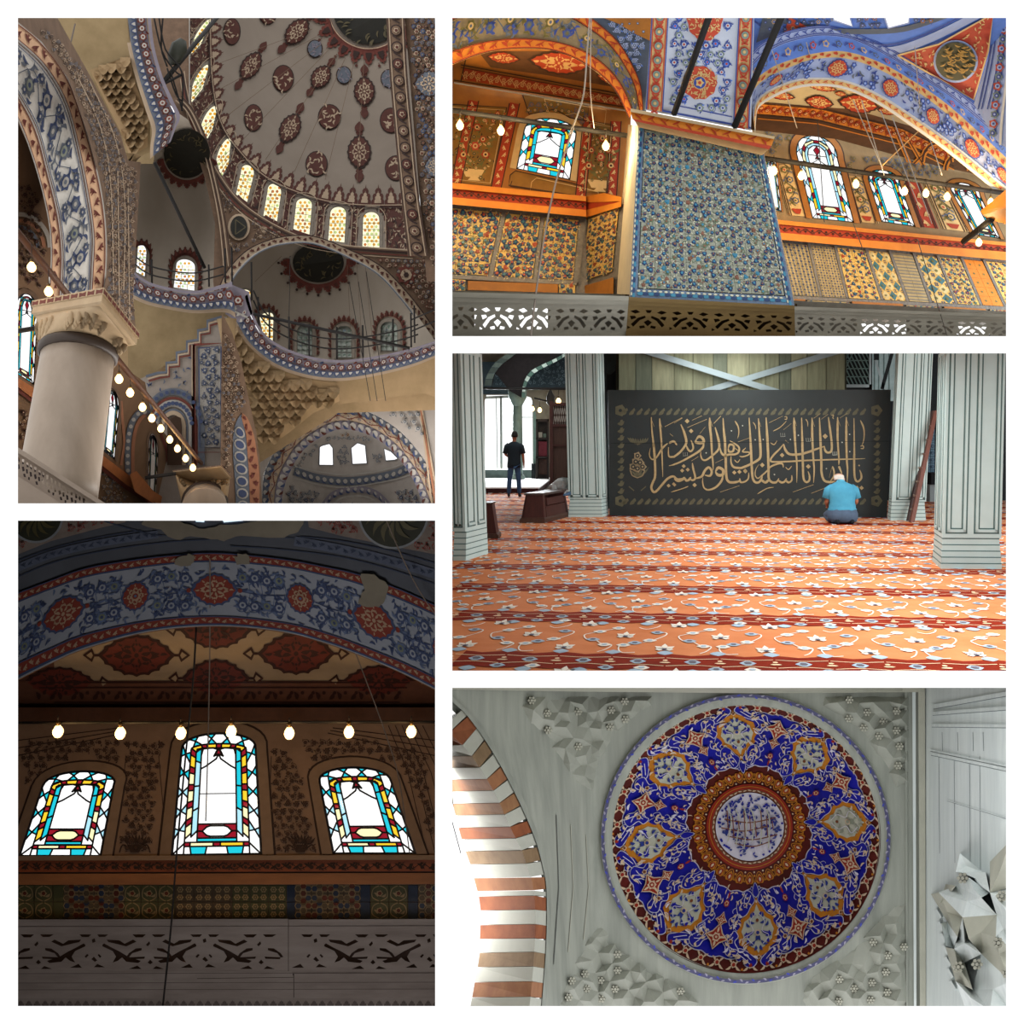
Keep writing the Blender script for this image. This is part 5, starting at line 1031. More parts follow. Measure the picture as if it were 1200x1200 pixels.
	bs = [(37, 313, 8.3, .05), (57, 341.5, 8.6, .05), (139.5, 444, 9.4, .052), (152.5, 460, 9.9, .052), (167, 477, 10.4, .053), (178, 490, 10.9, .053), (188.5, 502, 11.4, .053), (199, 515, 11.9, .054), (208, 525.5, 12.3, .055), (217.5, 537, 12.7, .056), (226, 548, 13.0, .057)]
	nm = ['first', 'second', 'third', 'fourth', 'fifth', 'sixth', 'seventh', 'eighth', 'ninth']
	for i, (x, y, d, r_) in enumerate(bs):
		lab = ('glowing bulb at the left edge above the big capital', 'glowing bulb just above the left corner of the big capital')[i] if i < 2 else 'glowing bulb, %s down the slanting rail from the big column' % nm[i-2]
		bulb(PX(x, y, d-.1), r_*.68, lab, 'bulbs of the slanting lamp rails', 1.6, drop=.12)
	# long lamp wires in the dome
	for i, (a, b, d) in enumerate((((386, 20), (391, 40), 14), ((340, 300), (338, 410), 14), ((409, 330), (434, 470), 14), ((420, 330), (442, 470), 14), ((429, 318), (452, 470), 14))):
		mb = MB(); mb.tube([PX(*a, d), PX(*b, d)], .0045, n=4); mb.build('lamp_wire', M_iron, label='thin lamp wire, %s from the left of those crossing the dome and half dome' % nm[i], cat='wire', group='lamp wires under the great dome')

	mb = MB(); mb.fill([(-60, -40), (150, -40), (150, 322), (-60, 322)], lambda x, y: 17.3, 60); mb.build('wall_back_left', M_br, kind='structure')
great_dome()

# ================================================================== the lamp-lit tiled gallery (right, top)
def tile_field(root, Q, nx, ny, S, mats, style, t=.03, seed=0, name='tile'):
	rnd = random.Random(seed)
	for i in range(nx):
		for j in range(ny):
			f = lambda a, b: Q((i+a)/nx, (j+b)/ny)
			mb = MB(); mb.prism([f(.006, .006), f(.994, .006), f(.994, .994), f(.006, .994)], S, t, ch=.02)
			a, b = f(0, .5), f(1, .5); c, d = f(.5, 0), f(.5, 1); w, h = math.hypot(b[0]-a[0], b[1]-a[1]), math.hypot(d[0]-c[0], d[1]-c[1])
			o = Orn(mb, S, lambda x, y: f(x/w, y/h), t+.006); style(o, w, h, i, j, rnd); mb.build(name, mats, root)
def st_flower(dense=1, big=.2):
	def g(o, w, h, i, j, rnd):
		m = min(w, h)
		for k, (x, y) in enumerate(((.27, .25), (.77, .25), (.02+.5, .52), (.25, .78), (.77, .77))):
			r = m*big*rnd.uniform(.8, 1.25); c = 1 if rnd.random() < .72 else rnd.choice((2, 3, 4)); x += rnd.uniform(-.07, .07); y += rnd.uniform(-.07, .07)
			o.disc(x*w, y*h, r, c, 10, .22, rnd.choice((3, 5)), a0=rnd.uniform(0, 6)); o.disc(x*w, y*h-r*.15, r*.5, 4 if k % 2 else 2, 6, layer=1)
			for q in range(6): a = rnd.uniform(0, tau); o.leaf(x*w+r*1.2*cos(a), y*h+r*1.2*sin(a), m*.19, m*.07, a+.6, (5, 3, 3, 4, 5, 5)[q], .15)
	return g
def st_lattice(o, w, h, i, j, rnd):
	for k in range(4):
		for q in range(4): o.disc((k+.5)*w/4, (q+.5)*h/4, w*.09, 1 if (k+q) % 2 else 3, 4)
def st_diamond(o, w, h, i, j, rnd):
	o.poly([(w*.5, 0), (w, h*.5), (w*.5, h), (0, h*.5)], 2 if (i+j) % 2 else 5); o.disc(w*.5, h*.5, w*.16, 3, 4, layer=1)
	for x, y in ((0.1, .1), (.9, .1), (.1, .9), (.9, .9)): o.disc(x*w, y*h, w*.1, 1, 4)
def st_stripe(o, w, h, i, j, rnd):
	for k in range(3): o.poly([(0, h*(k+.2)/3), (w, h*(k+.2)/3), (w, h*(k+.55)/3), (0, h*(k+.55)/3)], 3)
def st_plain(o, w, h, i, j, rnd): o.disc(w*.5, h*.5, w*.12, 3, 6)

def lamp_gallery():
	warm = [mat('tile_ochre', '#e0b864', .42, var=.15, scale=8), mat('tile_navy2', '#2b3d63', .35), mat('tile_teal', '#3e6f78', .35), mat('tile_olive', '#6d6a38', .4), mat('tile_rust', '#a5482a', .4), mat('tile_cream', '#d9c48c', .4)]
	cool = [mat('tile_grey_cream', '#8f9384', .4, var=.12, scale=8), mat('tile_navy3', '#233b66', .3), mat('tile_turq', '#3a7f9c', .3), mat('tile_sage', '#5f7058', .35), mat('tile_dull_red', '#7d5544', .35), mat('tile_pale', '#c6c5ae', .35)]
	M_bord = mat('tile_border_blue', '#5c6f86', .35, var=.25, scale=20); M_seam = mat('tile_border_grey', '#76716b', .4, var=.3, scale=20)
	M_or = mat('paint_orange', '#b5752f', .6, hex2='#96602b', scale=3); M_or2 = mat('paint_bright_orange', '#e08c32', .55, hex2='#cf7a28', scale=3); M_red = mat('paint_red', '#a83a1e', .65, var=.15); M_dk = mat('paint_dark', '#40281c', .7); M_ol = mat('paint_olive', '#6f6636', .7, var=.15); M_cream = mat('paint_cream', '#d8b479', .65, var=.1)
	M_bl = mat('paint_blue', '#3a4f9c', .65, var=.12); M_pb = mat('paint_pale_blue', '#a9b8e0', .7, var=.06); M_sky = mat('paint_sky_blue', '#6186d8', .7, var=.12); M_rd = mat('paint_vermilion', '#c04a34', .65, var=.1); M_wh = mat('paint_white', '#dcdad6', .7, var=.04); M_br = mat('paint_brown', '#5f4028', .75, var=.2); M_gb = mat('paint_grey_blue', '#5a6474', .7, var=.15)
	M_stone = mat('balustrade_stone', '#c4bfb0', .65, hex2='#a8a497', scale=2, stretch=(.6, 4, 4)); M_stb = mat('balustrade_brown', '#9c8252', .65, hex2='#836c47', scale=2, stretch=(.6, 4, 4))
	# ---- left bay: back wall, side wall, ceiling
	SL = plane((530, 250, 12.6), (530, 100, 13.1), (700, 250, 13.1)); SLs = plane((687, 250, 13.1), (687, 120, 13.5), (726, 245, 12.0))
	wl = Win((605, 198), (668, 211), (614, 152), (675, 161), (649, 139), SL)
	hole = wl.hole(-.004)
	mb = MB(); mb.fill([(520, 84), (740, 118), (735, 262), (687, 258), (520, 242)], SL, 16, holes=[hole]); mb.rim(hole, SL, .3); mb.build('wall_bay', M_or, kind='structure')
	r = thing('window_8', PX(605, 200, 12.8), None, None); r['kind'] = 'structure'
	sv = wl.S; wl.S = lambda x, y: SL(x, y)+.1; stained_window(r, wl, 2, 1.1, seed=8); wl.S = sv
	mb = MB(); o1, o2 = wl.hole(-.004), wl.px(wl.outline(-.12, bot=-.0)); q = [PX(x, y, SL(x, y)-.05) for x, y in o1]+[PX(x, y, SL(x, y)-.02) for x, y in o2]; n = len(o1); mb.mesh(q, [(i, i+1, n+i+1, n+i) for i in range(n-1)]); mb.build('window_surround', M_cream, r)
	mb = MB(); o = Orn(mb, SL, off=.02)
	def slat(x0, y0, x1, y1, w, mi, l=0): o.line([(x0, y0), (x1, y1)], w, mi, l)
	for x0, y0, x1, y1 in ((603, 121, 580, 226), (690, 136, 680, 234), (555, 118, 534, 216), (722, 142, 716, 238)):
		slat(x0, y0, x1, y1, 11, 1); slat(x0-6, y0, x1-6, y1, 1.2, 2, 1); slat(x0+6, y0, x1+6, y1, 1.2, 2, 1); st = Strip([(x0-4, y0), (x1-4, y1)], [(x0+4, y0), (x1+4, y1)], 20); o2_ = Orn(mb, SL, st, .04); o2_.zig(st.L, st.W, 8, 4)
	for y in (0, 5): slat(531, 216-y*.0+0, 690, 232, 1.2, 2)
	o.line([(598, 218), (684, 231)], 1.3, 2); o.line([(600, 212), (598, 218)], 1, 2)
	M_pan = 7
	for q in ([(526, 122), (594, 126), (576, 218), (522, 212)], [(691, 142), (718, 146), (712, 226), (684, 226)], [(612, 110), (690, 124), (688, 142), (668, 138), (650, 128), (620, 134)], [(598, 205), (604, 200), (668, 214), (682, 218), (680, 230), (596, 217)]):
		mb.fill(q, SL, 20, off=.012, mi=7); o.line(q+[q[0]], 1.4, 2, 1); o.line([(x+(sum(p[0] for p in q)/4-x)*.07, y+(sum(p[1] for p in q)/4-y)*.07) for x, y in q+[q[0]]], .8, 4, 1)
	o.scatter([(530, 126), (590, 130), (574, 214), (526, 208)], 11, [(3, 4, 1), (3, 2, 4)], [3, 2, 4], vine=3, seed=15, r=.24); o.scatter([(693, 146), (715, 150), (709, 222), (687, 222)], 10, [(3, 4, 1), (3, 2, 4)], [3, 2, 4], vine=3, seed=16, r=.24)
	for cx_, cy_, hh in ((556, 205, 60), (703, 218, 60)):      # vases of flowers
		o.poly([(cx_-15, cy_-8), (cx_+12, cy_-6), (cx_+7, cy_+3), (cx_-10, cy_+2)], 4, 1); o.poly([(cx_-4, cy_+2), (cx_+3, cy_+2), (cx_+7, cy_+7), (cx_-8, cy_+6)], 4, 1)
		for s in (-1, 1):
			o.line(cr([(cx_, cy_-8), (cx_+s*12, cy_-18), (cx_+s*17, cy_-32), (cx_+s*8, cy_-40), (cx_+1, cy_-33)], 5), 1.3, 3, 1); o.line(cr([(cx_, cy_-14), (cx_+s*8, cy_-24), (cx_+s*5, cy_-48), (cx_+3, cy_-58)], 5), 1.1, 3, 1)
			for k in range(5): o.leaf(cx_+s*(4+k*3), cy_-12-k*7, 8, 3.4, (-.6 if s > 0 else pi+.6), 3, .2, layer=2)
			o.flower(cx_+s*13, cy_-24, 5, 1, 4, 2, 6, 2); o.flower(cx_+s*10, cy_-42, 4, 1, 4, 2, 6, 2)
		o.flower(cx_+1, cy_-34, 5, 5, 4, 1, 6, 2); o.flower(cx_+3, cy_-56, 4.5, 1, 4, 2, 6, 2)
	o.scatter([(534, 122), (596, 128), (590, 150), (530, 146)], 9, [(3, 0, 1), (1, 4, 1)], [3, 2], vine=3, seed=5); o.scatter([(617, 112), (690, 126), (690, 150), (668, 140), (650, 132), (616, 136)], 8, [(6, 0, 6), (3, 4, 1)], [6, 3], vine=6, seed=6); o.scatter([(696, 140), (716, 144), (712, 200), (694, 196)], 9, [(3, 4, 1)], [3, 2], vine=3, seed=7)
	mb.build('wall_painting', [M_or, M_red, M_dk, M_ol, M_cream, M_rd, M_gb, mat('paint_dark_gold', '#8a6228', .7, var=.15)], kind='stuff', label='orange and olive vases and leaf strips painted around the left bay\'s window', cat='wall painting')
	# ceiling of the left bay
	SC1 = plane((530, 95, 13.0), (740, 125, 13.4), (640, 40, 11.2))
	mb = MB(); mb.fill([(520, 40), (745, 40), (748, 135), (640, 112), (520, 96)], SC1, 18, off=0); mb.build('ceiling_bay', M_or, kind='structure')
	mb = MB(); o = Orn(mb, SC1, off=.025)
	mb.fill([(560, 60), (738, 60), (742, 106), (640, 88), (575, 79)], SC1, 18, off=.012, mi=0)
	o.medal(655, 74, 30, 13, 1, 3, 2, 8, rot=.12); o.medal(590, 68, 16, 7, 1, 3, 2, 6, rot=.1); o.medal(718, 92, 16, 8, 1, 3, 2, 6, rot=.2)
	for a, b, w, mi in (((540, 76), (742, 113), 1.3, 3), ((540, 79), (742, 116), .8, 3), ((532, 94), (742, 127), 1.3, 3), ((532, 97), (742, 131), 2, 4), ((546, 68), (540, 96), 1.5, 3)): o.line([a, b], w, mi)
	st = Strip([(544, 80), (742, 117)], [(540, 93), (742, 126)], 20); st.quads(mb, SC1, .02, 1); o2_ = Orn(mb, SC1, st, .035); o2_.scroll(st.L, st.W, 15, 2, [(2, 1, 2)], [2], r=.2)
	mb.build('ceiling_painting', [M_br, M_red, M_cream, M_dk, M_wh], kind='stuff', label='red medallion and scroll border painted on the left bay\'s ceiling', cat='wall painting')
	# cornice of the left bay
	def cornice(name, bands, S):
		for i, (pts, t, m) in enumerate(bands):
			mb = MB(); mb.prism(pts, S, t, ch=0); mb.build('%s' % name, m, kind='structure')
	cornice('trim_30', [([(520, 213), (687, 230), (687, 236), (520, 220)], .2, M_or2), ([(520, 220), (687, 236), (687, 246), (520, 230)], .14, M_red), ([(520, 230), (687, 246), (687, 254), (520, 238.5)], .22, M_or2)], SL)
	cornice('trim_31', [([(687, 230), (708, 226), (728, 231), (728, 236), (687, 237)], .1, M_or2), ([(687, 237), (728, 234), (728, 238), (687, 246)], .06, M_red), ([(687, 246), (728, 236), (728, 242), (687, 255)], .1, M_or2)], SLs)
	mb = MB(); st = Strip([(524, 221.5), (687, 237.5)], [(524, 229.5), (687, 245)], 20); o = Orn(mb, lambda x, y: SL(x, y)-.14, st, .01); o.scroll(st.L, st.W, 16, 0, [(0, 0, 0)], [0], r=.2, vw=.8); mb.build('cornice_scroll', M_dk, kind='stuff', label='dark scroll painted on the orange cornice under the left bay\'s window', cat='wall painting')
	# tiles of the left bay
	mb = MB(); mb.fill([(515, 236), (690, 252), (690, 356), (515, 356)], lambda x, y: SL(x, y)+.02, 40); mb.fill([(687, 250), (735, 238), (735, 356), (680, 356)], lambda x, y: SLs(x, y)+.02, 40); mb.build('wall_bay_lower', M_seam, kind='structure')
	root = thing('tilework', PX(610, 330, 12.8), 'yellow floral tiles below the orange cornice of the left bay', 'tilework')
	tile_field(root, quad((522, 243), (587, 249.5), (571, 323), (520, 320)), 4, 5, SL, warm, st_flower(), seed=1)
	tile_field(root, quad((594, 250), (633, 254), (624, 326), (578, 324)), 3, 5, SL, warm, st_flower(), seed=2)
	tile_field(root, quad((639, 254.5), (678, 258), (671, 328), (630, 326)), 3, 5, SL, warm, st_flower(), seed=3)
	tile_field(root, quad((690, 257), (725, 244), (717, 318), (680, 330)), 3, 6, SLs, warm, st_flower(big=.17), seed=4)
	for q in (((588, 249), (593, 250), (577, 325), (572, 324)), ((634, 254), (638, 254), (629, 327), (625, 326)), ((679, 258), (687, 257), (678, 331), (672, 330)), ((520, 238), (687, 254), (687, 258), (520, 242)), ((520, 321), (676, 329), (676, 334), (520, 326))):
		mb = MB(); mb.prism(q, SL, .035); mb.build('border_tile', M_seam, root)
	for q, S, lab in (([(548, 329), (654, 333), (654, 343), (548, 340)], SL, 'long orange stone ledge under the left bay\'s yellow tiles'), ([(674, 338), (719, 325), (719, 348), (674, 347)], SLs, 'slanting orange stone ledge beside the tiled pier')):
		mb = MB(); mb.prism(q, S, .12, ch=.01); mb.build('ledge', M_or, label=lab, cat='ledge')
	root = thing('tilework', PX(660, 345, 12.9), 'small pale tile block between the two orange ledges', 'tilework')
	tile_field(root, quad((655, 331), (674, 332), (674, 346), (655, 345)), 1, 1, SL, warm, st_flower(), seed=9);
	root = thing('tilework', PX(538, 342, 12.7), 'small tile block at the left end of the long orange ledge', 'tilework'); tile_field(root, quad((522, 326), (545, 328), (545, 341), (522, 340)), 2, 1, SL, warm, st_flower(), seed=10)
	# ---- the tiled pier
	SP = plane((738, 349, 10), (931, 357, 10.3), (748, 150, 10.5))
	pier = thing('tiled_pier', PX(835, 352, 10.1), 'broad pier covered with blue flowered tiles between the two lamp-lit bays', 'pier')
	P0, P1, P2, P3 = (748.5, 147), (893, 170), (931, 358), (738, 349)
	Qp = quad(P0, P1, P2, P3)
	tile_field(pier, lambda u, v: Qp(.05+.9*u, .02+.92*v), 9, 11, SP, cool, st_flower(big=.15), seed=21)
	def bt(u0, u1, v0, v1, n, vert):
		for k in range(n):
			a, b = (u0, u1) if vert else (u0+(u1-u0)*k/n, u0+(u1-u0)*(k+1)/n); c, d = (v0+(v1-v0)*k/n, v0+(v1-v0)*(k+1)/n) if vert else (v0, v1)
			mb = MB(); mb.prism([Qp(a, c), Qp(b, c), Qp(b, d), Qp(a, d)], SP, .035, ch=.02); o = Orn(mb, SP, lambda x, y: Qp(a+(b-a)*x, c+(d-c)*y), .042)
			for q in range(3): o.disc(.5 if vert else (q+.5)/3, (q+.5)/3 if vert else .5, .2, 1 if (q+k) % 2 else 2, 6); o.disc(.2 if vert else (q+.2)/3, (q+.2)/3 if vert else .2, .12, 3, 5)
			mb.build('border_tile', [M_bord, cool[1], cool[2], cool[5]], pier)
	bt(0, .045, 0, 1, 11, True); bt(.955, 1, 0, 1, 11, True); bt(.045, .955, .945, 1, 9, False)
	mb = MB(); f, b = [(748.5, 147), (738, 349)], [(736, 146), (720, 349)]
	mb.face([PX(*f[0], SP(*f[0])), PX(*f[1], SP(*f[1])), PX(b[1][0], b[1][1], 12.2), PX(b[0][0], b[0][1], 12.4)]); mb.build('pier_side', mat('pier_plaster', '#dccfb4', .7, var=.06), pier)
	mb = MB(); mb.face([PX(*P0, SP(*P0)+.01), PX(*P1, SP(*P1)+.01), PX(*P2, SP(*P2)+.01), PX(*P3, SP(*P3)+.01)]); pr = [P1, (895, 172), (933, 358), P2]
	mb.face([PX(*P1, SP(*P1)), PX(*P2, SP(*P2)), PX(932, 358, 12.6), PX(894, 172, 12.8)]); mb.build('pier_core', M_seam, pier)
	for pts, t, m in (([(739, 127), (908, 160), (907, 163), (739, 131)], .32, mat('cap_tan', '#b29a74', .6, var=.1)), ([(739, 131), (907, 163), (904, 171), (741, 139)], .26, M_or2), ([(741, 139), (904, 171), (901, 175), (744, 142)], .3, M_red), ([(744, 142), (901, 175), (893, 182), (748, 149)], .16, M_cream)):
		mb = MB(); mb.prism(pts, SP, t); mb.build('cap_moulding', m, pier)
	mb = MB(); st = Strip([(742, 132), (906, 164)], [(742, 138), (903, 170)], 20); o = Orn(mb, lambda x, y: SP(x, y)-.26, st, .012); o.zig(st.L, st.W, 14, 0, w=.35); mb.build('cap_scroll', [M_red], pier)
	# ---- painted panel above the pier, leaning forward
	SU = plane((757, 127, 10.2), (880, 150, 10.5), (820, 21, 9.3))
	up = thing('painted_pendentive', PX(820, 140, 10.3), 'white panel with blue flowers and red medallions rising above the tiled pier', 'painted panel')
	mb = MB(); mb.fill([(764, 12), (884, 12), (880, 153), (756, 129)], SU, 20); mb.build('panel_ground', mat('panel_white_blue', '#c3c9d8', .7, var=.05), up)
	mb = MB(); o = Orn(mb, SU, off=.012)
	meds = [(826, 20, 21, 28), (820, 97, 20, 19.5)]
	reg = [(788, 14), (862, 14), (856, 138), (780, 124)]
	o.scatter(reg, 12.5, [(1, 5, 2), (1, 0, 2), (4, 0, 1)], [1, 1, 5], vine=1, seed=31, r=.34, holes=[[(x+a*1.05*cos(t), y+b*1.05*sin(t)) for t in [tau*k/16 for k in range(16)]] for x, y, a, b in meds])
	for x, y, a, b in meds:
		o.disc(x, y, a, 2, 40, .04, 10, 1, b); rnd = random.Random(int(y))
		for k in range(95):
			t, q = rnd.uniform(0, tau), math.sqrt(rnd.uniform(.16 if y > 50 else 0, .86)); o.leaf(x+a*q*cos(t), y+b*q*sin(t), 4.6, 1.5, rnd.uniform(0, tau), 3, .25, layer=2)
	x, y = 820, 97; o.disc(x, y, 8, 3, 14, layer=2); o.disc(x, y, 7, 1, 14, layer=3); o.disc(x, y, 4.5, 3, 10, .2, 5, 4); o.disc(x, y, 2, 2, 8, layer=5)
	for A, B in ((((764, 12), (757, 128)), ((784, 12), (777, 131))), (((866, 12), (859, 147)), ((883, 12), (878, 151)))):
		st = Strip(list(A), list(B), 20); st.quads(mb, SU, .02, 3); o2_ = Orn(mb, SU, st, .03)
		for v, mi in ((.03, 1), (.97, 1), (.12, 2), (.88, 2)): o2_.line([(0, v*st.W), (st.L, v*st.W)], 1.3, mi)
		n = 7
		for k in range(n):
			xx = (k+.5)*st.L/n; yy = st.W*.5; o2_.disc(xx, yy, 6.2, 2, 14, layer=1); o2_.disc(xx, yy, 4.6, 4, 12, layer=2); o2_.disc(xx, yy, 2, 3, 8, layer=3)
			o2_.line(cr([(xx+5, yy+4), (xx+9, yy+1), (xx+11, yy-4)], 3), 2, 2, 1); o2_.line(cr([(xx+5, yy-4), (xx+9, yy-1), (xx+11, yy+4)], 3), 2, 2, 1)
	o.line([(757, 126), (880, 150)], 2, 1); o.line([(785, 122), (858, 137)], 1.2, 1)
	mb.build('flower_painting', [mat('panel_white_blue', '#c3c9d8'), M_bl, M_rd, M_cream, mat('paint_sage', '#7f8f86', .7), M_sky], up, kind='stuff')
	# ---- left arch with its borders
	SA = plane((530, 60, 11.4), (740, 125, 11.2), (640, 10, 10.9))
	l1 = cr([(520, 80), (530, 76), (565, 63), (600, 57.5), (640, 58), (670, 67), (700, 85), (722, 108), (737, 139)], 6); l2 = cr([(520, 63), (530, 59), (565, 49), (600, 44.5), (640, 46.5), (675, 55), (705, 72), (728, 98), (742, 130)], 6)
	l3 = cr([(518, 30), (530, 24), (565, 12), (620, 6), (655, 14), (690, 34), (712, 51), (729, 73), (743, 100), (749, 129)], 6); l4 = cr([(520, 15), (560, 0), (640, -4), (680, 12), (705, 30), (725, 49), (741, 75), (751, 100), (754, 129)], 6)
	arch = thing('painted_arch', PX(640, 70, 11.2), 'orange-edged arch with blue and olive flowers over the left lamp-lit bay', 'arch')
	for nm, A, B, mi in (('flower_band', l2, l3, 0), ('inner_border', l1, l2, 1), ('outer_border', l3, l4, 1)):
		st = Strip(A, B, 60); mb = MB(); st.quads(mb, SA, .02 if mi else 0, mi); o = Orn(mb, SA, st, .035)
		if mi:
			for v, c in ((.05, 3), (.95, 3), (.14, 2), (.86, 2)): o.line([(st.L*k/40, v*st.W) for k in range(41)], 1.1, c)
			o.zig(st.L, st.W*.7, 13, 2, st.W*.15, w=.34)
		else:
			o.scroll(st.L, st.W, 46, 4, [(5, 4, 6), (6, 7, 4)], [4, 5, 6], r=.2, vw=1.4)
			rnd = random.Random(4)
			for k in range(110): o.leaf(rnd.uniform(0, st.L), rnd.uniform(.1, .9)*st.W, 8, 3, rnd.uniform(0, tau), rnd.choice((4, 5, 6, 4)), .2)
		mb.build(nm, [mat('arch_ochre_grey', '#a08d6a', .7, var=.12), M_or2, M_red, M_dk, M_gb, M_bl, M_ol, M_cream], arch)
	mb = MB(); q = resample(l1, 60); mb.mesh([PX(x, y, SA(x, y)-.02) for x, y in q]+[PX(x, y+.5, SA(x, y)+1.7) for x, y in q], [(i, i+1, 61+i-0, 60+i) for i in range(59)], 0, 1); mb.build('soffit', M_cream, arch)
	SG = lambda x, y: SA(x, y)+.05
	mb = MB(); mb.fill([(640, 0), (772, 0), (757, 132), (745, 128), (738, 95), (715, 60), (690, 40), (655, 18)], SG, 20); mb.build('wall_spandrel_left', M_gb, kind='structure')
	mb = MB(); o = Orn(mb, SG, off=.02); o.scatter([(700, 14), (760, 14), (753, 120), (745, 95), (728, 60)], 10, [(1, 0, 1)], [1, 2], vine=1, seed=12); mb.poly([(700, 18), (764, 8), (762, 48), (745, 40), (725, 28)], SG, .04, 3); mb.build('spandrel_painting', [M_gb, M_pb, M_sky, M_or], kind='stuff', label='pale leaf painting between the orange arch and the white panel', cat='wall painting')

	# ---- right bay
	SR = plane((905, 300, 13), (905, 160, 13.5), (1180, 280, 16.2))
	WR = [Win((904, 246), (916, 248), (895, 192), (910, 194), (903, 187), SR), Win((952, 256), (1001, 261), (933, 180), (982, 187), (956, 158.5), SR), Win((1033, 260), (1073, 266), (1017, 210), (1055, 215), (1035, 199), SR), Win((1142, 275), (1173, 280), (1114, 223), (1149, 229), (1130, 214), SR)]
	hs = [w.hole(-.004) for w in WR]
	mb = MB(); mb.fill([(876, 120), (1200, 150), (1200, 300), (900, 270)], SR, 18, holes=hs)
	for h in hs: mb.rim(h, SR, .3)
	M_bw = mat('paint_tan_grey', '#8d7654', .75, var=.12); mb.build('wall_bay_right', M_bw, kind='structure')
	for k, w in enumerate(WR):
		r = thing('window_%d' % (9+k), PX(*w.bl, SR(*w.bl)), None, None); r['kind'] = 'structure'
		sv = w.S; w.S = lambda x, y: SR(x, y)+.1; stained_window(r, w, 3 if k == 1 else 2, 1.0 if k else .6, seed=k, fade=(lambda p: p[1] > .6) if k == 1 else None); w.S = sv
		mb = MB(); o1, o2, o3 = w.hole(-.004), w.px(w.outline(-.14, bot=0)), w.px(w.outline(-.17, bot=0)); n = len(o1); q = [PX(x, y, SR(x, y)-.06) for x, y in o1]+[PX(x, y, SR(x, y)-.03) for x, y in o2]+[PX(x, y, SR(x, y)-.02) for x, y in o3]
		mb.mesh(q, [(i, i+1, n+i+1, n+i) for i in range(n-1)], 0); mb.mesh(q, [(n+i, n+i+1, 2*n+i+1, 2*n+i) for i in range(n-1)], 1); mb.build('window_surround', [M_or, M_dk], r)
	mb = MB(); o = Orn(mb, SR, off=.02)
	o.scatter([(890, 150), (980, 162), (1005, 185), (1010, 200), (996, 205), (985, 172), (960, 152), (930, 165), (900, 185)], 9, [(3, 0, 6), (6, 0, 3)], [3, 6], vine=6, seed=41); o.scatter([(1000, 175), (1110, 190), (1108, 212), (1060, 205), (1035, 194), (1012, 198)], 9, [(6, 0, 3)], [6, 3], vine=6, seed=42)
	for A, B, kd in ((((908, 195), (924, 252)), ((930, 190), (948, 254)), 0), (((990, 205), (1006, 260)), ((1014, 208), (1030, 262)), 0), (((1060, 212), (1080, 266)), ((1078, 214), (1100, 268)), 1), (((1082, 214), (1104, 268)), ((1108, 217), (1136, 272)), 0)):
		st = Strip(list(A), list(B), 20); st.quads(mb, SR, .015, 4 if kd == 0 else 1); o2_ = Orn(mb, SR, st, .03)
		for v in (.06, .94, .16, .84): o2_.line([(0, v*st.W), (st.L, v*st.W)], 1, 2)
		if kd == 0:
			o2_.scroll(st.L*.8, st.W*.7, 24, 3, [(3, 4, 5), (6, 4, 3)], [3, 6], y0=st.W*.15, r=.25)
			o2_.poly([(st.L*.86, st.W*.25), (st.L*.86, st.W*.75), (st.L*.96, st.W*.6), (st.L*.96, st.W*.4)], 1, 1)
		else: o2_.zig(st.L, st.W*.7, 10, 4, st.W*.15)
	mb.build('wall_painting', [M_bw, M_red, M_dk, M_ol, M_cream, M_rd, M_gb], kind='stuff', label='olive scroll panels painted between the right bay\'s stained windows', cat='wall painting')
	SC2 = plane((890, 150, 13.2), (1100, 180, 15), (1000, 90, 12.2))
	mb = MB(); mb.fill([(876, 90), (1130, 90), (1190, 215), (1080, 190), (980, 163), (880, 152)], SC2, 20); mb.build('ceiling_bay_right', M_br, kind='structure')
	mb = MB(); o = Orn(mb, SC2, off=.03)
	mb.fill([(888, 98), (1055, 98), (1075, 150), (1000, 128), (890, 120)], SC2, 20, off=.012, mi=5)
	for x, y, rx, ry in ((964, 103, 14, 4), (960, 120, 14, 8), (1006, 122, 20, 11), (985, 110, 6, 3), (1040, 130, 10, 5), (915, 112, 14, 5)): o.medal(x, y, rx, ry, 1, 3, 4, 8, rot=.15)
	st = Strip([(890, 122), (960, 128), (1060, 152), (1120, 180)], [(886, 133), (955, 139), (1052, 163), (1110, 190)], 30); st.quads(mb, SC2, .02, 0); o2_ = Orn(mb, SC2, st, .035); o2_.scroll(st.L, st.W, 15, 1, [(1, 4, 1)], [1], r=.22)
	for d in (-2, 13, 17): o.line([(888, 122+d), (958, 128+d), (1058, 153+d), (1118, 182+d)], 1.3, 3 if d < 15 else 0)
	for a, b in (((1048, 150), (1076, 215)), ((1060, 155), (1100, 225)), ((1088, 175), (1068, 195))): o.line([a, b], 5, 0, 1); o.line([a, b], 1, 3, 2)
	for cx_, cy_, r_ in ((1098, 190, 17), (1122, 200, 14)):
		pts = [(cx_+r_*cos(t), cy_+r_*1.3*sin(t)) for t in [pi+pi*k/10 for k in range(11)]]; o.line(pts, 6, 0, 2); o.line(pts, 2, 3, 3)
	mb.build('ceiling_painting', [M_or2, M_red, M_dk, M_dk, M_cream, mat('ceiling_sand', '#b3a483', .75, var=.08)], kind='stuff', label='red medallions and orange scroll border painted on the right bay\'s ceiling', cat='wall painting')
	cornice('trim_32', [([(895, 256), (1200, 286), (1200, 290), (895, 261)], .2, M_or2), ([(895, 261), (1200, 290), (1200, 297), (895, 271)], .15, M_red), ([(895, 271), (1200, 297), (1200, 307), (895, 279)], .24, M_or2)], SR)
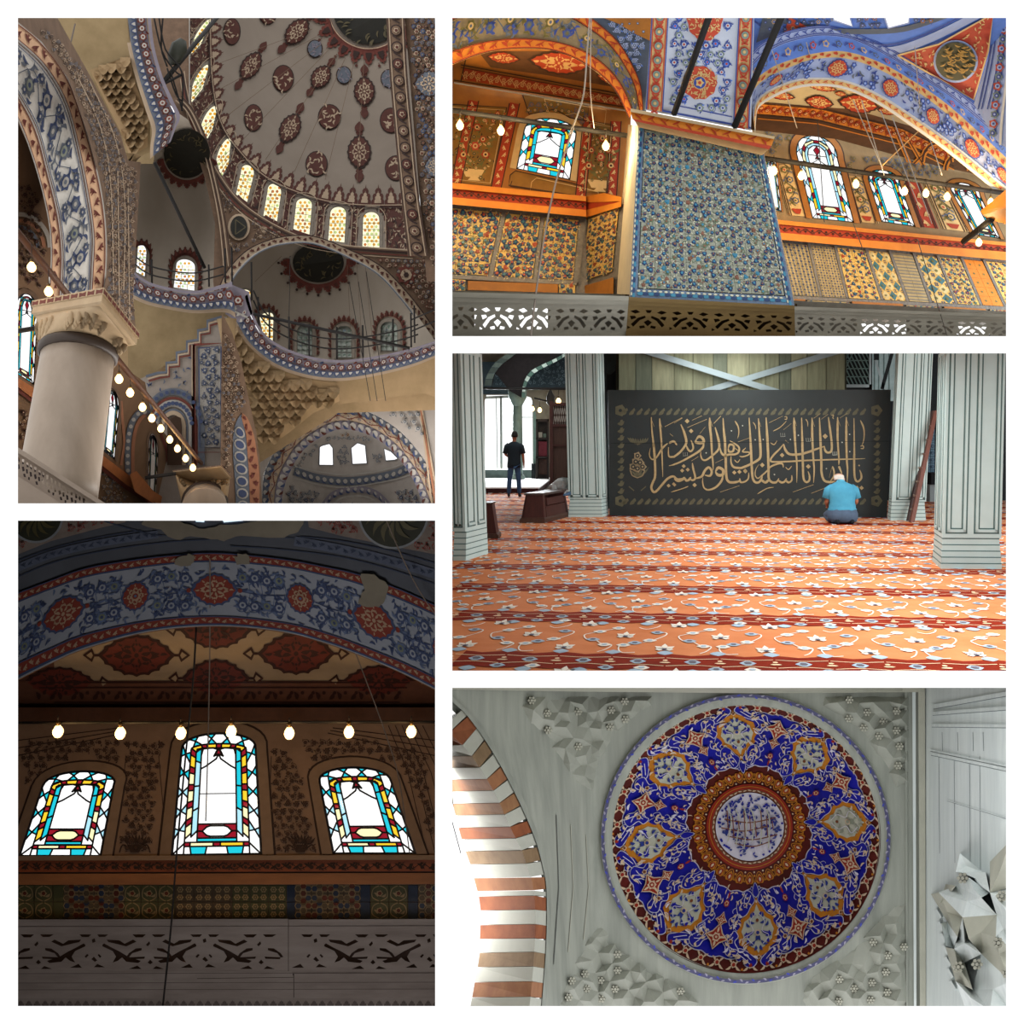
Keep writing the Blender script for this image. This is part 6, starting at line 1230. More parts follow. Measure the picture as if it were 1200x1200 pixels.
	mb = MB(); st = Strip([(900, 263), (1190, 290.5)], [(900, 270), (1190, 296)], 20); o = Orn(mb, lambda x, y: SR(x, y)-.15, st, .01); o.scroll(st.L, st.W, 16, 0, [(0, 0, 0)], [0], r=.2, vw=.8); mb.build('cornice_scroll', M_dk, kind='stuff', label='dark scroll painted on the orange cornice under the right bay\'s windows', cat='wall painting')
	mb = MB(); mb.fill([(900, 272), (1200, 300), (1200, 385), (900, 372)], lambda x, y: SR(x, y)+.02, 40); mb.build('wall_bay_right_lower', M_seam, kind='structure')
	root = thing('tilework', PX(1040, 360, 14.5), 'row of differently patterned tile panels below the right bay\'s orange cornice', 'tilework')
	pale = [mat('tile_pale_gold', '#b39c6c', .35, var=.12), warm[1], warm[2], mat('tile_grey_dot', '#77746a', .4), warm[4], warm[5]]
	tops = [906, 948, 979, 1015, 1043, 1071, 1099, 1127, 1153, 1190]; bots = [924, 962, 993, 1034, 1064, 1091, 1121, 1150, 1178, 1215]
	sty = [(st_lattice, pale), (st_lattice, pale), (st_flower(big=.16), warm), (st_diamond, warm), (st_stripe, pale), (st_diamond, warm), (st_flower(big=.16), warm), (st_plain, [M_or2]+warm[1:]), (st_flower(big=.16), warm)]
	for k in range(9):
		ty = lambda x: 281+(x-900)*.0915; by = lambda x: 346+(x-930)*.052
		a, b, c, d = (tops[k]+2, ty(tops[k])+2), (tops[k+1]-2, ty(tops[k+1])+2), (bots[k+1]-2, by(bots[k+1])), (bots[k]+2, by(bots[k]))
		tile_field(root, quad(a, b, c, d), 2 if k != 3 else 3, 5, SR, sty[k][1], sty[k][0], seed=50+k)
		mb = MB(); mb.prism([(tops[k]-1.6, ty(tops[k])), (tops[k]+1.6, ty(tops[k])), (bots[k]+1.6, by(bots[k])), (bots[k]-1.6, by(bots[k]))], SR, .035); mb.build('border_tile', M_seam, root)
	mb = MB(); mb.prism([(920, 346), (1190, 360), (1190, 364), (920, 350)], SR, .04); mb.build('border_tile', M_seam, root)
	for q, lab in (([(998, 353), (1058, 356), (1060, 365), (1000, 362)], 'orange ledge under the diamond tiles of the right bay'), ([(1106, 359), (1155, 362), (1158, 370), (1108, 367)], 'orange ledge at the far right below the tiles'), ([(924, 350), (944, 351), (944, 359), (925, 358)], 'short orange ledge against the tiled pier\'s right edge')):
		mb = MB(); mb.prism(q, SR, .1, ch=.01); mb.build('ledge', M_or, label=lab, cat='ledge')
	for k, (q, lab) in enumerate([((( 946, 352), (996, 354), (997, 362), (946, 360)), 'narrow tile block left of the diamond-tile ledge'), (((1062, 357), (1103, 359), (1105, 367), (1063, 365)), 'narrow tile block between the right bay\'s two ledges'), (((1160, 362), (1190, 364), (1190, 372), (1161, 371)), 'narrow tile block at the right bay\'s far end')]):
		root = thing('tilework', PX(*q[3], SR(*q[3])), lab, 'tilework'); tile_field(root, quad(*q), 3, 1, SR, pale, st_flower(), seed=70+k)
	# ---- the pale blue arch over the right bay and everything above it
	SB = plane((890, 120, 11.6), (1180, 220, 13.2), (1000, 50, 11.0))
	r1 = cr([(885, 156), (886, 140), (888, 128), (898, 119), (923, 107), (951, 101), (988, 104), (1027, 121), (1065, 146), (1103, 173), (1142, 204), (1190, 243)], 6); r2 = cr([(883, 140), (884, 128), (888, 117), (899, 107), (923, 96), (951, 91), (990, 94), (1030, 110), (1068, 134), (1107, 161), (1145, 191), (1190, 228)], 6)
	r3 = cr([(880, 110), (884, 104), (892, 96), (905, 88), (925, 79), (951, 70), (988, 68), (1027, 80), (1065, 101), (1103, 128), (1142, 163), (1190, 208)], 6); r4 = cr([(880, 96), (886, 92), (894, 86), (908, 77), (930, 69), (952, 63), (988, 60), (1029, 72), (1067, 93), (1106, 119), (1145, 153), (1190, 195)], 6)
	r5 = cr([(879, 82), (885, 74), (896, 64), (915, 53), (938, 46), (960, 42), (990, 44), (1015, 53), (1051, 72), (1085, 94), (1120, 118), (1160, 152), (1190, 180)], 6); r6 = cr([(879, 66), (886, 56), (899, 47), (918, 38), (942, 32), (962, 30), (992, 33), (1020, 44), (1055, 63), (1090, 86), (1125, 108), (1163, 140), (1190, 165)], 6)
	arch = thing('painted_arch', PX(1030, 115, 12), 'pale blue flowered arch with red rosettes over the right lamp-lit bay', 'arch')
	PALM = [M_pb, M_cream, M_rd, M_bl, M_sky, M_or2, M_wh, M_gb]
	for nm, A, B in (('lower_edge', r1, r2), ('flower_band', r2, r3), ('orange_border', r3, r4), ('outer_band', r4, r5), ('line_band', r5, r6)):
		st = Strip(A, B, 70); mb = MB(); st.quads(mb, SB, 0 if 'flower' in nm else .03, {'lower_edge': 6, 'flower_band': 0, 'orange_border': 1, 'outer_band': 4, 'line_band': 0}[nm]); o = Orn(mb, SB, st, .025 if 'flower' in nm else .05)
		if nm == 'flower_band':
			ms = [.12, .32, .5, .66, .82, .95]; rad = [7, 10, 9, 8, 10, 9]
			for u, r_ in zip(ms, rad): o.medal(u*st.L, st.W*.5, r_*1.15, r_*1.1, 2, 3, 1, 8, tip=.1)
			rnd = random.Random(8)
			for k in range(290):
				x, y = rnd.uniform(0, st.L), rnd.uniform(.06, .94)*st.W
				if any(abs(x-u*st.L) < r_*1.3 for u, r_ in zip(ms, rad)): continue
				if k % 3 == 0: o.flower(x, y, 3, 3, 4, 0, 5)
				else: o.leaf(x, y, 6.5, 2.2, rnd.uniform(0, tau), 3 if k % 2 else 7, .25)
		elif nm == 'orange_border': o.zig(st.L, st.W, 8, 2, w=.4)
		elif nm == 'lower_edge':
			st.quads(mb, SB, .045, 1, .3, .75); o.zig(st.L, st.W*.4, 9, 2, st.W*.32, w=.3)
		elif nm == 'outer_band':
			for k in range(24): o.flower((k+.5)*st.L/24, st.W*.5, 3.6, (1, 7, 2)[k % 3], 4, 3, 5); o.leaf((k+.9)*st.L/24, st.W*.4, 8, 3, .5 if k % 2 else -.5, 3, .2)
		else:
			for v in (.08, .25, .8, .95): o.line([(st.L*k/50, v*st.W) for k in range(51)], 1, 3)
			o.zig(st.L, st.W*.5, 10, 3, st.W*.27, w=.25)
		mb.build(nm, PALM, arch)
	mb = MB(); q = resample(r1, 60); mb.mesh([PX(x, y, SB(x, y)-.02) for x, y in q]+[PX(x, y+.5, SB(x, y)+1.3) for x, y in q], [(i, i+1, 61+i, 60+i) for i in range(59)], 0, 1); mb.build('soffit', M_cream, arch)
	ST = plane((880, 60, 11.2), (1190, 150, 12.4), (1030, 21, 10.4))
	wins = [[(974, 8), (992, 8), (999, 31), (977, 24)], [(1032, 8), (1066, 8), (1065, 27), (1041, 33)]]
	mb = MB(); mb.fill([(866, -6), (1200, -6), (1200, 185), (1150, 135), (1055, 70), (992, 40), (940, 38), (896, 62), (868, 90)], ST, 18, off=-.15, holes=wins); mb.build('wall_dome_base', M_sky, kind='structure')
	for k, wq in enumerate(wins):
		r = thing('window_%d' % (13+k), PX(*wq[0], 10.6), None, None); r['kind'] = 'structure'; mb = MB(); mb.fill(wq, lambda x, y: ST(x, y)+.3, 20); mb.build('pane', GL['w'], r); mb = MB(); mb.stroke(wq+[wq[0]], 2, lambda x, y: ST(x, y)+.14, 0, 0, .03); mb.build('window_frame', M_pb, r)
	mb = MB(); o = Orn(mb, lambda x, y: ST(x, y)+.15, off=.02)
	for pts, w, mi in (([(880, 22), (930, 52), (962, 30)], 2, 0), ([(962, 44), (1000, 50), (1040, 60), (1090, 45), (1150, 15)], 9, 1), ([(962, 50), (1000, 56), (1045, 66), (1095, 51), (1156, 20)], 1.4, 0), ([(962, 38), (1000, 44), (1040, 53), (1085, 40), (1140, 12)], 1.4, 0), ([(900, 20), (960, 34), (1010, 37), (1060, 34), (1110, 18)], 6, 2)):
		o.line(cr(pts, 6), w, mi)
	o.scatter([(890, 14), (972, 14), (976, 30), (930, 44), (896, 40)], 9, [(2, 0, 1), (3, 0, 1)], [0, 2], vine=0, seed=60); o.scatter([(1000, 10), (1030, 10), (1040, 36), (1000, 34)], 9, [(2, 0, 1), (4, 0, 1)], [0, 2], vine=0, seed=61); o.scatter([(1068, 12), (1120, 12), (1090, 34), (1066, 36)], 9, [(2, 0, 1), (4, 0, 1)], [0, 2], seed=62)
	mb.poly([(900, -2), (922, -2), (905, 42), (886, 50)], ST, -.12, 2); mb.poly([(925, 20), (962, 40), (935, 46), (915, 50)], ST, -.12, 5)
	mb.build('dome_base_painting', [M_bl, M_pb, M_gb, M_cream, M_or, M_rd], kind='stuff', label='blue bands and flowers painted on the dome base above the pale blue arch', cat='wall painting')
	root = thing('roundel', PX(1120, 96, 11.4), 'dark gold roundel in a vermilion triangle at the top right', 'roundel')
	tri = [(1052, 65), (1100, 52), (1164, 16), (1158, 60), (1141, 117), (1110, 98)]
	mb = MB(); mb.fill(tri, lambda x, y: ST(x, y)+.15, 14, off=.03, mi=0); o = Orn(mb, lambda x, y: ST(x, y)+.15, off=.05); ring = [(1120+28*cos(tau*k/24), 72+27*sin(tau*k/24)) for k in range(24)]
	rnd = random.Random(2)
	for k in range(420):
		x, y = rnd.uniform(1052, 1164), rnd.uniform(16, 117)
		if inside(x, y, tri) and edge_dist(x, y, tri) > 3 and not inside(x, y, ring): o.leaf(x, y, 5, 1.6, rnd.uniform(0, tau), 1, .25)
	o.line(tri+[tri[0]], 2, 1, 2); mb.build('red_field', [M_rd, M_cream], root)
	mb = MB(); o = Orn(mb, lambda x, y: ST(x, y)+.15, off=.06); o.disc(1120, 72, 26, 1, 32, ry=25); o.disc(1120, 72, 23.5, 0, 32, layer=1, ry=22.5)
	for k in range(60): t, q = rnd.uniform(0, tau), 20*math.sqrt(rnd.random()); o.leaf(1120+q*cos(t), 72+q*sin(t), 8, 1.8, rnd.uniform(-.6, .6), 2, .2, layer=2)
	mb.build('disc', [mat('roundel_green', '#3a3a22', .6), M_pb, mat('roundel_gold2', '#a97c26', .5)], root)
	mb = MB(); SE = plane((1142, 120, 11.5), (1142, 20, 11.0), (1185, 60, 10.6))
	mb.fill([(1166, 2), (1200, 2), (1200, 190), (1168, 165), (1141, 122), (1160, 62)], SE, 18, mi=0); o = Orn(mb, SE, off=.02)
	for dx in (0, 4, 11, 15): o.line(cr([(1167+dx*.4, 8), (1160+dx, 62), (1146+dx, 128)], 6), 1.4, 1)
	for k in range(6): y = 35+k*22; x = 1176-k*2.4; o.flower(x, y, 5, 2, 0, 1, 5); o.flower(x-1, y+11, 4.5, 3, 1, 0, 5); o.leaf(x+2, y+4, 9, 3, 1.2, 1, .2)
	o.line(cr([(1187, 40), (1180, 90), (1174, 140), (1172, 170)], 6), 3, 4); mb.build('wall_rib_right', [M_pb, M_bl, M_rd, mat('paint_sage', '#7f8f86'), M_wh], kind='structure')
	# ---- balustrade of three lengths
	SD = plane((530, 370, 9.6), (1180, 380, 11.2), (800, 340, 9.9))
	def bal(lab, q, m, n, seed, bright):
		root = thing('balustrade', PX((q[0][0]+q[1][0])/2, q[2][1], SD((q[0][0]+q[1][0])/2, q[2][1])), lab, 'balustrade', 'marble balustrades before the lamp-lit bays')
		Q = quad(*q); hs = []
		for k in range(n):
			f = lambda x, y: Q((k+x)/n, y)
			for h in (((.06, .34), (.2, .3), (.3, .36), (.18, .4)), ((.42, .3), (.58, .3), (.54, .37), (.46, .37)), ((.94, .34), (.8, .3), (.7, .36), (.82, .4)), ((.1, .66), (.25, .5), (.42, .44), (.44, .49), (.3, .56), (.16, .72)), ((.9, .66), (.75, .5), (.58, .44), (.56, .49), (.7, .56), (.84, .72)), ((.06, .46), (.18, .45), (.22, .5), (.1, .55)), ((.94, .46), (.82, .45), (.78, .5), (.9, .55)), ((.4, .6), (.5, .54), (.6, .6), (.5, .7)), ((.3, .7), (.42, .68), (.44, .74), (.32, .76)), ((.7, .7), (.58, .68), (.56, .74), (.68, .76)), ((.02, .7), (.1, .74), (.02, .78))):
				hs.append([f(*p) for p in h])
		mb = MB(); mb.fill([Q(0, .2), Q(1, .2), Q(1, .84), Q(0, .84)], SD, 60, holes=hs, sm=0)
		for h in hs: mb.rim(h, SD, .1)
		mb.build('pierced_panel', m, root)
		for v0, v1, t in ((0, .1, .08), (.1, .2, .04), (.84, .9, .03), (.9, 1.02, .08)): mb = MB(); mb.prism([Q(0, v0), Q(1, v0), Q(1, v1), Q(0, v1)], SD, t, ch=.003); mb.build('rail_moulding', m, root)
	bal('grey pierced balustrade length in front of the left lamp-lit bay', ((518, 342), (737, 347), (733, 400), (518, 400)), M_stone, 5, 1, True)
	bal('brown pierced balustrade length standing before the tiled pier', ((737, 348), (931, 358), (932, 400), (733, 396)), M_stb, 4, 2, False)
	bal('pale pierced balustrade length in front of the right lamp-lit bay', ((931, 359), (1196, 369), (1196, 402), (932, 399)), M_stone, 7, 3, True)
	mb = MB(); Sp = lambda x, y: SD(x, y)+.5
	mb.fill([(515, 340), (745, 345), (745, 410), (515, 410)], Sp, 60, holes=[[(556, 352), (642, 354), (642, 386), (556, 386)]]); mb.fill([(928, 352), (1200, 366), (1200, 410), (928, 410)], Sp, 60, holes=[[(1006, 364), (1062, 366), (1062, 396), (1006, 396)], [(1120, 370), (1160, 372), (1160, 397), (1120, 397)]]); mb.build('wall_passage_upper', mat('passage_grey', '#8e8a80', .9), kind='structure')
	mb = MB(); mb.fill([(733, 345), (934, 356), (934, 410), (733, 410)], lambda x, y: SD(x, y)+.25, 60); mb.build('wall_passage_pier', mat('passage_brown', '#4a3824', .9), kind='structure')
	# ---- iron rods, lamps, ropes
	def rod(lab, a, b, d0, d1, r=.03): mb = MB(); mb.tube([PX(*a, d0), PX(*b, d1)], r); mb.build('tie_rod', M_iron, label=lab, cat='rod', group='black rods of the lamp-lit gallery')
	rod('black rod crossing the white panel from the pier cap, left of two', (790, 133), (833, 14), 10, 8.6, .032); rod('black rod crossing the white panel\'s right border, right of two', (861, 148), (919, 12), 10, 8.8, .036)
	rod('black lamp rail across the left bay, ending at the pier', (520, 128), (735, 159), 11.6, 11.6); rod('black lamp rail across the right bay from the pier', (893, 185), (1196, 229), 12.3, 13.2); rod('short black rod rising to the orange bracket at the far right', (1129, 283), (1163, 256), 14, 12.6, .04)
	mb = MB(); mb.loft([[PX(x, y, d) for x, y, d in l] for l in ([(1149, 247, 13), (1152, 252, 12.6), (1156, 256, 13)], [(1184, 218, 12.6), (1190, 240, 12.0), (1190, 266, 12.6)])]); mb.build('bracket', M_or2, label='orange painted bracket jutting in at the right edge', cat='bracket')
	bs = [(539, 147), (587, 153), (710, 171), (907, 200), (939, 206), (1003, 215.5), (1060, 224), (1085, 226.5), (1110, 230.5), (1161, 237), (1147, 284)]
	nm = ['first', 'second', 'third', 'fourth', 'fifth', 'sixth', 'seventh', 'eighth', 'ninth', 'tenth']
	for i, (x, y) in enumerate(bs):
		d = 11.45 if x < 740 else 12.2+(x-893)/303*.9
		lab = 'bright bulb, %s from the left, hanging from the black rails of the lamp-lit gallery' % nm[i] if i < 10 else 'bright bulb beside the short black rod, below all the others'
		bulb(PX(x, y, d), .042, lab, 'bulbs of the lamp-lit gallery', 42 if x < 740 else 14, drop=.1, col=(1, .74, .38))
	def rope(lab, pts, d, r=.012, c='#a39c96'):
		q = cr(pts, 4); mb = MB(); mb.tube([PX(x, y, d[0]+(d[1]-d[0])*i/(len(q)-1)) for i, (x, y) in enumerate(q)], r, n=5); mb.build('rope', mat('rope_'+c[1:], c, .9), label=lab, cat='rope', group='ropes of the lamp-lit gallery')
	rope('looped pale rope hanging across the left arch to the window', [(691, 21), (688, 60), (684, 110), (674, 142), (667, 158)], (10.2, 11.3), .009); rope('straight pale rope beside the looped one on the left arch', [(693, 21), (692, 60), (692, 110), (696, 150)], (10.2, 11.4), .006); rope('long grey rope falling past the left window to the balustrade', [(672, 150), (655, 200), (641, 260), (630, 330), (622, 394)], (11.2, 9.2), .01, '#8a8076')
	for i, (a, b) in enumerate((((1010, 118), (1036, 205)), ((1032, 130), (1078, 245)), ((1046, 138), (1092, 262)), ((1000, 118), (1034, 196)), ((905, 60), (934, 150)), ((945, 50), (960, 108)), ((1090, 164), (1104, 205)), ((974, 22), (990, 56)), ((1072, 55), (1080, 152)))):
		rope('thin cord, %s of those hanging before the pale blue arch' % nm[i], [a, b], (10.5, 12.5), .0055)
	rope('pale cord slanting up to the right under the pale blue arch', [(1033, 195), (1076, 154)], (12.4, 12), .007, '#c9a06a')
	for i, (a, b) in enumerate((((958, 140), (966, 260)), ((1075, 280), (1110, 394)), ((1000, 262), (1014, 300)))): rope('dark thin wire, %s of three before the right bay' % nm[i], [a, b], (11.6, 10.5), .005, '#4a443e')
lamp_gallery()

# ================================================================== the prayer hall (right, middle): real size, floor at z = 0
def fy(py): return EYE*FPX/(py-CY)                      # depth of the floor seen at row py
def FP(x, y, z=0): d = fy(y); return Vector(((x-CX)/FPX*d, d, z))
teal_d = '#3d5654'
M_pil = mat('pale_green_paint', '#aec0bd', .55, var=.05, scale=3)
M_groove = mat('dark_green_groove', '#4d6563', .7, var=.1)
M_wood = mat('dark_red_wood', '#3a1710', .6, var=.3, scale=5, stretch=(6, 6, .6))
M_wood2 = mat('brown_wood', '#3f271d', .6, var=.25, scale=5, stretch=(6, 6, .6))
M_black = mat('near_black', '#14181a', .8)
def hall():
	a = -.093; n = math.hypot(1, a); du = Vector((1/n, a/n, 0)); dv = Vector((-a/n, 1/n, 0))
	fl = MB(); x0 = lambda d: (521-CX)/FPX*d; x1 = lambda d: 1330-CX and (1330-CX)/FPX*d
	fl.face([(x0(6.6), 6.6, -.03), (x1(6.6), 6.6, -.03), (x1(44), 44, -.03), (x0(44), 44, -.03)]); fl.build('floor', mat('stone_floor', '#6d665e'), kind='structure')
	root = thing('carpet', (1.5, 12, 0), 'orange floral prayer carpet with dark red row stripes covering the hall floor', 'carpet')
	mb = MB(); mb.quadbox([(x0(6.6), 6.6, -.028), (x1(6.6), 6.6, -.028), (x1(30.9), 30.9, -.028), (x0(30.9), 30.9, -.028)], [(x0(6.6), 6.6, 0), (x1(6.6), 6.6, 0), (x1(30.9), 30.9, 0), (x0(30.9), 30.9, 0)])
	M_or = mat('carpet_orange', '#d98a5c', .95, hex2='#cb7749', scale=2.2, spec=.05)
	mb.build('carpet_field', M_or, root)
	M_red = mat('carpet_red', '#8c2a15', .95, hex2='#7a2312', scale=3, spec=.05)
	cw = mat('carpet_white', '#f0e6d8', .95, var=.04, spec=.05); cb = mat('carpet_blue', '#a9bccb', .95, var=.08, spec=.05); cg = mat('carpet_grey', '#6b6570', .95, spec=.05); ccr = mat('carpet_cream', '#efcfa8', .95, spec=.05)
	def uv(u, v, z): p = du*u+dv*v; y = max(6.61, p.y); return Vector((max(p.x, (521.6-CX)/FPX*y), y, z))
	def xr(v): return ((524-CX)/FPX*v-.092*v, (1200-CX)/FPX*v-.06*v+.3)
	k = 0; pat = MB()
	def blob(m, u, v, ru, rv, mi, z, nn=8, lob=0):
		m.face([uv(u+ru*(1+lob*cos(4*tau*i/nn))*cos(tau*i/nn), v+rv*(1+lob*cos(4*tau*i/nn))*sin(tau*i/nn), z) for i in range(nn)], mi)
	def vine(m, pts, w, mi, z):
		pts = cr(pts, 4); n_ = len(pts); q = []
		for i in range(n_):
			p0 = pts[max(0, i-1)]; p1 = pts[min(n_-1, i+1)]; dx, dy = p1[0]-p0[0], p1[1]-p0[1]; l = math.hypot(dx, dy) or 1
			q += [uv(pts[i][0]-dy/l*w, pts[i][1]+dx/l*w*1.6, z), uv(pts[i][0]+dy/l*w, pts[i][1]-dx/l*w*1.6, z)]
		m.mesh(q, [(2*i, 2*i+1, 2*i+3, 2*i+2) for i in range(n_-1)], mi)
	PER = .735
	def cell(x, y):      # from the photo's crop (7.5 x) to the repeat
		Y = 1800/(180+y/7.5); X = (x/7.5)/1200*Y; p = Vector((X, Y, 0)); return ((p.dot(du))-0, p.dot(dv)-7.03)
	lil = [cell(250, 340), cell(720, 252), cell(590, 452)]
	fls = [cell(*q) for q in ((530, 315), (460, 385), (840, 320), (810, 390), (935, 437), (230, 425), (330, 405), (990, 290), (480, 220), (230, 218))]
	vins = [[cell(*q) for q in s] for s in (((560, 310), (610, 320), (590, 345), (480, 385), (400, 400)), ((860, 315), (760, 335), (715, 350), (750, 385), (830, 392)),
			((850, 400), (900, 425), (1000, 440), (960, 480), (900, 500)), ((370, 400), (220, 420), (185, 455), (220, 490), (330, 488)), ((370, 270), (430, 285), (520, 270), (560, 250)), ((20, 300), (110, 290), (240, 270)))]
	while True:
		v0 = 5.26+1.77*k; k += 1; vmin = 6.62
		if v0 > 31: break
		if v0 < 6 and False: continue
		lo, hi = xr(max(4, v0-.2)); hi += .3
		# the stripe, with scalloped edges
		st = MB(); P_ = .375; m_ = int((hi-lo)/P_*6)+1; up = []; dn = []
		for i in range(m_+1):
			u = lo+(hi-lo)*i/m_; w = .21+.06*abs(sin(pi*u/P_)); up.append(uv(u, v0+w, .004)); dn.append(uv(u, v0-w, .004))
		st.mesh(up+dn, [(m_+1+i, m_+2+i, i+1, i) for i in range(m_)]); st.build('stripe', M_red, root)
		near = v0 < 19
		u = math.floor(lo/P_)*P_
		while u < hi:
			blob(pat, u, v0, .052, .07, 1, .007, 10, .12)
			if near: blob(pat, u, v0, .03, .045, 2, .009, 6); blob(pat, u+P_/2, v0-.03, .04, .022, 3, .008, 6); blob(pat, u+P_*.5, v0+.04, .02, .026, 3, .008, 5)
			if near: vine(pat, [(u-.18, v0-.13), (u, v0-.09), (u+.18, v0-.13)], .0045, 3, .006); vine(pat, [(u-.18, v0+.13), (u, v0+.1), (u+.18, v0+.13)], .0045, 3, .006)
			if near:
			  for dv_ in (-.3, .3): blob(pat, u+.18*(dv_ > 0), v0+dv_, .055, .07, 1, .006, 8, .1)
			u += P_
		u = (math.floor(lo/PER)-1)*PER+(.37 if k % 2 else 0)*0
		lo2, hi2 = xr(v0+.9)
		while u < hi2+.4:
			for (a_, b_) in lil:
				U, V = u+a_, v0+b_
				if U < lo2-.1 or U > hi2+.3: continue
				for an, ln in ((pi/2, .17), (pi/2+.9, .15), (pi/2-.9, .15), (pi, .11), (0, .11)):
					c, s_ = cos(an)*ln*.62, sin(an)*ln*1.25
					nx, ny = -sin(an)*.024, cos(an)*.05
					pat.face([uv(U, V-.05, .006), uv(U+c*.55+nx, V-.05+s_*.55+ny, .006), uv(U+c, V-.05+s_, .006), uv(U+c*.55-nx, V-.05+s_*.55-ny, .006)], 0)
				if near: blob(pat, U, V-.04, .022, .035, 2, .008, 6)
			for i, (a_, b_) in enumerate(fls):
				U, V = u+a_, v0+b_
				if U < lo2-.1 or U > hi2+.3: continue
				blob(pat, U, V, .05, .062, 0 if i % 3 else 1, .006, 10, .13)
				if near: blob(pat, U, V, .024, .03, 1 if i % 3 else 2, .008, 6)
			for vn in vins:
				U = u+vn[0][0]
				if U < lo2-.1 or U > hi2+.3: continue
				if v0 < 24: vine(pat, [(u+q[0], v0+q[1]) for q in vn], .0055, 0, .005)
			u += PER
	# drop what lies past the side wall
	pat.build('floral_pattern', [cw, cb, cg, ccr], root, kind='stuff')

	# ---- square pillars
	def pillar(label, base, shaft_in, ztop, lean, panels, side_panels, hb=.37, courses=5, w0=1.0):
		c = sum(base, Vector())/4; root = thing('pillar', (c.x, c.y, 0), label, 'pillar', 'pale green pillars of the hall')
		def ring(k, z, ln=0): return [c+(p-c)*k+Vector((ln[0]*z, ln[1]*z, z)) if ln else c+(p-c)*k+Vector((0, 0, z)) for p in base]
		mb = MB(); prof = []; h = hb/courses
		for i in range(courses):
			k0 = 1-.016*i; prof += [(k0, i*h), (k0, (i+.78)*h), (k0-.012, (i+.82)*h), (k0-.012, (i+1)*h)]
		mb.loft([ring(k, z) for k, z in prof], 0); pl_ = mb.build('plinth', M_pil, root)
		g = MB()
		for i in range(courses):
			k0 = 1-.016*i-.002; g.loft([ring(k0, (i+.78)*h), ring(k0, (i+.96)*h)], 0)
		g.build('plinth_groove', M_groove, pl_)
		mb = MB(); sh = shaft_in; mb.loft([ring(sh, hb, lean), ring(sh, ztop, lean)], 0); sft = mb.build('shaft', M_pil, root)
		# panels: raised fields in dark grooves on the faces that show
		for (i, j), pl in ((panels[0], panels[1]), (side_panels[0], side_panels[1])):
			A, B = ring(sh, hb, lean), ring(sh, ztop, lean); nrm = (A[j]-A[i]).cross(Vector((0, 0, 1))).normalized()
			if nrm.dot(A[i]-c) < 0: nrm = -nrm
			def Q(s, z, o):
				q = lerp3(lerp3(A[i], A[j], s), lerp3(B[i], B[j], s), (z-hb)/(ztop-hb)); return q+nrm*o
			Lf = (A[j]-A[i]).length
			for s0, s1, zb in pl:
				pm = MB()
				for e, w, mi, o in ((0, .016, 1, .003), (.02, .03, 0, .012), (.055, .014, 1, .004)):
					e0 = e/Lf; wl = w/Lf; zt = ztop-.05
					for (sa, sb) in ((s0+e0, s0+e0+wl), (s1-e0-wl, s1-e0)):
						pm.quadbox([Q(sa, zb+e, -.01), Q(sb, zb+e, -.01), Q(sb, zb+e, o), Q(sa, zb+e, o)], [Q(sa, zt, -.01), Q(sb, zt, -.01), Q(sb, zt, o), Q(sa, zt, o)], mi)
					pm.quadbox([Q(s0+e0, zb+e, -.01), Q(s1-e0, zb+e, -.01), Q(s1-e0, zb+e, o), Q(s0+e0, zb+e, o)], [Q(s0+e0, zb+e+w, -.01), Q(s1-e0, zb+e+w, -.01), Q(s1-e0, zb+e+w, o), Q(s0+e0, zb+e+w, o)], mi)
				pm.build('panel_moulding', [M_pil, M_groove], sft)
		return root
	def lerp3(a, b, t): return a+(b-a)*t
	# corners: front-left, front-right, back-right, back-left (as seen)
	f0, f1, f2 = FP(1102.5, 666.5), FP(1174, 667), FP(1092.5, 657.5)
	bl = f2; br = f1+(f2-f0)
	pillar('broad pale green pillar in front, at the hall\'s right edge', [f0, f1, br, bl], .965, 2.64, (.024, 0), ((0, 1), [(.05, .42, .42), (.53, .96, .42)]), ((0, 3), [(.12, .46, .42), (.56, .92, .42)]))
	g0, g1, g2 = FP(546, 657), FP(531, 657), FP(572, 649)
	g1 = g0+(g1-g0)*1.9+Vector((0, 0, 0)); g1 = FP(531, 657)
	pillar('pale green pillar cut by the hall\'s left edge, beside the small wooden stand', [g1, g0, g2, g1+(g2-g0)], .965, 2.72, (-.028, 0), ((0, 1), [(.1, .8, .42)]), ((1, 2), [(.1, .47, .42), (.56, .93, .42)]))
	h0, h1, h2 = FP(666, 606), FP(705.5, 606), FP(713, 604)
	h2 = h1+(h2-h1)*1.0; hb_ = h0+(h2-h1)
	pillar('pale green pillar between the wooden shoe rack and the lettered board', [h0, h1, h2, hb_], .97, 3.48, (-.026, 0), ((0, 1), [(.06, .45, .4), (.53, .94, .4)]), ((1, 2), [(.2, .8, .4)]))
	i0, i1 = FP(1043.5, 610), FP(1085, 610); i3 = FP(1040, 608)
	pillar('pale green pillar behind the leaning ladder', [i0, i1, i1+(i3-i0), i3], .97, 3.4, (.046, 0), ((0, 1), [(.12, .56, .4), (.66, .97, .4)]), ((0, 3), [(.2, .8, .4)]))

	# ---- the lettered board
	S = plane((714, 604.7, 21.25), (1039.5, 606.5, 20.75), (712, 457, 21.25))
	bd = [(712, 457), (1044, 456.6), (1039.5, 606.5), (714.5, 604.8)]
	root = thing('calligraphy_board', PX(877, 605.6, 21), 'wide dark board with gold Arabic calligraphy standing between two pillars', 'board')
	M_bd = mat('board_green_black', '#242b2c', .5, hex2='#1f2524', scale=1.5)
	mb = MB(); mb.prism(bd, S, .0, off=.0, mi=0);
